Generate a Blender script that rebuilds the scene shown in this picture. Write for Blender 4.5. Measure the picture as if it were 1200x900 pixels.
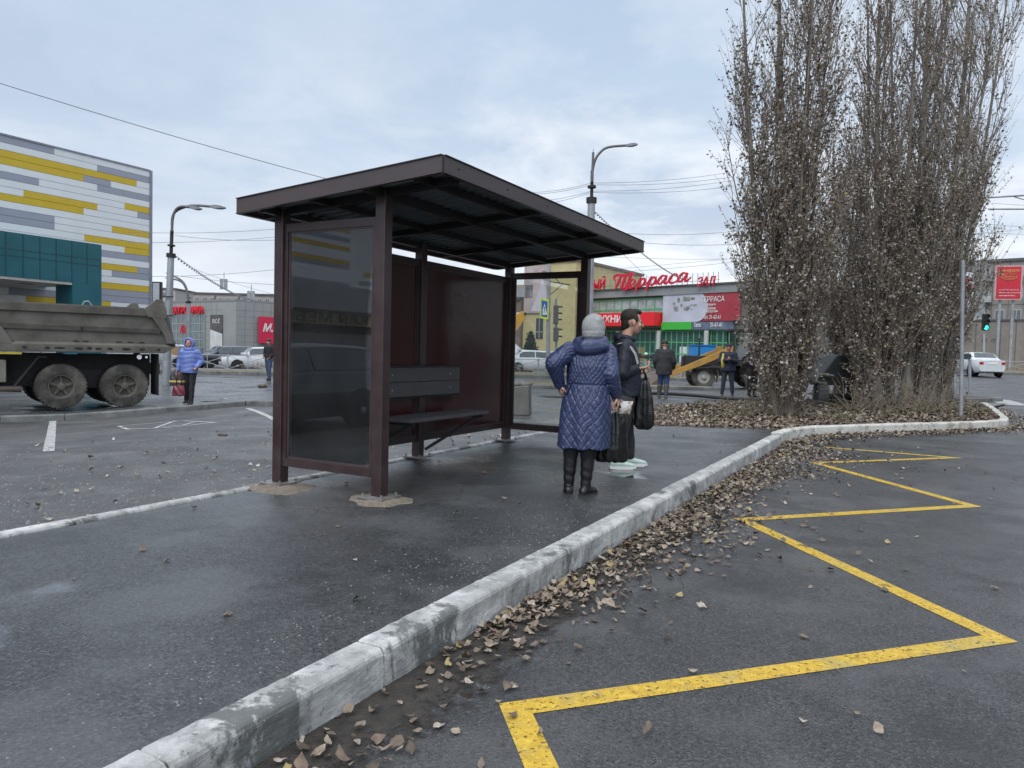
import bpy, bmesh, math, random
import numpy as np
from mathutils import Vector, Matrix
random.seed(7); RNG = np.random.default_rng(7)
for o in list(bpy.data.objects): bpy.data.objects.remove(o)
sc = bpy.context.scene
COL = sc.collection
rad = math.radians

# ------------------------------------------------------------------ camera
F = 870.0; ROLL = 0.0243; PITCH = 0.0438; CAMZ = 1.4
def _R():
    cr, sr, cp, sp = math.cos(ROLL), math.sin(ROLL), math.cos(PITCH), math.sin(PITCH)
    return np.array([[cr, -sr, 0], [sr, cr, 0], [0, 0, 1]]) @ np.array([[1, 0, 0], [0, cp, -sp], [0, sp, cp]])
RC = _R()
cam_d = bpy.data.cameras.new('camera'); cam = bpy.data.objects.new('camera', cam_d); COL.objects.link(cam)
cam_d.sensor_width = 36; cam_d.lens = F / 1200 * 36; cam_d.clip_start = 0.05; cam_d.clip_end = 3000
def _w(row, s): return Vector((row[0] * s, row[2] * s, -row[1] * s))
_x, _y, _z = _w(RC[0], 1), _w(RC[1], -1), _w(RC[2], -1)
cam.matrix_world = Matrix(((_x.x, _y.x, _z.x, 0), (_x.y, _y.y, _z.y, 0), (_x.z, _y.z, _z.z, CAMZ), (0, 0, 0, 1)))
sc.camera = cam
sc.render.resolution_x = 1024; sc.render.resolution_y = 768

# ------------------------------------------------------------------ sky, sun, exposure
SUN_EL, SUN_AZ = rad(48), rad(205)      # azimuth clockwise from +Y: behind the camera, a little to the left
world = bpy.data.worlds.new('World'); sc.world = world; world.use_nodes = True
def build_world():
    nt = world.node_tree; nt.nodes.clear(); N = nt.nodes.new; Lk = nt.links.new
    out = N('ShaderNodeOutputWorld'); bg = N('ShaderNodeBackground'); Lk(bg.outputs[0], out.inputs[0])
    tc = N('ShaderNodeTexCoord'); sep = N('ShaderNodeSeparateXYZ'); Lk(tc.outputs['Generated'], sep.inputs[0])
    def mth(op, a, b=None, clamp=False):
        m = N('ShaderNodeMath'); m.operation = op; m.use_clamp = clamp
        for i, v in enumerate((a, b)):
            if v is None: continue
            if isinstance(v, (int, float)): m.inputs[i].default_value = v
            else: Lk(v, m.inputs[i])
        return m.outputs[0]
    zc = mth('MAXIMUM', sep.outputs['Z'], 0.0); den = mth('ADD', zc, 0.16)
    cx = mth('DIVIDE', sep.outputs['X'], den); cy = mth('DIVIDE', sep.outputs['Y'], den)
    cmb = N('ShaderNodeCombineXYZ'); Lk(cx, cmb.inputs[0]); Lk(cy, cmb.inputs[1])
    def noise(scale, detail, rough, dist=0.0, off=0.0):
        mp = N('ShaderNodeMapping'); Lk(cmb.outputs[0], mp.inputs[0]); mp.inputs['Location'].default_value = (off, off * .7, 0)
        n = N('ShaderNodeTexNoise'); n.inputs['Scale'].default_value = scale; n.inputs['Detail'].default_value = detail
        n.inputs['Roughness'].default_value = rough; n.inputs['Distortion'].default_value = dist; Lk(mp.outputs[0], n.inputs[0]); return n.outputs['Fac']
    def ramp(fac, stops):
        r = N('ShaderNodeValToRGB'); e = r.color_ramp.elements
        while len(e) < len(stops): e.new(0.5)
        for k, (p, c) in enumerate(stops): e[k].position = p; e[k].color = (*c, 1) if len(c) == 3 else c
        Lk(fac, r.inputs[0]); return r.outputs[0]
    def mix(f, a, b, mode='MIX'):
        m = N('ShaderNodeMix'); m.data_type = 'RGBA'; m.blend_type = mode
        for s, v in ((m.inputs[0], f), (m.inputs[6], a), (m.inputs[7], b)):
            if isinstance(v, (int, float)): s.default_value = v
            elif isinstance(v, tuple): s.default_value = (*v, 1)
            else: Lk(v, s)
        return m.outputs[2]
    # base tone by elevation: bright pale band at the horizon, blue grey above
    base = ramp(sep.outputs['Z'], [(0.0, (.84, .86, .87)), (0.08, (.78, .82, .86)), (0.19, (.50, .59, .71)), (0.45, (.42, .535, .68)), (0.62, (.50, .55, .62)), (1.0, (.56, .57, .58))])
    big = noise(.62, 6, .55, .6, 1.3); lowc = noise(1.5, 9, .6, .3, 4.2)
    dark = ramp(big, [(0.36, (0, 0, 0)), (0.62, (1, 1, 1))])
    c1 = mix(mth('MULTIPLY', dark, .48), base, (.36, .42, .54))
    br = ramp(lowc, [(0.44, (0, 0, 0)), (0.62, (1, 1, 1))])
    # bright breaks sit lower in the sky, mostly to the right
    low = ramp(sep.outputs['Z'], [(0.03, (.9, .9, .9)), (0.2, (.95, .95, .95)), (0.36, (.35, .35, .35)), (0.6, (.12, .12, .12))])
    rgt = ramp(mth('ADD', mth('MULTIPLY', sep.outputs['X'], .8), .5), [(0.2, (.30, .30, .30)), (0.62, (1, 1, 1))])
    c2 = mix(mth('MULTIPLY', mth('MULTIPLY', br, low), rgt), c1, (.86, .88, .90))
    wash = ramp(noise(.9, 4, .5, .2, 9.1), [(0.45, (0, 0, 0)), (0.7, (1, 1, 1))])
    c3 = mix(mth('MULTIPLY', wash, .4), c2, (.62, .71, .82))
    sky = N('ShaderNodeTexSky'); sky.sky_type = 'NISHITA'; sky.sun_disc = False; sky.sun_elevation = SUN_EL; sky.sun_rotation = SUN_AZ
    skd = N('ShaderNodeVectorMath'); skd.operation = 'SCALE'; Lk(sky.outputs[0], skd.inputs[0]); skd.inputs[3].default_value = 0.09
    c4 = mix(.07, c3, skd.outputs[0])
    # overcast sky: brighter towards the zenith and towards the veiled sun behind the camera
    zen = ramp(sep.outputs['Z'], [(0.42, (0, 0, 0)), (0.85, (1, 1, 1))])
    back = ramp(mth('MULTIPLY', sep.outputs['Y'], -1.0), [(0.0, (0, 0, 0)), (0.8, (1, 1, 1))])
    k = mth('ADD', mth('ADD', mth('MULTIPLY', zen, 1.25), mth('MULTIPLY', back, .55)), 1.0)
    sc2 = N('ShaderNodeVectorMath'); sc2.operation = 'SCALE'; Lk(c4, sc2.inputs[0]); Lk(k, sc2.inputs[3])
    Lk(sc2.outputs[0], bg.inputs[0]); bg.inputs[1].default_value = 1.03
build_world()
sd = bpy.data.lights.new('sun', 'SUN'); sd.energy = 1.1; sd.angle = rad(24); sd.color = (1, .96, .91)
sun = bpy.data.objects.new('sun', sd); COL.objects.link(sun)
_sd = Vector((math.sin(SUN_AZ) * math.cos(SUN_EL), math.cos(SUN_AZ) * math.cos(SUN_EL), math.sin(SUN_EL)))
sun.rotation_euler = _sd.to_track_quat('Z', 'Y').to_euler(); sun.location = (0, 0, 30)
sc.view_settings.view_transform = 'Standard'; sc.view_settings.look = 'None'; sc.view_settings.exposure = 0.30; sc.view_settings.gamma = 1.0
sc.view_settings.use_curve_mapping = False

# ------------------------------------------------------------------ geometry of the place
YAW = 0.5011                                  # direction of the platform
LX, LY = math.sin(YAW), math.cos(YAW)         # long direction L; cross direction C = (LY, -LX)
def LC(l, c, z=0.0): return Vector((LX * l + LY * c, LY * l - LX * c, z))
def sstep(t):
    t = max(0.0, min(1.0, t)); return t * t * (3 - 2 * t)
def gz(x, y):
    z = -.07 * max(0, min(5, -x - 5)) * sstep((y - 5) / 8) * (1 - .6 * sstep((y - 20) / 8))
    z += .6 * sstep((y - 28) / 20) * sstep((x - 10) / 10)
    z += .10 * sstep((y - 15) / 5) * (1 - sstep((y - 27) / 6)) * sstep((x - 1) / 3)
    return z
def ray(px, py):
    d = RC.T @ np.array([(px - 600) / F, (py - 450) / F, 1.0]); return d[0], d[2], -d[1]
def at(px, py, Y):
    d = ray(px, py); t = Y / d[1]; return Vector((d[0] * t, Y, CAMZ + d[2] * t))
def onground(px, py, off=0.0):
    d = ray(px, py); z = off
    for _ in range(40):
        t = (z - CAMZ) / d[2]; x, y = d[0] * t, d[1] * t
        z = .5 * z + .5 * (gz(x, y) + off)
    return Vector((x, y, gz(x, y) + off))
def onlevel(px, py, z):
    d = ray(px, py); t = (z - CAMZ) / d[2]; return Vector((d[0] * t, d[1] * t, z))

# ------------------------------------------------------------------ materials
MATS = {}
def nodes(m):
    nt = m.node_tree; return nt, nt.nodes.new, nt.links.new, nt.nodes['Principled BSDF']
def lerp3(a, k): return tuple(min(1, c * k) for c in a)
def pmat(name, col, rough=.6, metal=0.0, var=.18, scale=6.0, bump=.0, bscale=60.0, dirt=None, dirt_amt=.35, spec=None, coat=0.0, emit=None, rvar=.12, dscale=1.7, stretch=None):
    if name in MATS: return MATS[name]
    m = bpy.data.materials.new(name); m.use_nodes = True; MATS[name] = m
    nt, N, Lk, P = nodes(m)
    tc = N('ShaderNodeTexCoord'); src = tc.outputs['Object']
    if stretch:
        mp = N('ShaderNodeMapping'); Lk(src, mp.inputs[0]); mp.inputs['Scale'].default_value = stretch; src = mp.outputs[0]
    n = N('ShaderNodeTexNoise'); n.inputs['Scale'].default_value = scale; n.inputs['Detail'].default_value = 6; n.inputs['Roughness'].default_value = .6; Lk(src, n.inputs[0])
    r = N('ShaderNodeValToRGB'); r.color_ramp.elements[0].position = .3; r.color_ramp.elements[1].position = .7
    r.color_ramp.elements[0].color = (*lerp3(col, 1 - var), 1); r.color_ramp.elements[1].color = (*lerp3(col, 1 + var), 1); Lk(n.outputs['Fac'], r.inputs[0])
    c = r.outputs[0]
    if dirt:
        n2 = N('ShaderNodeTexNoise'); n2.inputs['Scale'].default_value = dscale; n2.inputs['Detail'].default_value = 8; n2.inputs['Roughness'].default_value = .65; Lk(src, n2.inputs[0])
        r2 = N('ShaderNodeValToRGB'); r2.color_ramp.elements[0].position = .42; r2.color_ramp.elements[1].position = .68; r2.color_ramp.elements[0].color = (0, 0, 0, 1); r2.color_ramp.elements[1].color = (dirt_amt,) * 3 + (1,)
        Lk(n2.outputs['Fac'], r2.inputs[0])
        mx = N('ShaderNodeMix'); mx.data_type = 'RGBA'; Lk(r2.outputs[0], mx.inputs[0]); Lk(c, mx.inputs[6]); mx.inputs[7].default_value = (*dirt, 1); c = mx.outputs[2]
    Lk(c, P.inputs['Base Color'])
    mr = N('ShaderNodeMapRange'); mr.inputs[1].default_value = .3; mr.inputs[2].default_value = .7; mr.inputs[3].default_value = max(.02, rough - rvar * rough); mr.inputs[4].default_value = min(1, rough + rvar * rough); Lk(n.outputs['Fac'], mr.inputs[0]); Lk(mr.outputs[0], P.inputs['Roughness'])
    P.inputs['Metallic'].default_value = metal
    if spec is not None: P.inputs['Specular IOR Level'].default_value = spec
    if coat: P.inputs['Coat Weight'].default_value = coat; P.inputs['Coat Roughness'].default_value = .08
    if emit: P.inputs['Emission Color'].default_value = (*emit[0], 1); P.inputs['Emission Strength'].default_value = emit[1]
    if bump:
        nb = N('ShaderNodeTexNoise'); nb.inputs['Scale'].default_value = bscale; nb.inputs['Detail'].default_value = 4; Lk(src, nb.inputs[0])
        b = N('ShaderNodeBump'); b.inputs['Strength'].default_value = bump; b.inputs['Distance'].default_value = .02; Lk(nb.outputs['Fac'], b.inputs['Height']); Lk(b.outputs[0], P.inputs['Normal'])
    return m
def glass_mat(name, tint=(.8, .85, .85), rough=.02, trans=.9):
    """clear pane: transparent with Fresnel reflection"""
    if name in MATS: return MATS[name]
    m = bpy.data.materials.new(name); m.use_nodes = True; MATS[name] = m
    nt = m.node_tree; nt.nodes.clear(); N = nt.nodes.new; Lk = nt.links.new
    o = N('ShaderNodeOutputMaterial'); t = N('ShaderNodeBsdfTransparent'); t.inputs[0].default_value = (*tint, 1)
    g = N('ShaderNodeBsdfGlossy'); g.inputs['Roughness'].default_value = rough; g.inputs[0].default_value = (.95, .97, 1, 1)
    fr = N('ShaderNodeFresnel'); fr.inputs[0].default_value = 1.55
    d = N('ShaderNodeBsdfDiffuse'); d.inputs[0].default_value = (.25, .25, .24, 1)
    a = N('ShaderNodeMath'); a.operation = 'MULTIPLY'; a.inputs[1].default_value = 1.7; a.use_clamp = True; Lk(fr.outputs[0], a.inputs[0])
    m1 = N('ShaderNodeMixShader'); Lk(a.outputs[0], m1.inputs[0]); Lk(t.outputs[0], m1.inputs[1]); Lk(g.outputs[0], m1.inputs[2])
    nn = N('ShaderNodeTexNoise'); nn.inputs['Scale'].default_value = 3; nn.inputs['Detail'].default_value = 8
    tc = N('ShaderNodeTexCoord'); Lk(tc.outputs['Object'], nn.inputs[0])
    mr = N('ShaderNodeMapRange'); mr.inputs[1].default_value = .35; mr.inputs[2].default_value = .8; mr.inputs[3].default_value = .02; mr.inputs[4].default_value = 1 - trans; Lk(nn.outputs['Fac'], mr.inputs[0])
    m2 = N('ShaderNodeMixShader'); Lk(mr.outputs[0], m2.inputs[0]); Lk(m1.outputs[0], m2.inputs[1]); Lk(d.outputs[0], m2.inputs[2])
    Lk(m2.outputs[0], o.inputs[0]); return m
def window_mat(name, col=(.05, .06, .07), rough=.06): return pmat(name, col, rough, 0, .4, 1.2, spec=.9)

def asphalt_mat(name, base, dry, wet_lo, wet_hi, agg=140., bump=.35, speck=.0, patch=.55, puddle=.62):
    m = bpy.data.materials.new(name); m.use_nodes = True; MATS[name] = m
    nt, N, Lk, P = nodes(m); tc = N('ShaderNodeTexCoord'); src = tc.outputs['Object']
    def noise(sc_, det, ro, loc=(0, 0, 0), scl=None):
        mp = N('ShaderNodeMapping'); mp.inputs['Location'].default_value = loc
        if scl: mp.inputs['Scale'].default_value = scl
        Lk(src, mp.inputs[0])
        n = N('ShaderNodeTexNoise'); n.inputs['Scale'].default_value = sc_; n.inputs['Detail'].default_value = det; n.inputs['Roughness'].default_value = ro; Lk(mp.outputs[0], n.inputs[0]); return n.outputs['Fac']
    def ramp(f, p0, p1, c0, c1):
        r = N('ShaderNodeValToRGB'); e = r.color_ramp.elements; e[0].position = p0; e[1].position = p1
        e[0].color = (*c0, 1) if isinstance(c0, tuple) else (c0, c0, c0, 1); e[1].color = (*c1, 1) if isinstance(c1, tuple) else (c1, c1, c1, 1); Lk(f, r.inputs[0]); return r.outputs[0]
    def mix(f, a, b, mode='MIX'):
        x = N('ShaderNodeMix'); x.data_type = 'RGBA'; x.blend_type = mode
        for s, v in ((x.inputs[0], f), (x.inputs[6], a), (x.inputs[7], b)):
            if isinstance(v, (int, float)): s.default_value = v
            elif isinstance(v, tuple): s.default_value = (*v, 1)
            else: Lk(v, s)
        return x.outputs[2]
    big = noise(.55, 5, .6); med = noise(2.3, 8, .65, (3, 7, 0)); fine = noise(38, 6, .7); grit = noise(agg * 2.2, 3, .7)
    c = mix(ramp(big, .35, .65, 0, 1), base, dry)
    c = mix(ramp(med, .45, .7, 0, .6), c, lerp3(dry, 1.25))
    c = mix(ramp(fine, .35, .65, 0, .5), c, lerp3(base, .55))
    vo = N('ShaderNodeTexVoronoi'); vo.inputs['Scale'].default_value = agg; vo.feature = 'F1'; Lk(src, vo.inputs[0])
    vc = N('ShaderNodeSeparateColor'); Lk(vo.outputs['Color'], vc.inputs[0])
    c = mix(ramp(vc.outputs[0], .58, .95, 0, .45), c, lerp3(dry, 2.0))
    c = mix(ramp(vc.outputs[1], .75, 1.0, 0, .8), c, lerp3(base, .35))
    if speck:
        vo2 = N('ShaderNodeTexVoronoi'); vo2.inputs['Scale'].default_value = 34; Lk(src, vo2.inputs[0])
        v2 = N('ShaderNodeSeparateColor'); Lk(vo2.outputs['Color'], v2.inputs[0])
        dd = ramp(vo2.outputs['Distance'], .18, .34, 1, 0)
        f2 = N('ShaderNodeMath'); f2.operation = 'MULTIPLY'; Lk(dd, f2.inputs[0]); Lk(ramp(v2.outputs[0], .72, .76, 0, speck), f2.inputs[1])
        c = mix(f2.outputs[0], c, (.20, .19, .17))
    vp = N('ShaderNodeTexVoronoi'); vp.inputs['Scale'].default_value = 52; Lk(src, vp.inputs[0]); vps = N('ShaderNodeSeparateColor'); Lk(vp.outputs['Color'], vps.inputs[0])
    f3 = N('ShaderNodeMath'); f3.operation = 'MULTIPLY'; Lk(ramp(vp.outputs['Distance'], .22, .36, 1, 0), f3.inputs[0]); Lk(ramp(vps.outputs[0], .60, .64, 0, 1), f3.inputs[1])
    f4 = N('ShaderNodeMath'); f4.operation = 'MULTIPLY'; Lk(f3.outputs[0], f4.inputs[0]); Lk(ramp(noise(1.6, 5, .6, (9, 1, 0)), .42, .60, .15, .9), f4.inputs[1])
    c = mix(f4.outputs[0], c, lerp3(base, .18))
    c = mix(ramp(noise(1.1, 6, .6, (1, 17, 0)), .50, .62, 0, .45), c, lerp3(dry, 1.6)); c = mix(ramp(noise(.7, 8, .7, (31, 7, 0)), .55, .60, 0, .45), c, lerp3(base, .55))
    Lk(c, P.inputs['Base Color'])
    w = ramp(noise(.8, 7, .62, (11, 2, 0)), patch - .12, patch + .1, wet_hi, wet_lo)
    pd = ramp(noise(.9, 3, .5, (5, 13, 0)), puddle, puddle + .03, 0, 1)
    rr = mix(pd, w, (.04, .04, .04)); Lk(rr, P.inputs['Roughness'])
    hm = N('ShaderNodeMath'); hm.operation = 'ADD'; Lk(vo.outputs['Distance'], hm.inputs[0]); Lk(grit, hm.inputs[1])
    b = N('ShaderNodeBump'); b.inputs['Distance'].default_value = .004; Lk(hm.outputs[0], b.inputs['Height'])
    inv = ramp(noise(.9, 3, .5, (5, 13, 0)), puddle - .01, puddle + .03, bump, 0.0); Lk(inv, b.inputs['Strength'])
    Lk(b.outputs[0], P.inputs['Normal']); return m

M_ROAD = asphalt_mat('wet_asphalt', (.040, .040, .041), (.074, .074, .074), .28, .52, agg=110, bump=.85, puddle=.70)
M_PLAT = asphalt_mat('platform_asphalt', (.034, .036, .037), (.070, .072, .073), .22, .50, agg=90, bump=.6, patch=.50, puddle=.665)
M_LOT = asphalt_mat('lot_asphalt', (.050, .050, .052), (.092, .090, .088), .35, .62, agg=110, bump=.6, speck=.75, puddle=.72)
M_PLAZA = asphalt_mat('plaza_asphalt', (.048, .050, .052), (.088, .090, .092), .22, .5, agg=110, bump=.25, speck=.3, patch=.46, puddle=.63)
M_KERBG = pmat('kerb_grey', (.17, .175, .17), .7, 0, .25, 5, .3, 80, dirt=(.06, .06, .055), dirt_amt=.8)
M_CONC = pmat('concrete', (.19, .18, .165), .8, 0, .25, 4, .3, 60, dirt=(.10, .095, .09), dirt_amt=.7)
M_DIRT = pmat('leafy_soil', (.085, .065, .048), .9, 0, .5, 9, 1.0, 40, dirt=(.16, .12, .085), dirt_amt=.8, dscale=12)
M_SAND = pmat('damp_sand', (.24, .20, .155), .9, 0, .3, 20, 1.0, 120)
M_GRASS = pmat('dry_grass_soil', (.19, .155, .085), .95, 0, .35, 5, 1.0, 30, dirt=(.10, .085, .055), dirt_amt=.8)
M_BROWN = pmat('brown_painted_steel', (.040, .021, .022), .36, .0, .12, 5, .05, 200, dirt=(.075, .062, .058), dirt_amt=.3, coat=.15, dscale=5)
M_BROWNL = pmat('brown_fascia_steel', (.062, .045, .045), .42, .0, .1, 3, .0, coat=.1)
M_MAROON = pmat('maroon_panel', (.047, .011, .013), .16, 0, .1, 2, spec=.4, dirt=(.045, .022, .022), dirt_amt=.25, dscale=1.2)
M_BLACK = pmat('black_steel', (.012, .012, .013), .5, 0, .2, 8)
M_CORR = pmat('corrugated_underside', (.13, .155, .165), .40, .2, .15, 4)
M_GALV = pmat('galvanised_steel', (.36, .38, .40), .45, .6, .15, 6)
M_POLE = pmat('grey_pole_paint', (.33, .35, .37), .5, .3, .12, 4, dirt=(.14, .13, .12), dirt_amt=.5)
M_WOODC = pmat('grey_composite_board', (.085, .080, .080), .6, 0, .22, 3, .4, 40, stretch=(1, 12, 12))
M_RUB = pmat('dusty_rubber', (.040, .037, .033), .85, 0, .3, 6, .3, 60, dirt=(.16, .145, .12), dirt_amt=.8, dscale=3)
M_RUBB = pmat('black_rubber', (.02, .02, .02), .75, 0, .3, 6)
M_TRK = pmat('dusty_truck_grey', (.135, .125, .105), .7, .0, .16, 2.2, .15, 50, dirt=(.065, .056, .042), dirt_amt=.85, dscale=1.9)
M_TRKL = pmat('dusty_truck_edge', (.20, .185, .155), .7, .0, .2, 3, .15, 50, dirt=(.09, .08, .07), dirt_amt=.6)
M_DARK = pmat('dark_chassis', (.018, .018, .018), .75, 0, .4, 6, .2, 40, dirt=(.05, .045, .04), dirt_amt=.6)
M_SKIN = pmat('skin', (.47, .27, .20), .5, 0, .06, 12)
M_SKINR = pmat('ruddy_skin', (.46, .22, .17), .5, 0, .1, 20)
M_WHITE = pmat('white_plastic', (.72, .72, .70), .45, 0, .05, 8)
M_WIN = window_mat('window_glass')
M_GREENGL = window_mat('green_glass', (.045, .09, .08), .08)

def blotch_mat(name, layers, rough, bump=.4, bscale=120, alpha=None):
    """layers: (colour, noise scale, threshold, softness, stretch) painted one over another"""
    m = bpy.data.materials.new(name); m.use_nodes = True; MATS[name] = m; nt, N, Lk, P = nodes(m); tc = N('ShaderNodeTexCoord'); c = None
    def fac(sc_, th, so, st, k):
        mp = N('ShaderNodeMapping'); Lk(tc.outputs['Object'], mp.inputs[0]); mp.inputs['Scale'].default_value = st; mp.inputs['Location'].default_value = (k * 7.3, k * 3.1, k)
        n = N('ShaderNodeTexNoise'); n.inputs['Scale'].default_value = sc_; n.inputs['Detail'].default_value = 9; n.inputs['Roughness'].default_value = .68; n.inputs['Distortion'].default_value = .25; Lk(mp.outputs[0], n.inputs[0])
        r = N('ShaderNodeMapRange'); r.inputs[1].default_value = th - so; r.inputs[2].default_value = th + so; Lk(n.outputs['Fac'], r.inputs[0]); return r.outputs[0]
    for k, (col, sc_, th, so, st) in enumerate(layers):
        if c is None: 
            rgb = N('ShaderNodeRGB'); rgb.outputs[0].default_value = (*col, 1); c = rgb.outputs[0]; continue
        mx = N('ShaderNodeMix'); mx.data_type = 'RGBA'; Lk(fac(sc_, th, so, st, k), mx.inputs[0]); Lk(c, mx.inputs[6]); mx.inputs[7].default_value = (*col, 1); c = mx.outputs[2]
    Lk(c, P.inputs['Base Color']); P.inputs['Roughness'].default_value = rough
    nb_ = N('ShaderNodeTexNoise'); nb_.inputs['Scale'].default_value = bscale; nb_.inputs['Detail'].default_value = 6; Lk(tc.outputs['Object'], nb_.inputs[0]); b = N('ShaderNodeBump'); b.inputs['Strength'].default_value = bump; b.inputs['Distance'].default_value = .006; Lk(nb_.outputs['Fac'], b.inputs['Height']); Lk(b.outputs[0], P.inputs['Normal'])
    if alpha:
        f1 = fac(alpha[0], alpha[1], alpha[2], (1, 1, 1), 21); f2 = fac(alpha[3], alpha[4], alpha[5], (1, 1, 1), 33); mu = N('ShaderNodeMath'); mu.operation = 'MAXIMUM'; Lk(f1, mu.inputs[0]); Lk(f2, mu.inputs[1]); iv = N('ShaderNodeMath'); iv.operation = 'SUBTRACT'; iv.inputs[0].default_value = 1; Lk(mu.outputs[0], iv.inputs[1]); Lk(iv.outputs[0], P.inputs['Alpha'])
    return m
M_KERB = blotch_mat('kerb_concrete', [((.40, .40, .385), 1, 0, 0, (1, 1, 1)), ((.27, .27, .26), 7, .52, .08, (1, 1, 1)), ((.56, .56, .54), 3.2, .56, .05, (1, 1, 1)), ((.13, .135, .13), 2.1, .57, .02, (1, 1, .6)), ((.16, .16, .15), 16, .62, .03, (1, 1, .3)), ((.62, .62, .60), 40, .66, .03, (1, 1, 1))], .75, .5)
M_KERBW = blotch_mat('kerb_whitewash', [((.56, .55, .50), 1, 0, 0, (1, 1, 1)), ((.34, .32, .28), 5, .55, .06, (1, 1, 1)), ((.17, .15, .12), 9, .62, .03, (1, 1, .5))], .8, .5)
M_YELP = blotch_mat('worn_yellow_paint', [((.60, .39, .035), 1, 0, 0, (1, 1, 1)), ((.50, .31, .03), 14, .52, .08, (1, 1, 1)), ((.72, .49, .07), 30, .58, .05, (1, 1, 1)), ((.42, .32, .09), 2.6, .56, .08, (1, 1, 1)), ((.16, .13, .07), 24, .63, .03, (1, 1, 1))], .5, .5, 200, alpha=(48, .60, .035, 6, .645, .05))
M_WHITEP = blotch_mat('worn_white_paint', [((.52, .52, .50), 1, 0, 0, (1, 1, 1)), ((.36, .36, .35), 14, .52, .08, (1, 1, 1))], .6, .5, 200, alpha=(40, .56, .04, 5, .62, .05))

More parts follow.
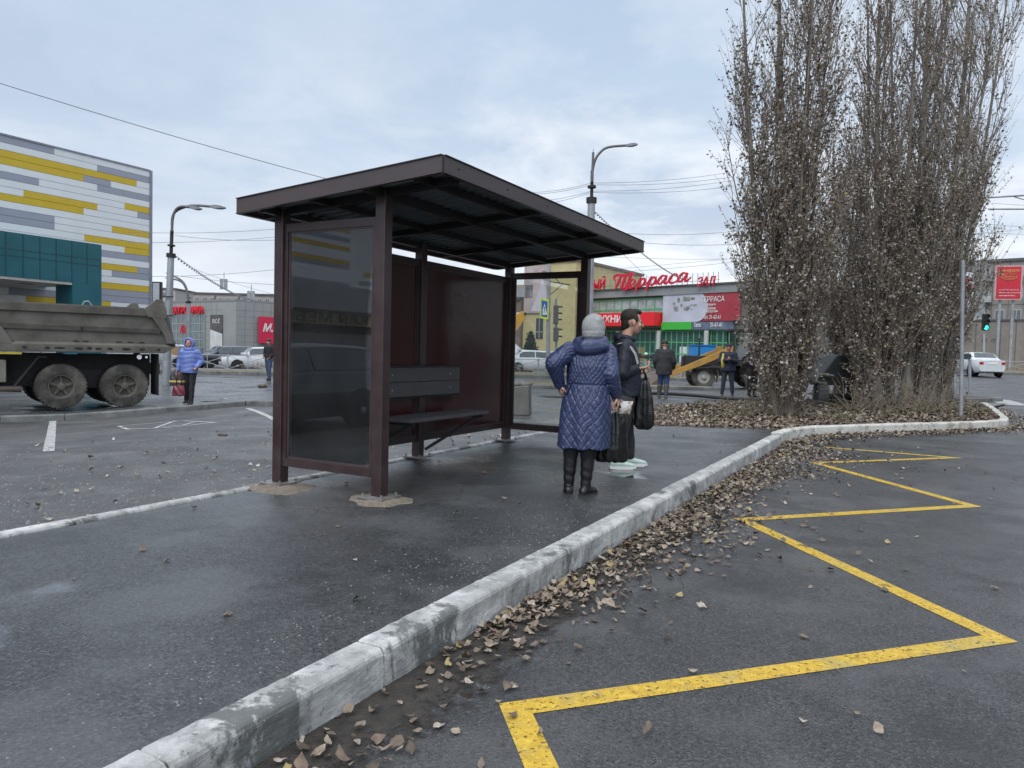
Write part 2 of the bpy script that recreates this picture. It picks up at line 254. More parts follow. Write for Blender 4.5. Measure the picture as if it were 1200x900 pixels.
# ------------------------------------------------------------------ mesh builder
class MB:
    def __init__(s): s.v = []; s.f = []; s.m = []; s.mi = 0
    def add(s, vs, fs):
        b = len(s.v); s.v += [tuple(v) for v in vs]; s.f += [tuple(b + i for i in f) for f in fs]; s.m += [s.mi] * len(fs); return s
    def box(s, x0, x1, y0, y1, z0, z1, mt=None):
        vs = [Vector((x, y, z)) for z in (z0, z1) for x, y in ((x0, y0), (x1, y0), (x1, y1), (x0, y1))]
        if mt: vs = [mt @ v for v in vs]
        return s.add(vs, [(3, 2, 1, 0), (4, 5, 6, 7), (0, 1, 5, 4), (1, 2, 6, 5), (2, 3, 7, 6), (3, 0, 4, 7)])
    def beam(s, p, q, w, h, up=Vector((0, 0, 1))):
        p, q = Vector(p), Vector(q); d = (q - p); L = d.length; d.normalize()
        sd_ = d.cross(up)
        if sd_.length < 1e-4: sd_ = d.cross(Vector((0, 1, 0)))
        sd_.normalize(); u = sd_.cross(d).normalized()
        vs = [o + sd_ * (a * w / 2) + u * (b * h / 2) for o in (p, q) for a, b in ((-1, -1), (1, -1), (1, 1), (-1, 1))]
        return s.add(vs, [(0, 1, 2, 3), (7, 6, 5, 4), (4, 5, 1, 0), (5, 6, 2, 1), (6, 7, 3, 2), (7, 4, 0, 3)])
    def cyl(s, p, q, r0, r1=None, n=12, caps=True):
        return s.tube([p, q], [r0, r0 if r1 is None else r1], n, caps)
    def tube(s, pts, rs, n=8, caps=True, squash=None):
        pts = [Vector(p) for p in pts]
        if isinstance(rs, (int, float)): rs = [rs] * len(pts)
        t0 = (pts[1] - pts[0]).normalized(); ref = Vector((0, 0, 1)) if abs(t0.z) < .9 else Vector((1, 0, 0))
        u = t0.cross(ref).normalized(); b = len(s.v); vs = []
        for i, p in enumerate(pts):
            t = ((pts[min(i + 1, len(pts) - 1)] - pts[max(i - 1, 0)])).normalized()
            u = (u - t * u.dot(t)).normalized(); w = t.cross(u)
            for k in range(n):
                a = 2 * math.pi * k / n; vs.append(p + (u * math.cos(a) + w * math.sin(a)) * rs[i])
        fs = [(i * n + k, i * n + (k + 1) % n, (i + 1) * n + (k + 1) % n, (i + 1) * n + k) for i in range(len(pts) - 1) for k in range(n)]
        if caps: fs += [tuple(range(n - 1, -1, -1)), tuple((len(pts) - 1) * n + k for k in range(n))]
        return s.add(vs, fs)
    def loft(s, rings, caps=True, closed=True):
        n = len(rings[0]); vs = [v for r in rings for v in r]
        rg = range(n) if closed else range(n - 1)
        fs = [(i * n + k, i * n + (k + 1) % n, (i + 1) * n + (k + 1) % n, (i + 1) * n + k) for i in range(len(rings) - 1) for k in rg]
        if caps: fs += [tuple(range(n - 1, -1, -1)), tuple((len(rings) - 1) * n + k for k in range(n))]
        return s.add(vs, fs)
    def prism(s, pts, off):
        """outline pts (3D, planar) swept by vector off"""
        off = Vector(off); pts = [Vector(p) for p in pts]; n = len(pts)
        vs = pts + [p + off for p in pts]
        fs = [tuple(range(n - 1, -1, -1)), tuple(range(n, 2 * n))] + [(k, (k + 1) % n, n + (k + 1) % n, n + k) for k in range(n)]
        return s.add(vs, fs)
    def sphere(s, c, r, seg=12, rings=8, sc=(1, 1, 1), rot=None):
        c = Vector(c); vs = [Vector((0, 0, -1))]; fs = []
        for i in range(1, rings):
            ph = -math.pi / 2 + math.pi * i / rings
            for k in range(seg):
                a = 2 * math.pi * k / seg; vs.append(Vector((math.cos(ph) * math.cos(a), math.cos(ph) * math.sin(a), math.sin(ph))))
        vs.append(Vector((0, 0, 1))); T = len(vs) - 1
        for k in range(seg):
            fs.append((0, 1 + (k + 1) % seg, 1 + k)); fs.append((T, T - seg + k, T - seg + (k + 1) % seg))
        for i in range(rings - 2):
            for k in range(seg):
                a = 1 + i * seg; fs.append((a + k, a + (k + 1) % seg, a + seg + (k + 1) % seg, a + seg + k))
        vs = [Vector((v.x * sc[0], v.y * sc[1], v.z * sc[2])) * r for v in vs]
        if rot: vs = [rot @ v for v in vs]
        return s.add([c + v for v in vs], fs)
    def build(s, name, mats, parent=None, smooth=False, bevel=0.0, loc=None, rotz=None, segs=2, fix=True):
        me = bpy.data.meshes.new(name); me.from_pydata(s.v, [], s.f)
        mats = mats if isinstance(mats, (list, tuple)) else [mats]
        for m in mats: me.materials.append(m)
        if len(mats) > 1: me.polygons.foreach_set('material_index', s.m)
        if fix:
            bm = bmesh.new(); bm.from_mesh(me); bmesh.ops.recalc_face_normals(bm, faces=bm.faces); bm.to_mesh(me); bm.free()
        if smooth: me.polygons.foreach_set('use_smooth', [True] * len(me.polygons))
        me.update()
        o = bpy.data.objects.new(name, me); COL.objects.link(o)
        if parent is not None: o.parent = parent
        if loc is not None: o.location = loc
        if rotz is not None: o.rotation_euler.z = rotz
        if bevel:
            b = o.modifiers.new('bevel', 'BEVEL'); b.width = bevel; b.segments = segs; b.limit_method = 'ANGLE'; b.angle_limit = rad(40)
            me.polygons.foreach_set('use_smooth', [True] * len(me.polygons))
            b.harden_normals = False
            w = o.modifiers.new('wn', 'WEIGHTED_NORMAL'); w.keep_sharp = True
        if smooth == 'auto':
            sm = [True] * len(me.polygons); me.polygons.foreach_set('use_smooth', sm)
            bm = bmesh.new(); bm.from_mesh(me)
            for e in bm.edges:
                if len(e.link_faces) == 2 and e.calc_face_angle(0) > rad(38): e.smooth = False
            bm.to_mesh(me); bm.free()
        return o
def tag(o, label=None, cat=None, group=None, kind=None):
    if label: o['label'] = label
    if cat: o['category'] = cat
    if group: o['group'] = group
    if kind: o['kind'] = kind
    return o
def thing(name, label, cat, loc=(0, 0, 0), rotz=0.0, group=None):
    o = bpy.data.objects.new(name, None); COL.objects.link(o); o.location = loc; o.rotation_euler.z = rotz; o.empty_display_size = .2
    return tag(o, label, cat, group)
def copy_tree(o, loc=None, rotz=None, label=None, parent=None):
    c = o.copy(); COL.objects.link(c); c.parent = parent
    if loc is not None: c.location = loc
    if rotz is not None: c.rotation_euler.z = rotz
    if label: c['label'] = label
    for ch in list(o.children): copy_tree(ch, parent=c)
    return c
def text(s, w, h, depth, mat, name='lettering', parent=None, mt=None, shear=0.0, offset=0.0, spacing=1.0):
    """lettering fitted into a w x h box, lying in local XZ facing -Y, lower left corner at the origin of mt"""
    cu = bpy.data.curves.new('tmp', 'FONT'); cu.body = s; cu.shear = shear; cu.offset = offset; cu.extrude = .5; cu.space_character = spacing; cu.resolution_u = 4
    t = bpy.data.objects.new('tmp', cu); COL.objects.link(t)
    dg = bpy.context.evaluated_depsgraph_get(); me = bpy.data.meshes.new_from_object(t.evaluated_get(dg))
    bpy.data.objects.remove(t)
    n = len(me.vertices); co = np.empty(n * 3); me.vertices.foreach_get('co', co); co = co.reshape(-1, 3)
    mn, mx = co.min(0), co.max(0); q = (co - mn) / np.maximum(mx - mn, 1e-6)
    out = np.stack([q[:, 0] * w, -q[:, 2] * depth, q[:, 1] * h], 1)
    me.vertices.foreach_set('co', out.ravel()); me.materials.clear(); me.materials.append(mat)
    if mt is not None: me.transform(mt)
    me.update(); me.name = name
    o = bpy.data.objects.new(name, me); COL.objects.link(o)
    if parent is not None: o.parent = parent
    return o
def remesh(mb, name, mat, parent, voxel, smooth=4, disp=None, keep=True):
    o = mb.build(name + '_src', mat, None, fix=True)
    md = o.modifiers.new('r', 'REMESH'); md.mode = 'VOXEL'; md.voxel_size = voxel
    if smooth:
        s = o.modifiers.new('s', 'SMOOTH'); s.factor = .5; s.iterations = smooth
    dg = bpy.context.evaluated_depsgraph_get(); me = bpy.data.meshes.new_from_object(o.evaluated_get(dg)); src = o.data
    bpy.data.objects.remove(o); bpy.data.meshes.remove(src)
    if disp:
        n = len(me.vertices); co = np.empty(n * 3, dtype=np.float32); no = np.empty(n * 3, dtype=np.float32)
        me.vertices.foreach_get('co', co); me.vertex_normals.foreach_get('vector', no); co = co.reshape(-1, 3); no = no.reshape(-1, 3)
        co = co + no * disp(co, no)[:, None]; me.vertices.foreach_set('co', co.astype(np.float32).ravel())
    me.polygons.foreach_set('use_smooth', [True] * len(me.polygons)); me.materials.clear(); me.materials.append(mat); me.update(); me.name = name
    r = bpy.data.objects.new(name, me); COL.objects.link(r); r.parent = parent; return r

# ------------------------------------------------------------------ ground sheets
def drape(name, poly, off, mat, step=1.0, parent=None, flat=False):
    """polygon (x,y) laid on the terrain, cut along the terrain grid"""
    bm = bmesh.new(); f = bm.faces.new([bm.verts.new((p[0], p[1], 0)) for p in poly])
    if not flat:
        xs = [p[0] for p in poly]; ys = [p[1] for p in poly]
        for ax, (lo, hi) in enumerate(((min(xs), max(xs)), (min(ys), max(ys)))):
            k = math.floor(lo / step) * step
            while k < hi:
                co = (k, 0, 0) if ax == 0 else (0, k, 0); no = (1, 0, 0) if ax == 0 else (0, 1, 0)
                bmesh.ops.bisect_plane(bm, geom=bm.verts[:] + bm.edges[:] + bm.faces[:], plane_co=co, plane_no=no); k += step
    for v in bm.verts: v.co.z = gz(v.co.x, v.co.y) + off
    bm.normal_update()
    for f in bm.faces:
        if f.normal.z < 0: f.normal_flip()
    me = bpy.data.meshes.new(name); bm.to_mesh(me); bm.free(); me.materials.append(mat)
    o = bpy.data.objects.new(name, me); COL.objects.link(o)
    if parent is not None: o.parent = parent
    else: o['kind'] = 'structure'
    return o
def grid_ground():
    xs = [-700, -400, -250, -150, -90, -60] + list(range(-40, 41)) + [60, 90, 150, 250, 400, 700]
    ys = [-300, -150, -80, -40, -20, -10] + list(range(-5, 61)) + [75, 100, 150, 250, 400, 700, 1200]
    vs = [(x, y, gz(x, y)) for y in ys for x in xs]; n = len(xs)
    fs = [(j * n + i, j * n + i + 1, (j + 1) * n + i + 1, (j + 1) * n + i) for j in range(len(ys) - 1) for i in range(n - 1)]
    m = MB(); m.add(vs, fs); o = m.build('ground', M_ROAD, fix=False, smooth=True); tag(o, kind='structure'); return o
grid_ground()
PZ = 0.16
# platform slab (flat): right edge C=-1.88, left edge C=-4.95
pl = [LC(-7, -4.93), LC(-7, -2.02), LC(12.55, -2.02), Vector((4.72, 12.74, 0)), Vector((1.42, 13.03, 0)), LC(12.1, -4.95)]
m = MB(); m.prism([Vector((p.x, p.y, -.05)) for p in pl], (0, 0, PZ + .05)); o = m.build('platform', M_PLAT); tag(o, kind='structure')
# parking lot surface to the left of the platform (lighter, gravelly)
lotp = [LC(-12, -5.06), LC(12.9, -5.06), (0.35, 13.35), (-6.45, 18.35), onground(147, 487), onground(0, 494), (-14.5, 8), (-19, 0), (-22, -8)]
drape('parking_lot', [(p[0], p[1]) for p in lotp], .006, M_LOT)

def kerb_run(name, pts, width, h, base_off, mat, stone=1.0, jit=.004, drop=.03, side=1, gap=.006, chamf=.02):
    """row of kerb stones along a polyline; pts are the outer (road side) edge, side=+1 puts the stone to the left of travel"""
    mb = MB(); pts = [Vector((p[0], p[1], 0)) for p in pts]
    segs = []; 
    for a, b in zip(pts[:-1], pts[1:]):
        L = (b - a).length; n = max(1, round(L / stone))
        for k in range(n): segs.append((a.lerp(b, k / n), a.lerp(b, (k + 1) / n)))
    for a, b in segs:
        d = (b - a).normalized(); nrm = Vector((-d.y, d.x, 0)) * side
        a2 = a + d * gap / 2; b2 = b - d * gap / 2; j = random.uniform(-jit, jit); jz = random.uniform(-jit, jit)
        vs = []
        for p in (a2, b2):
            z = gz(p.x, p.y) + base_off; jj = random.uniform(-jit, jit) * .6
            for (o_, zz) in ((0, -drop), (0, h - chamf), (chamf, h), (width, h), (width, -drop)):
                q = p + nrm * (o_ + j + jj); vs.append(Vector((q.x, q.y, z + zz + (jz if zz > 0 else 0))))
        mb.add(vs, [(0, 1, 2, 3, 4), (9, 8, 7, 6, 5)] + [(k, (k + 1) % 5, 5 + (k + 1) % 5, 5 + k) for k in range(5)])
    o = mb.build(name, mat); tag(o, kind='structure')
    b = o.modifiers.new('bevel', 'BEVEL'); b.width = .008; b.segments = 1; b.limit_method = 'ANGLE'
    if name in ('kerb', 'whitewashed_kerb'):
        sb = o.modifiers.new('sub', 'SUBSURF'); sb.subdivision_type = 'SIMPLE'; sb.levels = sb.render_levels = 5
        for sz, st in ((.10, .010), (.022, .004)):
            tx = bpy.data.textures.new('chips', 'CLOUDS'); tx.noise_scale = sz; tx.noise_depth = 3; dm = o.modifiers.new('d', 'DISPLACE'); dm.texture = tx; dm.strength = st; dm.mid_level = .5; dm.texture_coords = 'GLOBAL'
    return o
# main concrete kerb beside the platform
KE = [LC(l, -1.88) for l in np.arange(-6.6, 12.5, 1.0)] + [Vector((4.43, 12.15, 0))]
k6, k7, k8 = onlevel(931, 513, 0), onlevel(977, 510, 0), onlevel(1180, 504.5, 0)
kerb_run('kerb', KE, .15, .172, 0, M_KERB, 1.0)
kerb_run('whitewashed_kerb', [Vector((4.45, 12.2, 0)), Vector((4.95, 12.95, 0)), Vector((5.55, 13.5, 0)), Vector((10.25, 15.72, 0)), Vector((10.75, 16.05, 0)), Vector((11.15, 16.6, 0)), Vector((13.6, 21.2, 0))], .16, .17, 0, M_KERBW, .95)
# slim border strip on the lot side
kerb_run('border_kerb', [LC(l, -5.03) for l in np.arange(-7, 13.0, 1.0)], .075, .172, 0, M_KERBG if False else M_KERB, 1.0, jit=.003)
# leafy tree bed
BED = [(4.72, 12.84), (5.0, 13.1), (5.5, 13.62), (10.15, 15.86), (10.7, 16.25), (11.05, 16.8), (13.4, 21.2), (12.2, 22.6), (7.6, 20.4), (4.6, 18.6), (3.4, 16.6), (2.7, 14.4), (2.1, 13.15), (4.4, 12.87)]
drape('tree_bed', BED, .13, M_DIRT)
# messy verge left of the bed, behind the platform end
drape('verge', [(1.5, 13.12), (2.3, 13.1), (3.0, 14.6), (3.9, 16.8), (5.2, 19.0), (4.0, 19.3), (1.9, 18.2), (1.2, 15.5)], .03, M_DIRT)
# plaza (raised) beyond the lot; kerb points follow its front edge
kp = [(-15.5, 6.0), (onground(0, 495)[0], onground(0, 495)[1]), (onground(147, 488)[0], onground(147, 488)[1]), (-6.55, 18.25), (0.25, 13.45), (1.15, 13.2)]
pz = [(p[0] - .02, p[1] + .14) for p in kp] + [(1.3, 15.5), (2.2, 19.0), (-1.0, 24.5), (-6, 29.5), (-12, 31.5), (-26, 31.5), (-30, 6)]
drape('plaza', pz, .12, M_PLAZA)
kerb_run('plaza_kerb', kp, .15, .135, 0, M_KERBG, 1.0)
# road strips and verges beyond
drape('median_strip', [(-9, 32.5), (3.0, 27.5), (8, 28.5), (8, 31.0), (2, 32.0), (-9, 35.5)], .12, M_GRASS)
kerb_run('median_kerb', [(-9, 32.4), (3.0, 27.4), (8, 28.4)], .15, .14, 0, M_KERBG, 1.5)
drape('fence_strip', [(-34, 36.4), (-8, 38.2), (8, 40.6), (16, 42), (16, 44.5), (-8, 42.2), (-34, 39.0)], .16, M_GRASS)
kerb_run('far_kerb', [(-34, 36.3), (-8, 38.1), (8, 40.5), (16, 41.9)], .15, .18, 0, M_KERBG, 2)
drape('far_verge', [(15, 55.5), (45, 51), (75, 47), (90, 70), (60, 86), (22, 96), (15, 80)], .10, M_GRASS)
kerb_run('verge_kerb', [(15, 55.4), (45, 50.9), (75, 46.9)], .15, .16, 0, M_KERBG, 2)
# small walkway and post island right of the trees
drape('walkway', [(10.5, 22.8), (14.0, 21.5), (15.6, 23.3), (12, 25.0)], .05, M_PLAZA)
drape('corner_island', [(10.8, 25.4), (15.2, 24.2), (16.6, 25.2), (15.2, 27.2), (11.0, 28.4)], .13, M_DIRT)
kerb_run('corner_kerb', [(10.7, 25.3), (15.2, 24.1), (16.7, 25.2)], .12, .15, 0, M_KERBG, 1)

# ------------------------------------------------------------------ painted markings
def stripe(name, pts, w, mat, off=.003, closed=False):
    """mitred painted line"""
    P = [Vector((p[0], p[1])) for p in pts]; left = []; right = []
    for i, p in enumerate(P):
        d0 = (p - P[i - 1]).normalized() if i else (P[1] - p).normalized(); d1 = (P[i + 1] - p).normalized() if i < len(P) - 1 else d0
        n0 = Vector((-d0.y, d0.x)); n1 = Vector((-d1.y, d1.x)); mv = (n0 + n1); mv.normalize(); k = w / 2 / max(.18, mv.dot(n0))
        left.append(p + mv * k); right.append(p - mv * k)
    mb = MB()
    for i in range(len(P) - 1):
        n = max(1, int((P[i + 1] - P[i]).length / .8))
        for k in range(n):
            q = [left[i].lerp(left[i + 1], k / n), left[i].lerp(left[i + 1], (k + 1) / n), right[i].lerp(right[i + 1], (k + 1) / n), right[i].lerp(right[i + 1], k / n)]
            mb.add([(v.x, v.y, gz(v.x, v.y) + off) for v in q], [(0, 1, 2, 3)])
    o = mb.build(name, mat); 
    bm = bmesh.new(); bm.from_mesh(o.data); bmesh.ops.remove_doubles(bm, verts=bm.verts, dist=.001); bmesh.ops.recalc_face_normals(bm, faces=bm.faces)
    for f in bm.faces:
        if f.normal.z < 0: f.normal_flip()
    bm.to_mesh(o.data); bm.free(); tag(o, kind='structure'); return o
ZZ = [(648, 930), (604, 831), (1172, 749), (870, 609), (1140, 593), (955, 542.5), (1118, 536.5), (965, 524)]
stripe('zigzag_marking', [onlevel(a, b, 0) for a, b in ZZ], .115, M_YELP)
stripe('bay_marking', [onground(62, 494), onground(57, 530)], .13, M_WHITEP, .014)
stripe('bay_marking', [onground(290, 479), onground(322, 493)], .12, M_WHITEP, .014)
stripe('bay_marking', [onground(360, 512), onground(420, 533)], .10, M_WHITEP, .014)
# worn disabled-bay symbol
for pts in ([(139, 500), (215, 494), (252, 496), (196, 502), (150, 504), (139, 500)], [(180, 503), (205, 494)], [(190, 501), (214, 499), (226, 496)]):
    stripe('worn_bay_symbol', [onground(a, b) for a, b in pts], .07, M_WHITEP, .014)
stripe('crossing_marking', [onground(1168, 468.5), onground(1192, 475.5)], .75, M_WHITEP, .012)
stripe('lane_marking', [onground(1140, 441.5), onground(1260, 444.5)], .12, M_WHITEP, .012)
# damp soil stain along the kerb foot
def kerb_silt():
    mb = MB(); L0 = np.arange(-3, 12.4, .12); pts = [(LC(l, -1.885, .004), LC(l, -1.885 + .62, .004)) for l in L0]
    for a, b in zip(pts[:-1], pts[1:]): mb.add([a[0], a[1], b[1], b[0]], [(0, 1, 2, 3)])
    m = pmat('silt', (.040, .036, .031), .8, 0, .4, 20, 1, 120, dirt=(.085, .068, .052), dirt_amt=.7, dscale=14); nt, N, Lk, P = nodes(m)
    # coverage thins out away from the kerb, broken up by noise (a deposit with its own outline)
    tc = N('ShaderNodeTexCoord'); vr = N('ShaderNodeVectorRotate'); vr.rotation_type = 'Z_AXIS'; vr.inputs['Angle'].default_value = YAW; Lk(tc.outputs['Object'], vr.inputs[0]); sp = N('ShaderNodeSeparateXYZ'); Lk(vr.outputs[0], sp.inputs[0])
    n = N('ShaderNodeTexNoise'); n.inputs['Scale'].default_value = 5; n.inputs['Detail'].default_value = 10; n.inputs['Roughness'].default_value = .75; Lk(tc.outputs['Object'], n.inputs[0])
    d = N('ShaderNodeMapRange'); d.inputs[1].default_value = -1.885; d.inputs[2].default_value = -1.30; d.inputs[3].default_value = .62; d.inputs[4].default_value = -.16; Lk(sp.outputs['X'], d.inputs[0])
    ad = N('ShaderNodeMath'); ad.operation = 'ADD'; Lk(d.outputs[0], ad.inputs[0]); Lk(n.outputs['Fac'], ad.inputs[1]); mr = N('ShaderNodeMapRange'); mr.inputs[1].default_value = .66; mr.inputs[2].default_value = .80; Lk(ad.outputs[0], mr.inputs[0]); Lk(mr.outputs[0], P.inputs['Alpha'])
    o = mb.build('kerb_silt', m, fix=False); tag(o, kind='structure')
kerb_silt()

# ------------------------------------------------------------------ leaf litter
def leaf_mat(name, stops, rough=.7):
    m = bpy.data.materials.new(name); m.use_nodes = True; nt, N, Lk, P = nodes(m)
    g = N('ShaderNodeNewGeometry'); r = N('ShaderNodeValToRGB'); e = r.color_ramp.elements; r.color_ramp.interpolation = 'CONSTANT'
    while len(e) < len(stops): e.new(.5)
    for k, (p, c) in enumerate(stops): e[k].position = p; e[k].color = (*c, 1)
    Lk(g.outputs['Random Per Island'], r.inputs[0])
    tc = N('ShaderNodeTexCoord'); n = N('ShaderNodeTexNoise'); n.inputs['Scale'].default_value = 40; n.inputs['Detail'].default_value = 5; Lk(tc.outputs['Object'], n.inputs[0])
    mr = N('ShaderNodeMapRange'); mr.inputs[1].default_value = .3; mr.inputs[2].default_value = .7; mr.inputs[3].default_value = .65; mr.inputs[4].default_value = 1.3; Lk(n.outputs['Fac'], mr.inputs[0])
    v = N('ShaderNodeVectorMath'); v.operation = 'SCALE'; Lk(r.outputs[0], v.inputs[0]); Lk(mr.outputs[0], v.inputs[3]); Lk(v.outputs[0], P.inputs['Base Color']); P.inputs['Roughness'].default_value = rough
    return m
M_LITTER = leaf_mat('fallen_leaf', [(0, (.13, .098, .070)), (.20, (.20, .155, .112)), (.38, (.080, .058, .040)), (.58, (.27, .215, .16)), (.74, (.155, .112, .080)), (.88, (.35, .30, .245)), (.975, (.30, .235, .10))])
def leaves(name, P, size, mat, label, up=.006):
    """P: (n,3) positions; cupped rhombic leaves with a serrate-ish outline"""
    n = len(P); out = np.array([(0, -.52, 0), (.17, -.40, 0), (.36, -.25, 0), (.43, -.05, 0), (.36, .15, 0), (.20, .36, 0), (.03, .62, 0), (-.19, .37, 0), (-.37, .14, 0), (-.42, -.07, 0), (-.35, -.26, 0), (-.16, -.41, 0), (0, .0, 0)], float)
    yaw = RNG.uniform(0, 6.283, n); s = RNG.uniform(size[0], size[1], n); cup = RNG.uniform(-.35, .55, n); tx = RNG.normal(0, .30, n); ty = RNG.normal(0, .30, n)
    sx = RNG.uniform(.7, 1.1, n)
    v = np.repeat(out[None], n, 0); v = v + RNG.normal(0, .035, v.shape) * [1, 1, 0]
    r2 = (v[..., 0] ** 2 + v[..., 1] ** 2); v[..., 2] = cup[:, None] * r2 * 1.4 + RNG.normal(0, .045, v.shape[:2]) + RNG.normal(0, .35, (n, 1)) * v[..., 0] * v[..., 1] + RNG.uniform(-.2, .9, (n, 1)) * v[..., 1] ** 2; v[..., 0] *= sx[:, None]
    v *= s[:, None, None]; v[..., 2] += v[..., 0] * tx[:, None] + v[..., 1] * ty[:, None]
    c, d = np.cos(yaw)[:, None], np.sin(yaw)[:, None]; x = v[..., 0] * c - v[..., 1] * d; y = v[..., 0] * d + v[..., 1] * c
    z = v[..., 2]; z = z - z.min(1)[:, None] + RNG.uniform(0, up, n)[:, None]
    V = np.stack([x, y, z], 2) + P[:, None, :]
    tri = np.array([(i, (i + 1) % 12, 12) for i in range(12)]); Fc = (tri[None] + (np.arange(n) * 13)[:, None, None]).reshape(-1, 3)
    me = bpy.data.meshes.new(name); me.vertices.add(n * 13); me.vertices.foreach_set('co', V.ravel()); nf = len(Fc)
    me.loops.add(nf * 3); me.loops.foreach_set('vertex_index', Fc.ravel().astype(np.int32)); me.polygons.add(nf); me.polygons.foreach_set('loop_start', np.arange(nf, dtype=np.int32) * 3)
    me.update(calc_edges=True); me.validate(); me.materials.append(mat)
    o = bpy.data.objects.new(name, me); COL.objects.link(o); tag(o, label, 'fallen leaves', kind='stuff'); return o
def kerb_leaf_pts(n):
    out = []
    while len(out) < n:
        l = random.uniform(-1.2, 12.6); dens = .22 + .78 * sstep((l - 2.4) / 3.0) ; 
        if random.random() > dens * (.75 + .25 * math.sin(l * 2.3)): continue
        w = .19 + .10 * sstep((4 - l) / 3) + .06 * math.sin(l * 1.3 + .4) + .08 * sstep((l - 2.5) / 3) + .20 * sstep((l - 7) / 4)
        c = -1.86 + abs(random.gauss(0, 1)) * w * (1 if random.random() < .94 else 2.4)
        p = LC(l, c); h = max(0, .022 * (1 - (c + 1.86) / .5)) * random.random(); out.append((p.x, p.y, .006 + h))
    return np.array(out)
leaves('kerb_leaves', kerb_leaf_pts(4700), (.022, .056), M_LITTER, 'brown dry leaves drifted along the foot of the concrete kerb')
def inpoly(x, y, poly):
    c = False; j = len(poly) - 1
    for i in range(len(poly)):
        if (poly[i][1] > y) != (poly[j][1] > y) and x < (poly[j][0] - poly[i][0]) * (y - poly[i][1]) / (poly[j][1] - poly[i][1]) + poly[i][0]: c = not c
        j = i
    return c
def poly_pts(poly, n, off, fn=None):
    xs = [p[0] for p in poly]; ys = [p[1] for p in poly]; out = []
    while len(out) < n:
        x, y = random.uniform(min(xs), max(xs)), random.uniform(min(ys), max(ys))
        if inpoly(x, y, poly) and (fn is None or random.random() < fn(x, y)): out.append((x, y, gz(x, y) + off))
    return np.array(out)
leaves('bed_leaves', poly_pts(BED, 9500, .135, lambda x, y: 1.0 if y < 18 else .45), (.04, .085), M_LITTER, 'thick carpet of dry brown leaves under the poplars', .05)
leaves('verge_leaves', poly_pts([(1.5, 13.12), (3.0, 13.1), (3.9, 16.8), (5.2, 19.0), (4.0, 19.3), (1.9, 18.2), (1.2, 15.5)], 1500, .035), (.045, .09), M_LITTER, 'dry leaves strewn over the muddy verge behind the platform end', .03)
def bedkerb_pts(n):
    out = []; A = [Vector((4.5, 12.2, 0)), Vector((5.6, 13.45, 0)), Vector((10.3, 15.68, 0)), Vector((11.2, 16.5, 0)), Vector((13.7, 21.1, 0))]
    for _ in range(n):
        i = random.choices(range(4), weights=[1.8, 5, 1.2, 1.5])[0]; p = A[i].lerp(A[i + 1], random.random()); d = (A[i + 1] - A[i]).normalized(); q = p + Vector((d.y, -d.x, 0)) * abs(random.gauss(0, .28)); out.append((q.x, q.y, .008 + random.random() * .02 + gz(q.x, q.y)))
    return np.array(out)
leaves('gutter_leaves', bedkerb_pts(2000), (.035, .075), M_LITTER, 'dry leaves gathered along the whitewashed kerb of the tree bed')
sp = [(x, y, .008) for x, y in ((random.uniform(-.5, 9), random.uniform(2.3, 13)) for _ in range(330)) if (x * LY - y * LX) > -1.2 and random.random() < .55]
leaves('road_leaves', np.array(sp), (.025, .055), M_LITTER, 'single dry leaves scattered over the wet road')
sp = [tuple(LC(random.uniform(1.5, 12), random.uniform(-4.8, -2.1), PZ + .004)) for _ in range(46)]
leaves('platform_leaves', np.array(sp), (.02, .055), M_LITTER, 'few small leaves on the wet platform')
sp = []
for _ in range(260):
    p = LC(random.uniform(2.5, 12.5), -5.15 - abs(random.gauss(0, 2.2))); sp.append((p.x, p.y, gz(p.x, p.y) + .010))
leaves('lot_leaves', np.array(sp), (.025, .07), leaf_mat('pale_litter', [(0, (.32, .28, .22)), (.4, (.20, .17, .13)), (.7, (.42, .40, .36)), (.9, (.40, .33, .14))]), 'pale leaves and scraps on the parking lot behind the shelter')
def gravel(name, P, s0, s1, mat, label):
    mb = MB()
    for p in P:
        s = random.uniform(s0, s1); a = random.uniform(0, 6.28); n = 5
        ring = [Vector((p[0] + math.cos(a + k * 1.2566) * s * random.uniform(.6, 1), p[1] + math.sin(a + k * 1.2566) * s * random.uniform(.6, 1), p[2])) for k in range(n)]
        top = Vector((p[0], p[1], p[2] + s * .55)); mb.add(ring + [top], [(k, (k + 1) % n, n) for k in range(n)])
    o = mb.build(name, mat, fix=False); tag(o, label, 'gravel', kind='stuff'); return o
gp = []
for _ in range(2600):
    p = LC(random.uniform(1.0, 12.8), -5.12 - abs(random.gauss(0, 2.3))); gp.append((p.x, p.y, gz(p.x, p.y) + .006))
gravel('gravel_chips', gp, .006, .020, pmat('chip_stone', (.20, .195, .185), .8, 0, .5, 3), 'pale stone chips scattered over the parking lot')
gp = [tuple(LC(random.uniform(.5, 7), -2.12 - abs(random.gauss(0, .22)), PZ)) for _ in range(500)]
gravel('loose_grit', gp, .003, .008, pmat('chip_stone', (.2, .195, .185)), 'loose grit along the inner side of the kerb')
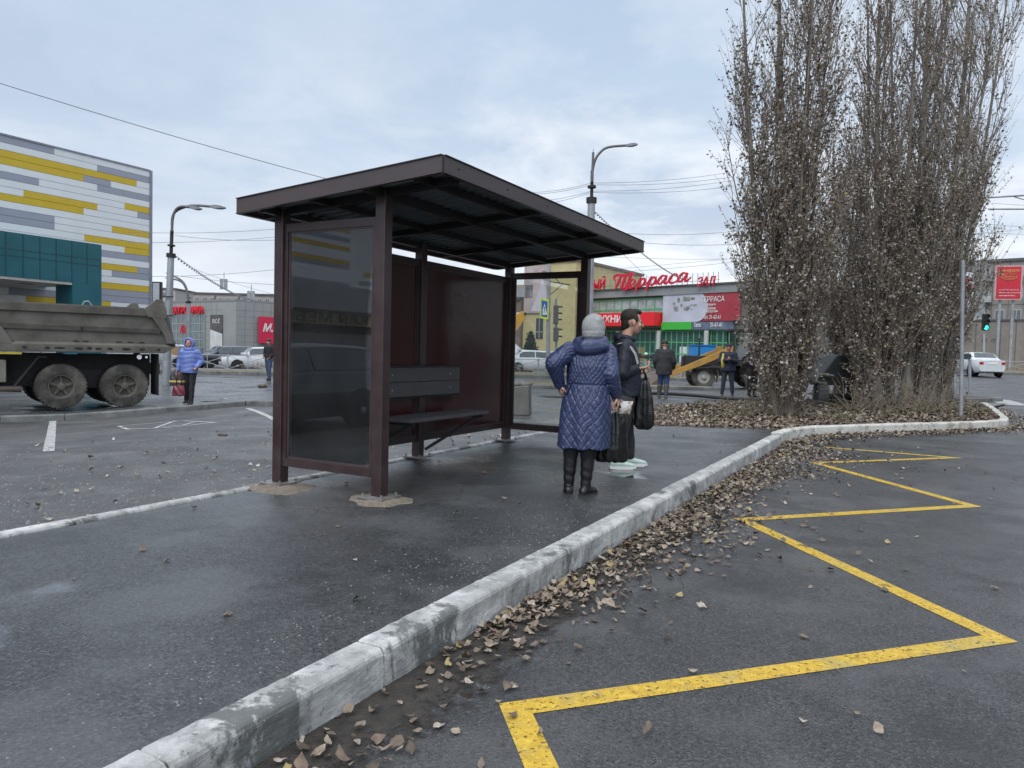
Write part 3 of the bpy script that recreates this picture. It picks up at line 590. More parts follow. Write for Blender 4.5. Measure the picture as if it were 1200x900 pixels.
# grass tufts in the bed
def tufts(name, centers, mat, label, h=(.08, .22), blades=14, spread=.12):
    mb = MB()
    for c in centers:
        for _ in range(blades):
            a = random.uniform(0, 6.28); r = random.uniform(0, spread); b = Vector((c[0] + math.cos(a) * r, c[1] + math.sin(a) * r, c[2])); t = random.uniform(0, 6.28); hh = random.uniform(*h); w = .006
            e = b + Vector((math.cos(t) * hh * .6, math.sin(t) * hh * .6, hh)); s_ = Vector((-math.sin(t), math.cos(t), 0)) * w
            mid = b.lerp(e, .5) + Vector((0, 0, hh * .15)); mb.add([b - s_, b + s_, mid + s_ * .7, mid - s_ * .7, e], [(0, 1, 2, 3), (3, 2, 4)])
    o = mb.build(name, mat, fix=False); tag(o, label, 'grass', kind='stuff'); return o
tufts('bed_grass', poly_pts(BED, 110, .13, lambda x, y: 1.0 if y > 15.5 else .15), pmat('tuft_green', (.10, .12, .045), .8, 0, .4, 3), 'sparse green and straw grass among the leaves under the poplars')
tufts('dry_weeds', [tuple(Vector((x, y, gz(x, y) + .14))) for x, y in [(random.uniform(-9, 14), 0) for _ in range(0)]] + [(x, 40.9 + (x * .12) + random.uniform(-.6, 1.6), .2) for x in np.linspace(-14, 13, 260)], pmat('straw', (.26, .20, .12), .9, 0, .4, 3), 'dry weeds along the strip below the street fence', (.15, .5), 8, .25)
tufts('straw_grass', [(x, y, gz(x, y) + .1) for x, y in ((random.uniform(20, 75), random.uniform(50, 84)) for _ in range(1500)) if y > 59 - x * .12], pmat('straw', (.26, .20, .12)), 'tall straw coloured grass in front of the concrete garages', (.3, .9), 7, .4)

# ------------------------------------------------------------------ bus shelter
ZP = PZ
SH = thing('bus_shelter', 'dark brown steel bus shelter with corrugated roof on the wet platform', 'bus shelter', LC(6.87, -4.4, ZP), math.pi / 2 - YAW)
# local frame: x along L, y = -C direction (away from the road), origin at centre
def sl(l, c, z): return Vector((l - 6.87, -(c + 4.4), z - ZP))
def sbox(mb, l0, l1, c0, c1, z0, z1):
    a, b = sl(l0, c0, z0), sl(l1, c1, z1); return mb.box(min(a.x, b.x), max(a.x, b.x), min(a.y, b.y), max(a.y, b.y), min(a.z, b.z), max(a.z, b.z))
L1, L2, L3 = 4.78, 6.85, 8.90; CB, CF = -4.95, -3.83
def roof_z(c): return 2.62 + (c + 5.3) / 2.22 * .16        # top of sheet
for l, c in ((L1, CB), (L2, CB), (L3, CB), (L1, CF), (L3, CF)):
    mb = MB(); hp = .05; sbox(mb, l - hp, l + hp, c - hp, c + hp, ZP + .035, roof_z(c) - .06); p = mb.build('post', M_BROWN, SH, bevel=.006)
    mb = MB(); sbox(mb, l - .13, l + .13, c - .13, c + .13, ZP + .022, ZP + .034); 
    for a in (-1, 1):
        for b_ in (-1, 1): v = sl(l + a * .095, c + b_ * .095, ZP + .03); mb.cyl(v, v + Vector((0, 0, .03)), .011, n=6)
    mb.build('base_plate', pmat('raw_plate', (.25, .245, .24), .5, .4, .3, 8, dirt=(.2, .16, .12), dirt_amt=.5), p)
# roof: corrugated sheet with fascia and rafters
def roof():
    mb = MB(); l0, l1, c0, c1 = 4.53, 8.92, -5.18, -3.10; n = 420; rows = []
    for c in (c0, c1):
        for dz in (0,):
            rows.append([sl(l0 + (l1 - l0) * k / n, c, roof_z(c) - .035 + .013 * max(-.75, min(.75, 1.6 * math.sin(2 * math.pi * (l1 - l0) * k / n / .125)))) for k in range(n + 1)])
    mb.add(rows[0] + rows[1], [(k, k + 1, n + 2 + k, n + 1 + k) for k in range(n)])
    o = mb.build('roof_sheet', M_CORR, SH, smooth=False, fix=False); s = o.modifiers.new('t', 'SOLIDIFY'); s.thickness = .003
    mb = MB()       # fascias
    def plate(la, ca, lb, cb, th=.02, h=.115):
        p, q = Vector(sl(la, ca, roof_z(ca) + .02)), Vector(sl(lb, cb, roof_z(cb) + .02))
        for a in (p, q): pass
        d = (q - p).normalized(); nrm = Vector((-d.y, d.x, 0)).normalized() * th / 2
        vs = [p - nrm, p + nrm, q + nrm, q - nrm]; mb.prism(vs, (0, 0, -h))
        # turned lip below and cap on top
        vs = [p - nrm * 2.2 + Vector((0, 0, .004)), p + nrm * 2.2 + Vector((0, 0, .004)), q + nrm * 2.2 + Vector((0, 0, .004)), q - nrm * 2.2 + Vector((0, 0, .004))]; mb.prism(vs, (0, 0, .006))
        vs = [v - Vector((0, 0, h + .012)) for v in vs]; mb.prism(vs, (0, 0, .005))
    plate(4.5, -5.2, 4.5, -3.08); 
    mb.build('fascia', M_BROWNL, SH)
    mb = MB(); plate(4.512, -3.08, 8.938, -3.08); mb.build('fascia', M_BROWNL, SH)
    mb = MB(); plate(8.95, -3.08, 8.95, -5.2); mb.build('fascia', M_BROWNL, SH)
    mb = MB(); plate(8.938, -5.2, 4.512, -5.2); mb.build('fascia', M_BROWNL, SH)
    mb = MB()
    def bm_(la, ca, lb, cb, w, h, dz=0):
        mb.beam(sl(la, ca, roof_z(ca) - .055 - h / 2 - dz), sl(lb, cb, roof_z(cb) - .055 - h / 2 - dz), w, h)
    bm_(4.55, CB, 8.92, CB, .06, .06, .0); bm_(4.55, CF, 8.92, CF, .06, .06, 0); bm_(4.55, -4.4, 8.95, -4.4, .05, .05); bm_(4.55, -3.35, 8.95, -3.35, .05, .05, .0)
    mb.build('purlins', M_BLACK, SH)
    mb = MB()
    for l in (L1, 6.15, 7.55, L3): bm_(l, -5.15, l, -3.13, .05, .055, .003)
    mb.build('rafters', M_BLACK, SH)
    for l in np.arange(4.7, 9.1, .75): mb = MB(); v = sl(l, -3.069, roof_z(-3.08) - .035); mb.cyl(v, v + Vector((0, -.006, 0)), .006, n=6); mb.build('screw', M_BLACK, SH)
roof()
ZB, ZT = ZP + .18, 2.42       # bottom and top of the frames
def frame_panel(l0, c0, l1, c1, mat, name, glass=True, top=ZT, bottom=ZB, w=.07, d=.05):
    a, b = sl(l0, c0, 0), sl(l1, c1, 0); dv = (b - a).normalized(); a = a + dv * .05; b = b - dv * .05
    z0, z1 = bottom - ZP, top - ZP; fm = MB()
    def bar(p, q): fm.beam(p, q, d, w)
    fm.beam(Vector((a.x, a.y, z0 + w / 2)), Vector((b.x, b.y, z0 + w / 2)), d, w); fm.beam(Vector((a.x, a.y, z1 - w / 2)), Vector((b.x, b.y, z1 - w / 2)), d, w)
    for e, s_ in ((a, 1), (b, -1)):
        q = e + dv * s_ * .02; fm.beam(Vector((q.x, q.y, z0 + w)), Vector((q.x, q.y, z1 - w)), d, .04, up=dv)
    f = fm.build('panel_frame', M_BROWN, SH)
    # glazing bead
    gm = MB()
    for z in (z0 + w + .008, z1 - w - .008): gm.beam(Vector((a.x, a.y, z)) + dv * .04, Vector((b.x, b.y, z)) - dv * .04, .022, .016)
    for e, s_ in ((a, 1), (b, -1)):
        q = e + dv * s_ * .048; gm.beam(Vector((q.x, q.y, z0 + w)), Vector((q.x, q.y, z1 - w)), .022, .016, up=dv)
    gm.build('bead', M_BROWNL, f)
    pm = MB(); pm.beam(Vector((a.x, a.y, (z0 + z1) / 2)) + dv * .04, Vector((b.x, b.y, (z0 + z1) / 2)) - dv * .04, .006, z1 - z0 - 2 * w)
    return pm.build(name, mat, f)
G_SH = glass_mat('shelter_glass', (.90, .91, .91), .015, .95)
frame_panel(L1, CB, L1, CF, G_SH, 'glass_pane', top=2.46)
frame_panel(L3, CB, L3, CF, glass_mat('clear_glass', (.93, .95, .94), .01, .99), 'glass_pane', top=2.46)
frame_panel(L1, CB, L2, CB, M_MAROON, 'back_panel', top=2.40, bottom=ZP + .20)
frame_panel(L2, CB, L3, CB, M_MAROON, 'back_panel', top=2.40, bottom=ZP + .20)
# bench: seat on brackets, two-board backrest
def bench():
    l0, l1 = 6.0, 7.53
    mb = MB(); sbox(mb, l0, l1, CB + .13, CB + .52, ZP + .495, ZP + .535); st = mb.build('seat', M_WOODC, SH, bevel=.006)
    for z0 in (.725, .885):
        mb = MB(); sbox(mb, l0 - .0, l1 - .03, CB + .10, CB + .125, ZP + z0, ZP + z0 + .155); bb = mb.build('backrest_board', M_WOODC, SH, bevel=.004)
        for l in (l1 - .24, l0 + .2): sb = MB(); v = sl(l, CB + .125, ZP + z0 + .077); sb.cyl(v, v + Vector((0, -.006, 0)), .011, n=8); sb.build('bolt', M_GALV, bb)
    mb = MB(); sbox(mb, l0 - .02, l1 - .0, CB + .095, CB + .135, ZP + 1.042, ZP + 1.06); sbox(mb, l0 - .02, l1 - .0, CB + .06, CB + .10, ZP + .70, ZP + .72); mb.build('backrest_rail', M_BLACK, SH)
    for l in (6.08, 7.42):
        mb = MB(); mb.beam(sl(6.93 if l > 7 else l, CB + .04, ZP + .10 if l > 7 else ZP + .25), sl(l, CB + .46, ZP + .475), .03, .03); mb.beam(sl(l, CB + .02, ZP + .478), sl(l, CB + .50, ZP + .478), .033, .033); mb.build('bracket', M_BLACK, SH)
bench()
# sand heaps at the front posts
def heap(c, r, h, label):
    mb = MB(); n = 26; rings = []
    for k in range(7):
        t = k / 6; ring = []
        for i in range(n):
            a = 6.283 * i / n; rr = r * t * (1 + .13 * math.sin(3 * a + c[0]) + .07 * math.sin(7 * a)) ; ring.append(Vector((math.cos(a) * rr * 1.25, math.sin(a) * rr, h * (1 - t ** 1.7) + random.uniform(-.003, .003) * (t < .95) - (.004 if k == 6 else 0))))
        rings.append(ring)
    mb.loft(rings, caps=False); o = mb.build('sand_heap', M_SAND, loc=c, smooth=True, rotz=-YAW); tag(o, label, 'sand heap')
heap(LC(L1 - .02, CF + .02, ZP + .0), .235, .03, 'low heap of damp sand around the front corner post of the shelter')
heap(LC(L1 - .1, CB + .1, ZP + .0), .27, .025, 'flat smear of sand at the rear corner post of the shelter')

# ------------------------------------------------------------------ buildings
class Facade:
    """vertical plane through P (x,y) with unit direction u to the right as seen from the camera; local x along u, local y = away, z up"""
    def __init__(s, px0, Y0, px1, Y1, zbase=None):
        a, b = at(px0, 420, Y0), at(px1, 420, Y1); s.P = Vector((a.x, a.y, 0)); s.u = Vector((b.x - a.x, b.y - a.y, 0)).normalized(); s.len = (b - a).xy.length
        s.ang = math.atan2(s.u.y, s.u.x); s.base = gz(s.P.x, s.P.y) if zbase is None else zbase
    def sz(s, px, py, off=0.0):
        dx, dy, dz = ray(px, py); n = Vector((-s.u.y, s.u.x)); P = Vector((s.P.x, s.P.y)) + n * off
        t = P.dot(n) / (dx * n.x + dy * n.y); q = Vector((dx * t, dy * t)); return (q - Vector((s.P.x, s.P.y))).dot(Vector((s.u.x, s.u.y))), CAMZ + dz * t - s.base
    def empty(s, name, label, cat, group=None): return thing(name, label, cat, (s.P.x, s.P.y, s.base), s.ang, group)
    def rect(s, pa, pb, off=0.0):
        (a, b), (c, d) = s.sz(*pa, off), s.sz(*pb, off); return min(a, c), max(a, c), min(b, d), max(b, d)
def fbox(s0, s1, z0, z1, y0, y1, name, mat, parent, bevel=0):
    mb = MB(); mb.box(s0, s1, y0, y1, z0, z1); return mb.build(name, mat, parent, bevel=bevel)
def mt_(x, y, z): return Matrix.Translation((x, y, z))

# --- shopping centre with white, grey and yellow cladding (its facade runs on past the camera, to the left)
M_CLADW = pmat('white_cladding', (.70, .72, .73), .35, 0, .035, 1.5)
M_CLADG = pmat('grey_cladding', (.30, .32, .38), .35, 0, .05, 1.5)
M_CLADY = pmat('yellow_cladding', (.58, .40, .02), .4, 0, .05, 1.5)
M_TEAL = pmat('teal_cladding', (.012, .105, .130), .35, 0, .10, .9, rvar=.3)
def mall():
    C0 = -40.8; Lc = 28.9
    org = LC(Lc, C0); e = thing('shopping_centre', 'tall windowless shopping centre clad in white, grey and yellow strips', 'building', (org.x, org.y, -.3), math.pi / 2 - YAW)
    # local x = +L, y = -C (away). right corner at x=0
    fac = Facade(176, 45, 0, 37.8)   # only for pixel -> plane conversion along the same line
    n = Vector((LY, -LX)); 
    def lz(px, py):
        dx, dy, dz = ray(px, py); t = C0 / (dx * LY - dy * LX); return (dx * LX + dy * LY) * t - Lc, CAMZ + dz * t + .3
    ztop = lz(176, 201)[1]; H = ztop; row = ztop / 33.0; X0 = -95
    mb = MB(); mb.box(X0, 0, 0.06, 60, 0, H - .05); mb.build('wall', M_CLADG, e)
    # horizontal cladding strips: every course is a board with its own run of colours
    stripes = {}   # (row) -> list of (x0,x1,colour)
    def run(pxa, pxb, py_top_at_b, nrow, col):
        xa, _ = lz(pxa, 300); xb, _ = lz(pxb, 300); zt = lz(pxb, py_top_at_b)[1]; r0 = round((H - zt) / row)
        for k in range(nrow): stripes.setdefault(r0 + k, []).append((xa, xb, col))
    Y, G = 1, 2
    run(-60, 64, 174.5, 1, G); run(-90, 98, 194, 2, Y); run(98, 160, 215, 1, Y); run(114, 175, 205, 1, G); run(-50, 130, 213, 1, G); run(114, 175, 231, 1, G)
    run(-70, 46, 211, 1, G); run(-30, 28, 232, 1, Y); run(28, 98, 236, 2, Y); run(98, 114, 240, 1, Y); run(146, 175, 241, 1, Y); run(161, 175, 248, 1, G)
    run(-40, 64, 250, 2, G); run(131, 175, 270, 1, Y); run(99, 175, 285, 1, Y); run(146, 175, 297, 1, Y); run(100, 146, 298, 1, G); run(100, 175, 304, 1, G)
    run(100, 161, 311, 1, Y); run(161, 175, 314, 1, G); run(131, 175, 325, 1, G); run(100, 175, 336.5, 1, Y); run(100, 146, 330, 1, G) if False else None; run(100, 175, 344, 2, G)
    run(10, 95, 343, 1, G); run(30, 95, 350, 1, Y); run(100, 130, 357, 1, Y)
    rnd = random.Random(5)
    for r in range(0, 33):
        for x in range(-90, -42, 12):
            if rnd.random() < .55: w = rnd.uniform(4, 11); stripes.setdefault(r, []).append((x, x + w, rnd.choice((Y, G, G)))) 
            if rnd.random() < .2: stripes.setdefault(r + 1, []).append((x, x + 8, Y))
    bw, bg, by = MB(), MB(), MB()
    for r in range(33):
        z1 = H - r * row; z0 = z1 - row + .018
        segs = sorted([(max(a, X0), min(b, -.12), c) for a, b, c in stripes.get(r, [])]); cur = X0
        for a, b, c in segs:
            a = max(a, cur)
            if b <= a: continue
            if a > cur + .01: bw.box(cur, a - .004, 0, .05, z0, z1)
            (by if c == Y else bg).box(a, b - .004, -.001, .05, z0, z1); cur = b
        if cur < -.12: bw.box(cur, -.12, 0, .05, z0, z1)
    bw.build('white_strips', M_CLADW, e); bg.build('grey_strips', M_CLADG, e); by.build('yellow_strips', M_CLADY, e)
    mb = MB(); mb.box(-.12, .05, -.05, .3, 0, H + .06); mb.box(X0, -.12, -.05, .3, H, H + .09); mb.build('edge_trim', pmat('trim_grey', (.22, .23, .27), .5), e)
    # teal entrance block with a pale soffit and one leg
    def tz(px, py, C=-36.0):
        dx, dy, dz = ray(px, py); t = C / (dx * LY - dy * LX); return (dx * LX + dy * LY) * t - Lc, CAMZ + dz * t + .3
    yF = 40.8 - 36.0; x1, zt = tz(119, 287); x0l, zb = tz(85, 334); xleg = x0l; XL = -26
    t = MB(); t.box(XL, x1, -yF, -.02, zb + .12, zt); t.build('entrance_block', M_TEAL, e)
    t = MB(); t.box(xleg, x1, -yF, -yF + 1.4, 0, zb + .12 - .003); t.build('entrance_leg', M_TEAL, e)
    s = MB(); s.box(XL, xleg - .01, -yF + .02, -.05, zb, zb + .118); sf = s.build('soffit', pmat('pale_soffit', (.42, .40, .37), .6), e)
    for k in range(7):
        d = MB(); cx = xleg - 1.1 - k * 1.9; d.cyl((cx, -yF / 2 - .6, zb - .015), (cx, -yF / 2 - .6, zb - .003), .34, n=20); d.build('downlight', pmat('downlight_ring', (.06, .055, .05), .5), sf)
    # panel joints
    j = MB(); wd = (x1 - tz(27, 300)[0]) / 5.0
    zz = [tz(119, v)[1] for v in (305, 312)]
    for k in range(1, 12): j.box(x1 - k * wd - .02, x1 - k * wd + .02, -yF - .012, -yF - .002, zb + .13, zt - .01)
    for z in zz: j.box(XL, x1 - .01, -yF - .010, -yF - .001, z - .015, z + .015)
    j.build('panel_joints', pmat('teal_joint', (.006, .05, .065), .5), e)
    # long low shop front further along the same wall
    m2 = MB(); m2.box(-92, -29, -6.5, -.02, 0, 3.1); m2.build('shop_front', pmat('shop_brown', (.10, .085, .075), .5), e)
    m2 = MB(); m2.box(-92.5, -28.5, -8.4, -.03, 4.0, 5.6); m2.build('canopy', pmat('canopy_grey', (.30, .31, .33), .4), e)
    m2 = MB(); m2.box(-92.3, -28.7, -8.0, -.04, 3.12, 3.98); m2.build('sign_band', pmat('sign_yellow', (.36, .30, .13), .5), e)
    ink = pmat('sign_ink', (.02, .02, .02), .5)
    text('МЯГКАЯ МЕБЕЛЬ', 13, .62, .05, ink, parent=e, mt=mt_(-62, -8.01, 3.24)); text('- ОТ 9 ДО 20', 11, .62, .05, ink, parent=e, mt=mt_(-46, -8.01, 3.24))
    text('МЕБЕЛЬ', 5.5, .9, .06, pmat('sign_orange', (.55, .16, .03), .5), parent=e, mt=mt_(-56, -.04, 6.4))
    m2 = MB(); m2.box(-91, -30, -6.54, -6.51, .5, 2.6); m2.build('shop_glazing', M_WIN, e)
mall()

# --- grey electronics shop
def eshop():
    f = Facade(150, 92, 268, 80, -.3); e = f.empty('electronics_shop', 'low grey panel clad electronics shop with a red lettered sign', 'building')
    s1, zt = f.sz(268, 353); s0 = f.sz(180, 358)[0]
    g = pmat('grey_tile_cladding', (.30, .31, .30), .5, 0, .08, .6)
    # outline with a corner at px 268: second face runs to the right, slightly receding
    q = Facade(268, 80, 345, 86, -.3); c2 = (q.u.xy * 32); inv = Matrix.Rotation(-f.ang, 2); r = inv @ Vector((c2.x, c2.y))
    base = [(-6, 0), (s1 - 1.2, 0), (s1 - .3, .12), (s1 + .6, .5), (s1 + r.x, r.y), (s1 + r.x - 5, 42), (-6, 42)]
    mb = MB(); mb.prism([Vector((x, y, 0)) for x, y in base], (0, 0, zt)); w = mb.build('wall', g, e)
    mb = MB(); mb.prism([Vector((x * 1.0, y - .04, zt)) for x, y in base], (0, 0, .22)); mb.build('parapet', pmat('parapet_grey', (.22, .225, .22), .5), e)
    # joints on both faces
    j = MB()
    for k in range(1, 40):
        x = s1 - 1.2 - k * 1.0
        if x > -6: j.box(x - .015, x + .015, -.012, -.002, 0, zt - .02)
    for k in range(1, 9): j.box(-6, s1 - 1.2, -.011, -.001, k * .68 - .012, k * .68 + .012)
    A = Vector((s1 + .6, .5, 0)); B = Vector((s1 + r.x, r.y, 0)); d = (B - A).normalized(); nn = Vector((d.y, -d.x, 0))
    for k in range(1, 30): p = A + d * k * 1.05 + nn * .006; j.beam(p + Vector((0, 0, .01)), p + Vector((0, 0, zt - .03)), .03, .012, up=nn)
    for k in range(1, 9): j.beam(A + nn * .005 + Vector((0, 0, k * .68)), B + nn * .005 + Vector((0, 0, k * .68)), .012, .024)
    j.build('panel_joints', pmat('joint_dark', (.17, .175, .17), .6), e)
    a = f.rect((203, 370), (240, 414)); gl = MB(); gl.box(a[0], a[1], -.03, .0, .4, a[3]); gw = gl.build('glazing', window_mat('blueish_glass', (.10, .15, .16), .08), e)
    mm = MB()
    for k in range(8): x = a[0] + (a[1] - a[0]) * k / 7; mm.box(x - .05, x + .05, -.07, -.031, .4, a[3])
    for k in range(6): z = .4 + (a[3] - .4) * k / 5; mm.box(a[0], a[1], -.06, -.032, z - .04, z + .04)
    mm.build('mullions', pmat('mullion', (.34, .35, .35), .5), gw)
    red = pmat('sign_red', (.58, .012, .03), .4, emit=((.6, .02, .03), .12))
    b = f.rect((195, 360), (240, 367.5)); text('ЭЛЕКТРОНИКА', b[1] - b[0], b[3] - b[2], .2, red, parent=e, mt=mt_(b[0], -.1, b[2]), offset=.02)
    c = f.rect((212, 376), (222, 391)); text('М', (c[1] - c[0]) * .8, (c[3] - c[2]) * .7, .05, red, parent=gw, mt=mt_(c[0], -.12, c[2]), shear=.3)
    # narrow poster
    p = f.rect((247, 369), (261, 414)); pm = MB(); pm.box(p[0], p[1], -.06, -.0, p[2], p[3]); po = pm.build('poster', pmat('poster_dark', (.09, .085, .08), .5, 0, .6, .9), e)
    pm = MB(); W = p[1] - p[0]; Hh = p[3] - p[2]
    pm.prism([Vector((p[0], -.062, p[2])), Vector((p[1], -.062, p[2])), Vector((p[1], -.062, p[2] + Hh * .5)), Vector((p[0], -.062, p[2] + Hh * .62))], (0, -.004, 0)); pm.build('poster_sheet', pmat('poster_white', (.60, .61, .60), .5, 0, .2, 1.5), po)
    text('ВСЁ', W * .6, Hh * .13, .02, M_WHITE, parent=po, mt=mt_(p[0] + W * .2, -.065, p[2] + Hh * .78))
    # red billboard on the right face
    x0, x1 = [(Vector(((at(px, 400, q.P.y)).x, 0)).x) for px in (299, 330)]
    qa = q.rect((299, 371), (338, 403)); ee = thing('wall_sign', 'bright red sign with white lettering on the grey shop wall', 'sign', (q.P.x, q.P.y, -.3), q.ang)
    mb = MB(); mb.box(qa[0], qa[1] + 3.5, -.9, -.72, qa[2], qa[3]); bd = mb.build('board', pmat('billboard_red', (.62, .02, .07), .45), ee)
    for xx in (qa[0] + .3, qa[1] + 3.1): mb = MB(); mb.box(xx - .06, xx + .06, -.72, .6, qa[2] + .5, qa[2] + .62); mb.build('bracket', M_BLACK, ee)
    text('м.', 1.25, .95, .03, M_WHITE, parent=bd, mt=mt_(qa[0] + .4, -.905, qa[2] + 1.25), shear=.35, offset=.02); text('ВИДЕО', 4.4, .85, .03, M_WHITE, parent=bd, mt=mt_(qa[0] + 1.8, -.905, qa[2] + 1.25), offset=.02)
    lw = q.rect((299, 405), (338, 414)); mb = MB(); mb.box(lw[0], lw[1] + 5, -.74, -.70, .3, lw[3]); g2 = mb.build('shop_window', window_mat('blueish_glass'), e); g2.parent = ee
    # roof clutter: chimneys and small vents
    for px, w_, h_ in ((215, .25, 1.0), (243, .25, .9), (300, .5, .6), (312, .5, .7)):
        s = f.sz(min(px, 262), 355)[0] if px < 268 else s1 + (px - 268) * .105
        mb = MB(); mb.cyl((s, 4 if px < 268 else 7, zt + .22), (s, 4 if px < 268 else 7, zt + .22 + h_), w_ / 2, n=8); mb.build('vent_pipe', pmat('vent_rust', (.16, .10, .075), .7), e)
eshop()

def slab_block(name, label, f, px0, px1, ptop, depth, col, floors, bays, group=None, win=(.6, .5), roofc=(.09, .09, .09), z0=0.0, balcony=False, shift=0):
    """flat roofed block of flats with window grid"""
    e = f.empty(name, label, 'building', group); s0, s1 = f.sz(px0, 400)[0], f.sz(px1, 400)[0]; H = f.sz(ptop[0], ptop[1])[1]
    fbox(s0, s1, 0, H, 0, depth, 'wall', col, e); fbox(s0 - .3, s1 + .3, H, H + .35, -.3, depth + .3, 'roof', pmat('roof_dark', roofc, .7), e)
    fh = H / floors; bw_ = (s1 - s0) / bays; wf = pmat('window_frame_white', (.45, .46, .46), .5)
    for r in range(floors):
        for b in range(bays):
            x = s0 + (b + .5) * bw_; z = fh * (r + .52); w, h = bw_ * win[0] / 2, fh * win[1] / 2
            m = MB(); m.box(x - w, x + w, -.05, -.01, z - h, z + h); wi = m.build('window', wf, e)
            m = MB(); m.box(x - w + .08, x - .04, -.07, -.052, z - h + .08, z + h - .08); m.box(x + .04, x + w - .08, -.07, -.052, z - h + .08, z + h - .08); m.build('pane', M_WIN, wi)
            if balcony and b % 3 == 1 and r > 0:
                m = MB(); m.box(x - bw_ * .5, x + bw_ * .5, -1.1, -.08, z - h - .5, z - h + .35); m.build('balcony', pmat('balcony_panel', (.33, .34, .33), .6, 0, .25, .5), e)
    return e, s0, s1, H
fb = Facade(150, 165, 335, 165, 0)
slab_block('apartment_block', 'long distant block of flats behind the grey electronics shop', fb, 226, 345, (300, 346), 14, pmat('brick_grey', (.30, .27, .25), .8, 0, .15, .3), 4, 13)
fb = Facade(150, 190, 335, 190, 0)
slab_block('apartment_block', 'pale distant house end between the mall and the leaning lamp post', fb, 188, 205, (195, 339), 14, pmat('house_pale', (.36, .34, .33), .8), 5, 2)
# white hoarding at the mall corner
f = Facade(177, 60, 190, 60, -.25); e = f.empty('advert_stand', 'pale back lit panel in a dark frame at the corner of the shopping centre', 'sign'); a = f.rect((177.5, 330), (188.5, 358))
fbox(a[0], a[1], a[2], a[3], 0, .3, 'frame', M_BLACK, e); fbox(a[0] + .12, a[1] - .12, a[2] + .1, a[3] - .1, -.02, -.003, 'panel', pmat('panel_pale', (.42, .46, .48), .4), e); fbox(a[0] + .3, a[0] + .5, 0, a[2], .05, .25, 'pole', M_POLE, e)

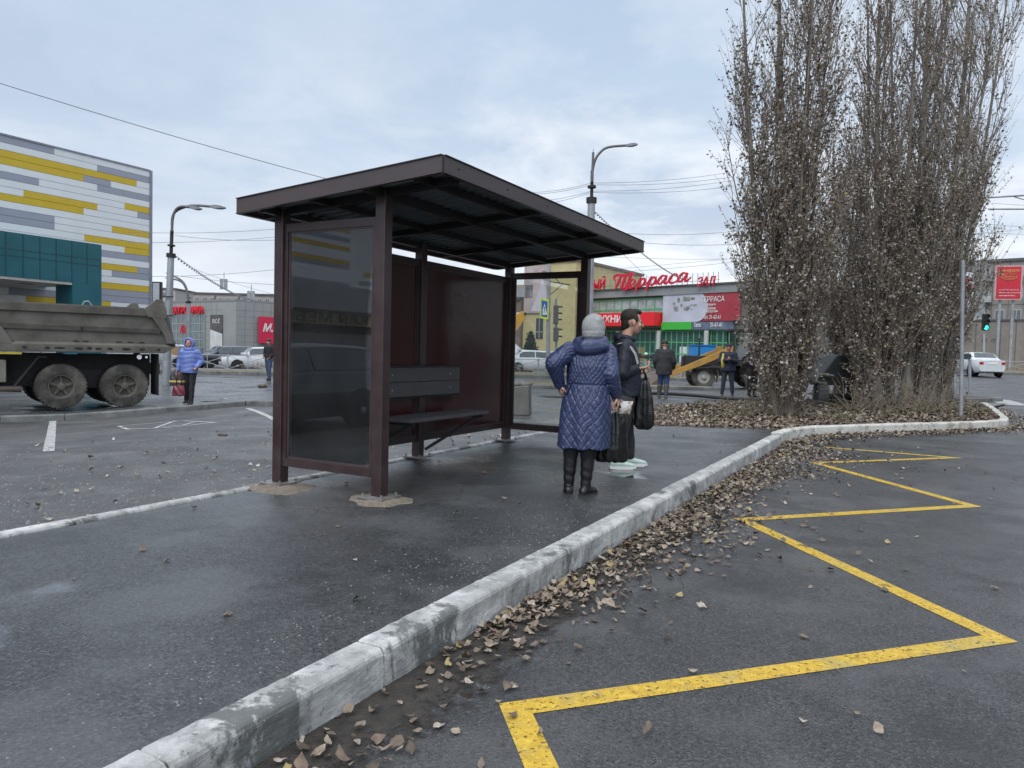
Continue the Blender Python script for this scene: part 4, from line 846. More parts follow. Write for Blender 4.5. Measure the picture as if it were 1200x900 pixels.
# --- banquet hall building with green glazing
M_GRN = pmat('green_panel', (.05, .42, .045), .4, 0, .05, 1)
M_GRND = pmat('green_frame', (.035, .16, .08), .45, 0, .08, 1)
M_GRND2 = pmat('light_green_frame', (.10, .36, .17), .45)
def terrace():
    f = Facade(655, 83, 870, 66.5, 0); e = f.empty('banquet_hall', 'two storey banquet hall with green glazing, red band and red rooftop letters', 'building')
    S = lambda px: f.sz(px, 400)[0]
    H = f.sz(700, 350)[1]; s0, s1 = S(648), S(912); D = 26
    fbox(s0, s1, 0, H, 0.1, D, 'wall', pmat('hall_wall', (.15, .16, .145), .7, 0, .15, .5), e)
    fbox(s0 - .6, s1 + .6, H, H + .75, -.45, D + 1, 'roof', pmat('roof_edge_grey', (.23, .25, .25), .5, 0, .1, .3), e)
    fbox(s0 - .9, s1 + .9, H + .75, H + .90, -.6, D + 1.2, 'roof_edge', pmat('roof_dark', (.09, .09, .09)), e)
    def zr(py, px=735): return f.sz(px, py)[1]
    def band(px0, px1, pyt, pyb, pref, y0, y1, name, mat, par=e):
        return fbox(S(px0), S(px1), zr(pyb, pref), zr(pyt, pref), y0, y1, name, mat, par)
    # upper glazing
    g = band(660, 776, 352, 384, 700, -.02, .09, 'upper_glazing', window_mat('curtain_glass', (.30, .36, .36), .15))
    mm = MB(); za, zb_ = zr(384, 700), zr(352, 700)
    for k in range(14): x = S(660) + (S(776) - S(660)) * k / 13; mm.box(x - .05, x + .05, -.08, -.021, za, zb_)
    for t in (.0, .62, .97): z = za + (zb_ - za) * t; mm.box(S(660), S(776), -.075, -.022, z - .07, z + .07)
    mm.build('mullions', M_GRND2, g)
    fbox(S(660), S(776), zb_ + .08, zb_ + .75, -.06, .08, 'top_band', M_GRND, e)
    for px in (695, 765):
        mm = MB(); x = S(px); 
        for (a, b_, c, d) in ((0, .08, 0, 1.4), (1.3, 1.38, 0, 1.4), (.08, 1.3, 0, .08), (.08, 1.3, 1.32, 1.4)): mm.box(x + a, x + b_, -.14, -.09, za + .1 + c, za + .1 + d)
        mm.build('sash', M_GRN, g)
    # red band
    red = pmat('band_red', (.68, .015, .02), .4, emit=((.7, .02, .02), .05))
    zr1, zr0 = zr(368.5, 700), zr(383, 700); rb = fbox(S(646), S(776.5), zr0, zr1, -1.5, -.1, 'red_band', red, e)
    hh = (zr1 - zr0) * .58; zt_ = zr0 + (zr1 - zr0) * .25
    text('КУХНИ', S(740) - S(709), hh, .04, M_WHITE, parent=rb, mt=mt_(S(708), -1.53, zt_), offset=.015); text('И', S(706) - S(700.5), hh, .04, M_WHITE, parent=rb, mt=mt_(S(700), -1.53, zt_), offset=.015); text('П', S(677) - S(671.5), hh * 1.1, .04, M_WHITE, parent=rb, mt=mt_(S(671), -1.53, zt_), offset=.015)
    sg = fbox(S(702), S(713.5), zr(391.5, 705), zr(385, 705), -1.3, -1.2, 'small_sign', M_WHITE, e); text('салон', (S(713) - S(702)) * .7, .3, .02, red, parent=sg, mt=mt_(S(703.2), -1.33, zr(390, 705)), shear=.2)
    # ground floor glazing
    gl = fbox(S(660), S(908), .3, zr(388, 735), -.02, .09, 'lower_glazing', M_GREENGL, e); mm = MB(); zt = zr(388, 735); x = S(660)
    n = 40
    for k in range(n + 1): x = S(660) + (S(908) - S(660)) * k / n; mm.box(x - .05, x + .05, -.09, -.021, .3, zt)
    for t in (0, .36, .68, 1.0): z = .3 + (zt - .3) * t; mm.box(S(660), S(908), -.08, -.022, z - .05, z + .05)
    mm.build('mullions', M_GRND2, gl)
    for px in (728, 775, 831): c_ = MB(); x = S(px); c_.cyl((x, -.5, 0), (x, -.5, zt), .22, n=12); c_.build('column', pmat('column_pale', (.42, .45, .42), .6), e)
    for px, w_, h_, col in ((700, 1.2, 1.1, (.30, .20, .10)), (742, 1.6, 1.4, (.26, .17, .09)), (797, 1.3, 1.5, (.55, .58, .58)), (822, 1.8, 1.3, (.28, .18, .09)), (768, 1.1, 1.0, (.35, .5, .52))):
        fbox(S(px), S(px) + w_, .9, .9 + h_, -.018, -.0195 + .02, 'window_poster', pmat('poster_%d' % px, col, .6, 0, .2, 2), gl) if False else fbox(S(px), S(px) + w_, .75, .75 + h_, -.035, -.024, 'window_poster', pmat('poster_%d' % px, col, .6, 0, .2, 2), gl)
    # billboards
    b1 = fbox(S(778), S(822), zr(377.5, 800), zr(343.5, 800), -.35, -.1, 'wide_poster', pmat('poster_lilac', (.46, .47, .54), .4, 0, .12, .7), e)
    b2 = fbox(S(822) + .01, S(868), zr(376.5, 830), zr(343, 830), -.35, -.1, 'red_poster', pmat('poster_maroon', (.33, .035, .05), .4, 0, .12, .8), e)
    # the lilac poster's rounded end reaching into the red one
    m = MB(); za, zb_ = zr(377.5, 800), zr(343.5, 800); R = (zb_ - za) / 2; cx = S(818); pts = [Vector((cx + math.cos(a) * R * .8, -.352, (za + zb_) / 2 + math.sin(a) * R * .98)) for a in np.linspace(-math.pi / 2, math.pi / 2, 18)]
    m.prism(pts, (0, -.01, 0)); m.build('poster_curve', pmat('poster_lilac', (.5, .5, .6)), b1)
    m = MB(); pts = [(cx + math.cos(a) * R * .84, (za + zb_) / 2 + math.sin(a) * R * .98) for a in np.linspace(-math.pi / 2, .2, 14)]; 
    for a, b_ in zip(pts[:-1], pts[1:]): m.beam((a[0], -.37, a[1]), (b_[0], -.37, b_[1]), .02, .16, up=Vector((0, 1, 0)))
    m.build('poster_line', M_WHITE, b1)
    m = MB(); rr = random.Random(3)
    for k in range(16): x = S(782) + rr.random() * (S(815) - S(782)); z = (za + zb_) / 2 + rr.uniform(-.4, .7); m.box(x, x + rr.uniform(.1, .5), -.362, -.354, z, z + rr.uniform(.05, .45))
    m.build('poster_print', pmat('poster_print', (.22, .24, .20), .6, 0, .5, 3), b1)
    zt2 = zr(351, 830)
    text('ТЕРРАСА', S(849.5) - S(822), zr(347.5, 835) - zr(354, 835), .03, M_WHITE, parent=b2, mt=mt_(S(822.5), -.39, zr(354, 835)))
    for k, (w_, s_) in enumerate((('свадьбы', 9), ('юбилеи', 9), ('корпоративы', 14))):
        zc = zr(359 + k * 4.2, 835); text(w_, S(835 + s_ / 2) - S(835 - s_ / 2), .28, .02, M_WHITE, parent=b2, mt=mt_(S(835.5 - s_ / 2), -.39, zc))
    text('тел. 31-62-61', S(846) - S(825), .36, .02, M_WHITE, parent=b2, mt=mt_(S(825), -.39, zr(374, 835)))
    gb = fbox(S(778), S(813), zr(386.5, 795), zr(377.8, 795), -.5, -.1, 'green_band', M_GRN, e)
    tb = fbox(S(813) + .02, S(862), zr(386.5, 830), zr(377.3, 830), -.45, -.1, 'taxi_band', pmat('taxi_blue', (.10, .12, .17), .4, 0, .8, .5), e); text('Такси', S(824) - S(816), .42, .02, M_WHITE, parent=tb, mt=mt_(S(816), -.48, zr(383.5, 830)), offset=.01)
    text('31-61-61', S(849) - S(835), .42, .02, M_WHITE, parent=tb, mt=mt_(S(835), -.48, zr(383.5, 830)), offset=.01)
    # air conditioner
    ac = fbox(S(656), S(661), zr(365, 660), zr(353, 660), -.8, -.1, 'air_conditioner', pmat('ac_white', (.42, .42, .40), .5), e)
    for k in (.3, .75): m = MB(); za_ = zr(365, 660) + (zr(353, 660) - zr(365, 660)) * k; m.cyl((S(658.5), -.83, za_), (S(658.5), -.81, za_), .36, n=18); m.build('fan', M_DARK, ac)
    # rooftop letters
    rl = pmat('rooftop_red', (.50, .008, .035), .4, emit=((.6, .01, .04), .06)); zR = H + .95
    text('БАНКЕТНЫЙ', S(714) - S(655), zr(326, 690) - zr(340.5, 690), .15, rl, name='rooftop_letters', parent=e, mt=mt_(S(655), -.75, zr(340.5, 690)), shear=.25, offset=.008)
    text('ЗАЛ', S(842) - S(820.5), zr(325, 831) - zr(336, 831), .15, rl, name='rooftop_letters', parent=e, mt=mt_(S(820.5), -.75, zr(336, 831)), shear=.25, offset=.008)
    # brush-script word drawn from strokes of varying width; px coordinates in the photograph's word box, mapped to metres on the roof line
    G = {'T': [[(724, 327, 1.2), (722, 323, 1.8), (726, 320.6, 2.2), (735, 321.8, 2.8), (744, 320.4, 2.4), (748, 322.5, 1.2)], [(731, 322, 2.0), (728, 329, 2.6), (724.5, 337, 1.4)], [(737, 322, 2.0), (734, 330, 2.7), (732, 337, 2.0)], [(743, 322, 2.0), (740, 331, 2.8), (737, 336, 2.2), (735, 338, 2.6), (739, 337.5, 2.0), (744, 334.5, 1.0)]],
         'e': [(0, 5, .8), (5, 3, 1.3), (7, -.5, 1.5), (4.5, -2.6, 1.2), (1, 1, 1.9), (-.3, 5, 2.2), (2, 7.3, 1.9), (6, 6.2, 1.2), (9.5, 3, .7)],
         'p': [[(0, 4, .7), (5, -3.2, 1.2), (2.2, 4, 2.0), (-1.5, 12.4, 2.0)], [(2.6, 3, 1.0), (6.5, -1.8, 1.6), (9.4, -1.3, 2.0), (9, 3, 1.9), (5.6, 6.6, 1.6), (3.2, 6.0, 1.2)], [(6, 6.5, .8), (10, 5.4, .8), (12.5, 3, .7)]],
         'a': [[(8.4, -1.6, 1.2), (5, -2.4, 1.6), (1.4, 1, 2.1), (-.2, 5.2, 2.2), (2, 7.0, 1.6), (6, 3.4, 1.2), (9.6, -2.4, 1.4)], [(9.6, -2.4, 1.8), (7.4, 3.6, 2.0), (7.9, 6.8, 1.9), (11, 5.2, 1.2), (13.5, 2.6, .7)]],
         'c': [[(8, .4, 1.8), (8, -2.2, 1.5), (5, -2.6, 1.4), (1.4, 1, 2.1), (0, 5, 2.2), (2.4, 7.2, 1.9), (6.6, 6, 1.1), (10.5, 3, .7)]]}
    m = MB()
    def stroke(pts, ox=0, oy=0, k=1.0):
        P = [Vector((S(735) + (x * k + ox - 735) * kx, (z0r - (y * k + oy)) * kz)) for x, y, _ in pts]; W = [w * kx * .55 * k for _, _, w in pts]
        # Catmull-Rom resampling
        Q = []; QW = []
        for i in range(len(P) - 1):
            p0, p1, p2, p3 = P[max(i - 1, 0)], P[i], P[i + 1], P[min(i + 2, len(P) - 1)]
            for t in np.linspace(0, 1, 6)[:-1]: Q.append(.5 * ((2 * p1) + (p2 - p0) * t + (2 * p0 - 5 * p1 + 4 * p2 - p3) * t * t + (3 * p1 - p0 - 3 * p2 + p3) * t ** 3)); QW.append(W[i] + (W[i + 1] - W[i]) * t)
        Q.append(P[-1]); QW.append(W[-1])
        rings = []
        stroke.n += 1; yo = stroke.n * .004
        for i, q in enumerate(Q):
            d = (Q[min(i + 1, len(Q) - 1)] - Q[max(i - 1, 0)]).normalized(); nrm = Vector((-d.y, d.x)) * QW[i]
            a, b_ = q + nrm, q - nrm; rings.append([Vector((a.x, -.85 - yo, a.y)), Vector((a.x, -.72 - yo, a.y)), Vector((b_.x, -.72 - yo, b_.y)), Vector((b_.x, -.85 - yo, b_.y))])
        m.loft(rings)
    stroke.n = 0
    kx = (S(790) - S(735)) / 55.0; kz = kx; z0r = 339.5 + (H + .95 + .15) / kz
    z0r = 0; kz = 1
    za_, zb_ = zr(338, 766), zr(322, 766); kzz = (zb_ - za_) / 16.0
    class _M: pass
    def zc(y): return za_ + (338 - y) * kzz
    def stroke2(pts, ox=0, oy=0, k=1.0): stroke([(x, -zc(y * k + oy) / k, w) for x, y, w in pts], ox, 0, k)
    for st in G['T']: stroke2(st)
    def put(ch, ox, oy):
        g_ = G[ch]; g_ = g_ if isinstance(g_[0], list) else [g_]
        for st in g_: stroke2(st, ox, oy)
    put('e', 741, 329.5); put('p', 750.5, 329); put('p', 763, 328.4); put('a', 775.5, 327.5); put('c', 788, 327); put('a', 798, 326.2)
    m.build('rooftop_script', rl, e)
    st = MB()
    for px in range(657, 845, 6): x = S(px); st.beam((x, -.55, H + .9), (x, -.55, H + 1.9), .04, .04)
    st.beam((S(655), -.58, H + 1.15), (S(845), -.58, H + 1.15), .04, .04); st.build('letter_frame', pmat('frame_grey', (.2, .2, .2)), e)
terrace()

# --- yellow building with a large poster, left of the banquet hall
def yellow():
    f = Facade(560, 84, 655, 78, 0); e = f.empty('yellow_building', 'pale yellow building with a large faded wedding poster on its end wall', 'building'); S = lambda px: f.sz(px, 400)[0]; Z = lambda px, py: f.sz(px, py)[1]
    H = Z(640, 308); fbox(S(612.5), S(673), 0, H, 0, 16, 'wall', pmat('yellow_plaster', (.50, .43, .22), .8, 0, .12, .4, dirt=(.36, .30, .17), dirt_amt=.5), e)
    fbox(S(611), S(674.5), H, H + .3, -.2, 16.4, 'roof', pmat('roof_rust', (.16, .13, .11), .7), e)
    po = fbox(S(614), S(643), Z(625, 367), Z(625, 312), -.18, -.04, 'poster', pmat('poster_beige', (.42, .34, .33), .5, 0, .35, .35), e)
    m = MB(); x0, x1 = S(622), S(641); za, zb = Z(625, 366), Z(625, 314)
    m.prism([Vector((x0, -.185, za + .1)), Vector((x1, -.185, za + .1)), Vector((x1 - .1, -.185, za + (zb - za) * .45)), Vector((x1 - .7, -.185, za + (zb - za) * .8)), Vector((x1 - 1.1, -.185, za + (zb - za) * .45))], (0, -.01, 0)); m.build('poster_dress', pmat('poster_pale', (.55, .50, .55), .5, 0, .1, 1), po)
    m = MB(); m.sphere((S(636.5), -.19, za + (zb - za) * .83), .42, sc=(1, .05, 1.15)); m.build('poster_head', pmat('poster_brown', (.23, .14, .13), .5), po)
    m = MB(); m.box(S(614.5), S(624), -.19, -.182, za + (zb - za) * .32, za + (zb - za) * .62); m.build('poster_crowd', pmat('poster_dark2', (.16, .15, .16), .6, 0, .8, 1.2), po)
    w = fbox(S(628), S(636), Z(632, 397), Z(632, 373), -.06, -.01, 'window', M_WIN, e); m = MB(); m.box(S(632) - .05, S(632) + .05, -.09, -.062, Z(632, 397), Z(632, 373)); m.box(S(628), S(636), -.085, -.063, Z(632, 389) - .05, Z(632, 389) + .05); m.build('window_frame', pmat('frame_g', (.25, .27, .27), .5), w)
    g = f.empty('brown_annex', 'brown brick annex with a sloping porch roof behind the digger arm', 'building')
    fbox(S(560), S(612.3), 0, Z(600, 352), -.5, 9, 'wall', pmat('brown_brick', (.17, .13, .11), .8, 0, .3, .8), g); fbox(S(560), S(612.3), Z(600, 352) + .01, Z(600, 352) + .3, -.8, 9, 'roof', pmat('roof_dark', (.09, .09, .09)), g)
    fbox(S(598), S(612.2), Z(600, 350), Z(600, 333), 1, 8.5, 'upper_storey', pmat('plaster_pink', (.40, .33, .30), .8), g)
    w = fbox(S(600), S(609), Z(604, 347.5), Z(604, 338), .93, .98, 'window', pmat('shutter_grey', (.33, .36, .40), .5), g)
yellow()

# --- panel block of flats at the right
fr = Facade(1030, 112, 1240, 98, .6)
def flats():
    f = fr; e, s0, s1, H = slab_block('panel_block', 'grey brown five storey panel block of flats behind the red billboard', f, 1020, 1262, (1185, 306), 13, pmat('panel_grey', (.25, .235, .215), .85, 0, .2, .25, dirt=(.17, .155, .14), dirt_amt=.5, dscale=.3), 5, 13, balcony=True)
    j = MB()
    for k in range(1, 5): j.box(s0, s1, -.025, -.004, H * k / 5 - .06, H * k / 5 + .06)
    for k in range(1, 13): x = s0 + (s1 - s0) * k / 13; j.box(x - .05, x + .05, -.024, -.003, 0, H)
    j.build('panel_joints', pmat('joint_brown', (.13, .12, .11), .8), e)
    # tall glazed stair strip
    a = f.rect((1144, 308), (1154, 388)); fbox(a[0], a[1], 1, a[3], -.9, -.08, 'stair_glazing', window_mat('stair_glass', (.20, .23, .24), .2), e)
flats()
def garages():
    f = Facade(1090, 92, 1240, 84, .6); g = f.empty('garage_row', 'row of low concrete garages with blue graffiti below the flats', 'building'); S = lambda px: f.sz(px, 400)[0]
    H = f.sz(1150, 376)[1]; fbox(S(1060), S(1245), 0, H, 0, 6, 'wall', pmat('garage_concrete', (.23, .21, .19), .85, 0, .2, .4, dirt=(.15, .13, .115), dirt_amt=.6, dscale=.6), g)
    j = MB(); 
    for px in (1104, 1128, 1143, 1172, 1190, 1215): j.box(S(px) - .06, S(px) + .06, -.03, -.003, 0, H)
    j.build('pilasters', pmat('joint_brown', (.13, .12, .11)), g); fbox(S(1060), S(1245), H, H + .18, -.15, 6.1, 'roof', pmat('roof_dark', (.09, .09, .09)), g)
    r = f.rect((1108, 403), (1127, 389)); text('ЯR', (r[1] - r[0]) * .95, (r[3] - r[2]), .012, pmat('graffiti_blue', (.42, .50, .72), .6, 0, .3, 3), name='graffiti', parent=g, mt=mt_(r[0], -.01, r[2]), offset=.03, spacing=.8)
    for a_, b_ in ((1131, 1140), (1150, 1157), (1161, 1167)): r = f.rect((a_, 401), (b_, 397)); text('кто', r[1] - r[0], r[3] - r[2], .012, pmat('graffiti_dark', (.06, .06, .07), .6), name='graffiti', parent=g, mt=mt_(r[0], -.01, r[2]), shear=.4)
garages()
def billboards():
    f = Facade(1160, 62, 1215, 61, .55); e = f.empty('red_billboard', 'large red billboard with gold crest on tall poles by the flats', 'billboard'); a = f.rect((1165, 351.5), (1199, 311))
    W, Hh = a[1] - a[0], a[3] - a[2]; fr_ = fbox(a[0], a[1], a[2], a[3], 0, .25, 'frame', pmat('frame_rose', (.5, .33, .34), .5), e); fbox(a[0] + .1, a[1] - .1, a[2] + .1, a[3] - .1, -.02, -.003, 'board', pmat('board_red', (.52, .015, .035), .4), e)
    gold = pmat('gold_print', (.62, .36, .12), .5)
    text('ДОМ МЕБЕЛИ', W * .76, Hh * .085, .02, gold, parent=e, mt=mt_(a[0] + W * .12, -.03, a[2] + Hh * .80), offset=.01)
    for r, t in ((1.0, .09), (.72, .05)):
        m = MB(); n = 30; 
        for k in range(n):
            A, B = [(a[0] + W * .5 + math.cos(q) * W * .29 * r, a[2] + Hh * .68 + math.sin(q) * Hh * .10 * r) for q in (6.283 * k / n, 6.283 * (k + 1) / n)]; m.beam((A[0], -.03, A[1]), (B[0], -.03, B[1]), .02, t, up=Vector((0, 1, 0)))
        m.build('crest_ring', gold, e)
    text('мебель', W * .3, Hh * .05, .02, gold, parent=e, mt=mt_(a[0] + W * .35, -.03, a[2] + Hh * .655), shear=.3)
    for k, s_ in enumerate(('+7 (3852) 50-10-23', 'Малахова улица 86', 'domebeli-mebli.ru')):
        text(s_, W * (.72, .78, .6)[k], Hh * .035, .02, M_WHITE, parent=e, mt=mt_(a[0] + W * .16, -.03, a[2] + Hh * (.27, .19, .11)[k]), offset=.01)
    for x in (a[0] + .5, a[1] - .5): m = MB(); m.beam((x, .35, 0), (x, .35, a[3] - .3), .2, .2); m.build('pole', M_POLE, e)
    f = Facade(1090, 58, 1145, 57, .5); e = f.empty('white_billboard', 'white billboard with big red and black letters beside the poplar edge', 'billboard'); a = f.rect((1100, 360), (1142, 319)); W, Hh = a[1] - a[0], a[3] - a[2]
    fbox(a[0], a[1], a[2], a[3], 0, .2, 'board', pmat('board_white', (.62, .66, .70), .4), e)
    text('25', W * .5, Hh * .36, .02, pmat('board_red', (.52, .015, .035)), parent=e, mt=mt_(a[0] + W * .45, -.03, a[2] + Hh * .48), offset=.03); text('печь', W * .88, Hh * .20, .02, pmat('sign_ink', (.02, .02, .02)), parent=e, mt=mt_(a[0] + W * .05, -.03, a[2] + Hh * .26), offset=.02)
    text('мир печей', W * .5, Hh * .05, .02, pmat('board_red', (.52, .015, .035)), parent=e, mt=mt_(a[0] + W * .45, -.03, a[2] + Hh * .10))
    for x in (a[0] + .5, a[1] - .5): m = MB(); m.beam((x, .3, 0), (x, .3, a[3] - .3), .16, .16); m.build('pole', M_POLE, e)
    f = Facade(1112, 54, 1125, 54, .5); e = f.empty('yellow_road_board', 'narrow fluorescent yellow board half hidden by the poplar twigs', 'sign'); a = f.rect((1115, 364), (1122, 331)); fbox(a[0], a[1], a[2], a[3], 0, .08, 'board', pmat('fluor_yellow', (.60, .72, .03), .4), e); m = MB(); x = (a[0] + a[1]) / 2; m.cyl((x, .14, 0), (x, .14, a[3]), .06); m.build('pole', M_POLE, e)
    for z_ in (.12, .42, .72): m = MB(); m.beam((a[0] + .1, -.01, a[2] + (a[3] - a[2]) * z_), (a[1] - .1, -.01, a[2] + (a[3] - a[2]) * (z_ + .13)), .012, .12, up=Vector((0, 1, 0))); m.build('arrow_mark', M_BLACK, e)
billboards()
# low buildings and tree line closing the far horizon (left gap and behind)
for k, (px0, px1, Y, py, col, lab) in enumerate(((335, 560, 140, 372, (.28, .27, .26), 'low grey roof line far behind the shelter back panels'), (850, 1030, 150, 350, (.24, .23, .22), 'grey block of flats far behind the poplars'))):
    f = Facade(px0, Y, px1, Y, 0); slab_block('apartment_block', lab, f, px0, px1, ((px0 + px1) / 2, py), 12, pmat('far_wall_%d' % k, col, .85, 0, .15, .3), 3, 10)

# flats added out of view at right to darken reflections in the shelter panels
for k, (x, y, a_, w_) in enumerate(((34, 4, -1.45, 46), (52, 46, -1.25, 40))):
    e = thing('apartment_block', ('added grey five storey block, out of view at right, darkening the shelter reflections', 'second added grey block, out of view at far right, darkening the shelter reflections')[k], 'building', (x, y, 0 if k == 0 else .4), a_)
    fbox(0, w_, 0, 15, 0, 12, 'wall', pmat('side_wall', (.20, .18, .16), .85, 0, .2, .3), e); fbox(-.3, w_ + .3, 15.01, 15.4, -.3, 12.3, 'roof', pmat('roof_dark', (.09, .09, .09)), e)
    for r in range(5):
        for c_ in range(12): x0 = 1.2 + c_ * (w_ - 2) / 12; m = MB(); m.box(x0, x0 + 1.5, -.05, -.005, .9 + r * 3, 2.4 + r * 3); m.build('window', M_WIN, e)

# ------------------------------------------------------------------ dump truck
def wheel(parent, c, R, w, rim_r, mat_t, mat_r, lugs=36, axis='y', deep=.0, side=-1, name='wheel'):
    """wheel whose axle runs along local y; side=-1: outer face towards -y"""
    e = MB(); prof = [(rim_r, -w * .40), (rim_r * 1.04, -w * .46), (rim_r + (R - rim_r) * .45, -w * .5), (R * .955, -w * .44), (R * .985, -w * .34), (R * .985, w * .34), (R * .955, w * .44), (rim_r + (R - rim_r) * .45, w * .5), (rim_r * 1.04, w * .46), (rim_r, w * .40)]
    n = 40; rings = [[Vector((math.cos(6.28318 * k / n) * r, y, math.sin(6.28318 * k / n) * r)) for k in range(n)] for r, y in prof]; rings.append(rings[0])
    e.loft(rings, caps=False)
    for k in range(lugs):     # tread lugs
        a = 6.28318 * k / lugs; mt = Matrix.Rotation(-a, 4, 'Y'); wd = 6.28 * R / lugs * .27
        e.box(R * .965, R, -w * .46, -w * .04, -wd, wd, mt); e.box(R * .965, R, w * .04, w * .46, -wd + wd, wd + wd, mt)
    t = e.build(name, mat_t, parent, smooth='auto', loc=c)
    m = MB(); s = side; yo = s * w * .40; yi = s * (w * .40 - deep)
    prof = [(rim_r * 1.02, yo), (rim_r * .93, yo * 1.0), (rim_r * .90, yo - s * w * .1), (rim_r * .88, yi), (rim_r * .62, yi - s * .01), (rim_r * .34, yi + s * .02), (rim_r * .30, yi + s * .09), (rim_r * .12, yi + s * .10), (.001, yi + s * .10)]
    rings = [[Vector((math.cos(6.28318 * k / 28) * r, y, math.sin(6.28318 * k / 28) * r)) for k in range(28)] for r, y in prof]; m.loft(rings, caps=False)
    for k in range(10): a = .628 * k; m.cyl((math.cos(a) * rim_r * .42, yi, math.sin(a) * rim_r * .42), (math.cos(a) * rim_r * .42, yi + s * .035, math.sin(a) * rim_r * .42), rim_r * .045, n=6)
    if deep > .08:
        for k in range(5):
            a = 1.2566 * k + .3; mt = Matrix.Rotation(-a, 4, 'Y'); y_a, y_b = sorted((yi + s * .01, yi + s * .06)); m.box(rim_r * .28, rim_r * .86, y_a, y_b, -rim_r * .10, rim_r * .10, mt)
    m.build('rim', mat_r, t, smooth='auto'); return t
def dump_truck():
    u = Vector((.77, .64, 0)).normalized(); g0 = onground(147, 479, .12); org = Vector((-9.30, 17.85, 0)); org.z = gz(org.x, org.y) + .125
    T = thing('dump_truck', 'dusty grey dump truck with twin rear axles parked along the lot kerb', 'truck', org, math.atan2(u.y, u.x))
    tilt = math.atan2(gz(-9.3 - u.x * 5, 17.85 - u.y * 5) - gz(-9.3, 17.85), -5.0); T.rotation_euler.y = -tilt if False else 0
    rim = pmat('dusty_rim', (.15, .135, .11), .7, .1, .25, 8, dirt=(.07, .06, .05), dirt_amt=.7)
    for x in (0, -1.33):
        wheel(T, (x, .14, .52), .52, .27, .27, M_RUB, rim, deep=.13); wheel(T, (x, .47, .52), .52, .27, .27, M_RUBB, M_DARK)
        wheel(T, (x, 2.03, .52), .52, .27, .27, M_RUBB, M_DARK); wheel(T, (x, 2.36, .52), .52, .27, .27, M_RUBB, M_DARK, side=1)
        m = MB(); m.cyl((x, .4, .52), (x, 2.1, .52), .11, n=10); m.sphere((x, 1.25, .52), .24, 14, 8); m.build('axle', M_DARK, T, smooth='auto')
    for y, s in ((.16, -1), (2.34, 1)): wheel(T, (-5.0, y, .52), .52, .27, .27, M_RUB, rim, deep=-.02, side=s)
    m = MB(); m.box(-6.2, .95, .72, .84, .78, 1.06); m.box(-6.2, .95, 1.66, 1.78, .78, 1.06)
    for x in (-4, -2.6, -.66, .7): m.box(x - .08, x + .08, .84, 1.66, .80, 1.02)
    m.build('chassis', M_DARK, T, bevel=.01)
    m = MB(); m.box(-1.9, .6, .58, .70, .50, .62); m.box(-.9, -.4, .55, .75, .46, .9); m.beam((-1.3, .62, .56), (-.1, .62, .56), .09, .07); m.build('suspension_beam', M_DARK, T)
    # dark underbody panel and mudflaps
    m = MB(); m.box(.72, .75, .02, .66, .28, 1.30); m.build('mudflap', M_RUBB, T); m = MB(); m.box(.72, .75, 1.84, 2.46, .28, 1.30); m.build('mudflap', M_RUBB, T)
    m = MB(); m.box(-2.5, .70, .70, .72, .5, 1.28); m.build('underbody_plate', M_DARK, T)
    # tipper body. cross-section slopes: sides nearly upright
    zb, zt = 1.32, 2.42; xf, xr = -3.95, .98
    def side(y0, s, nm):
        m = MB(); Pn = lambda x, z, y=0: Vector((x, y0 + s * y, z))
        # lower sheet, mid rib, upper sheet, top rail
        out = [(xf, zb), (xr - .12, zb), (xr + .17, zb + .17), (xr + .02, zt - .25), (xr - .12, zt), (xf + 1.25, zt), (xf - .15, zt + .62), (xf - .15, zb)]
        m.prism([Pn(x, z, .06) for x, z in out], (0, s * .05, 0)); sh = m.build(nm, M_TRK, T)
        m = MB()
        m.prism([Pn(-2.78, zt - .02, -.02), Pn(xr - .16, zt - .02, -.02), Pn(xr - .15, zt - .20, .0), Pn(-2.70, zt - .20, .0)], (0, s * .08, 0))
        m.prism([Pn(-2.62, zt - .47, -.015), Pn(xr - .2, zt - .50, -.015), Pn(xr - .2, zt - .62, .02), Pn(-2.55, zt - .60, .02)], (0, s * .055, 0))
        m.prism([Pn(-2.2, zb + .22, .02), Pn(xr - .1, zb + .22, .02), Pn(xr + .05, zb + .16, -.05), Pn(-2.3, zb + .16, -.05)], (0, s * .05, 0))
        m.prism([Pn(xf, zb, -.05), Pn(xr - .12, zb, -.05), Pn(xr + .13, zb + .159, -.05), Pn(xf, zb + .159, -.05)], (0, s * .10, 0))
        m.prism([Pn(-2.55, zt + .35, -.03), Pn(-2.95, zt - .2, -.03), Pn(-2.35, zb + .2, -.03), Pn(-3.05, zb + .2, -.03), Pn(-3.5, zt - .1, -.03), Pn(-3.1, zt + .42, -.03)][0:0] or [Pn(-2.78, zt - .03, -.03), Pn(-2.25, zb + .161, -.03), Pn(-3.2, zb + .161, -.03), Pn(-3.55, zt - .1, -.03), Pn(-3.5, zt + .1, -.03)], (0, s * .088, 0))
        m.prism([Pn(xr - .42, zt - .20, -.03), Pn(xr - .14, zt - .20, -.03), Pn(xr + .16, zb + .24, -.03), Pn(xr - .06, zb + .24, -.03), Pn(xr - .12, zb + .45, -.03)], (0, s * .088, 0))
        m.prism([Pn(xr - .58, zt - .03, -.035), Pn(xr - .30, zt + .22, -.035), Pn(xr - .16, zt + .22, -.035), Pn(xr - .06, zt - .06, -.035), Pn(xr - .08, zt - .25, -.035), Pn(xr - .5, zt - .22, -.035)], (0, s * .10, 0))
        m.build('side_ribs', M_TRKL if False else M_TRK, sh, bevel=.008)
        m = MB(); rr = random.Random(4)      # worn-through holes and notches along the sill
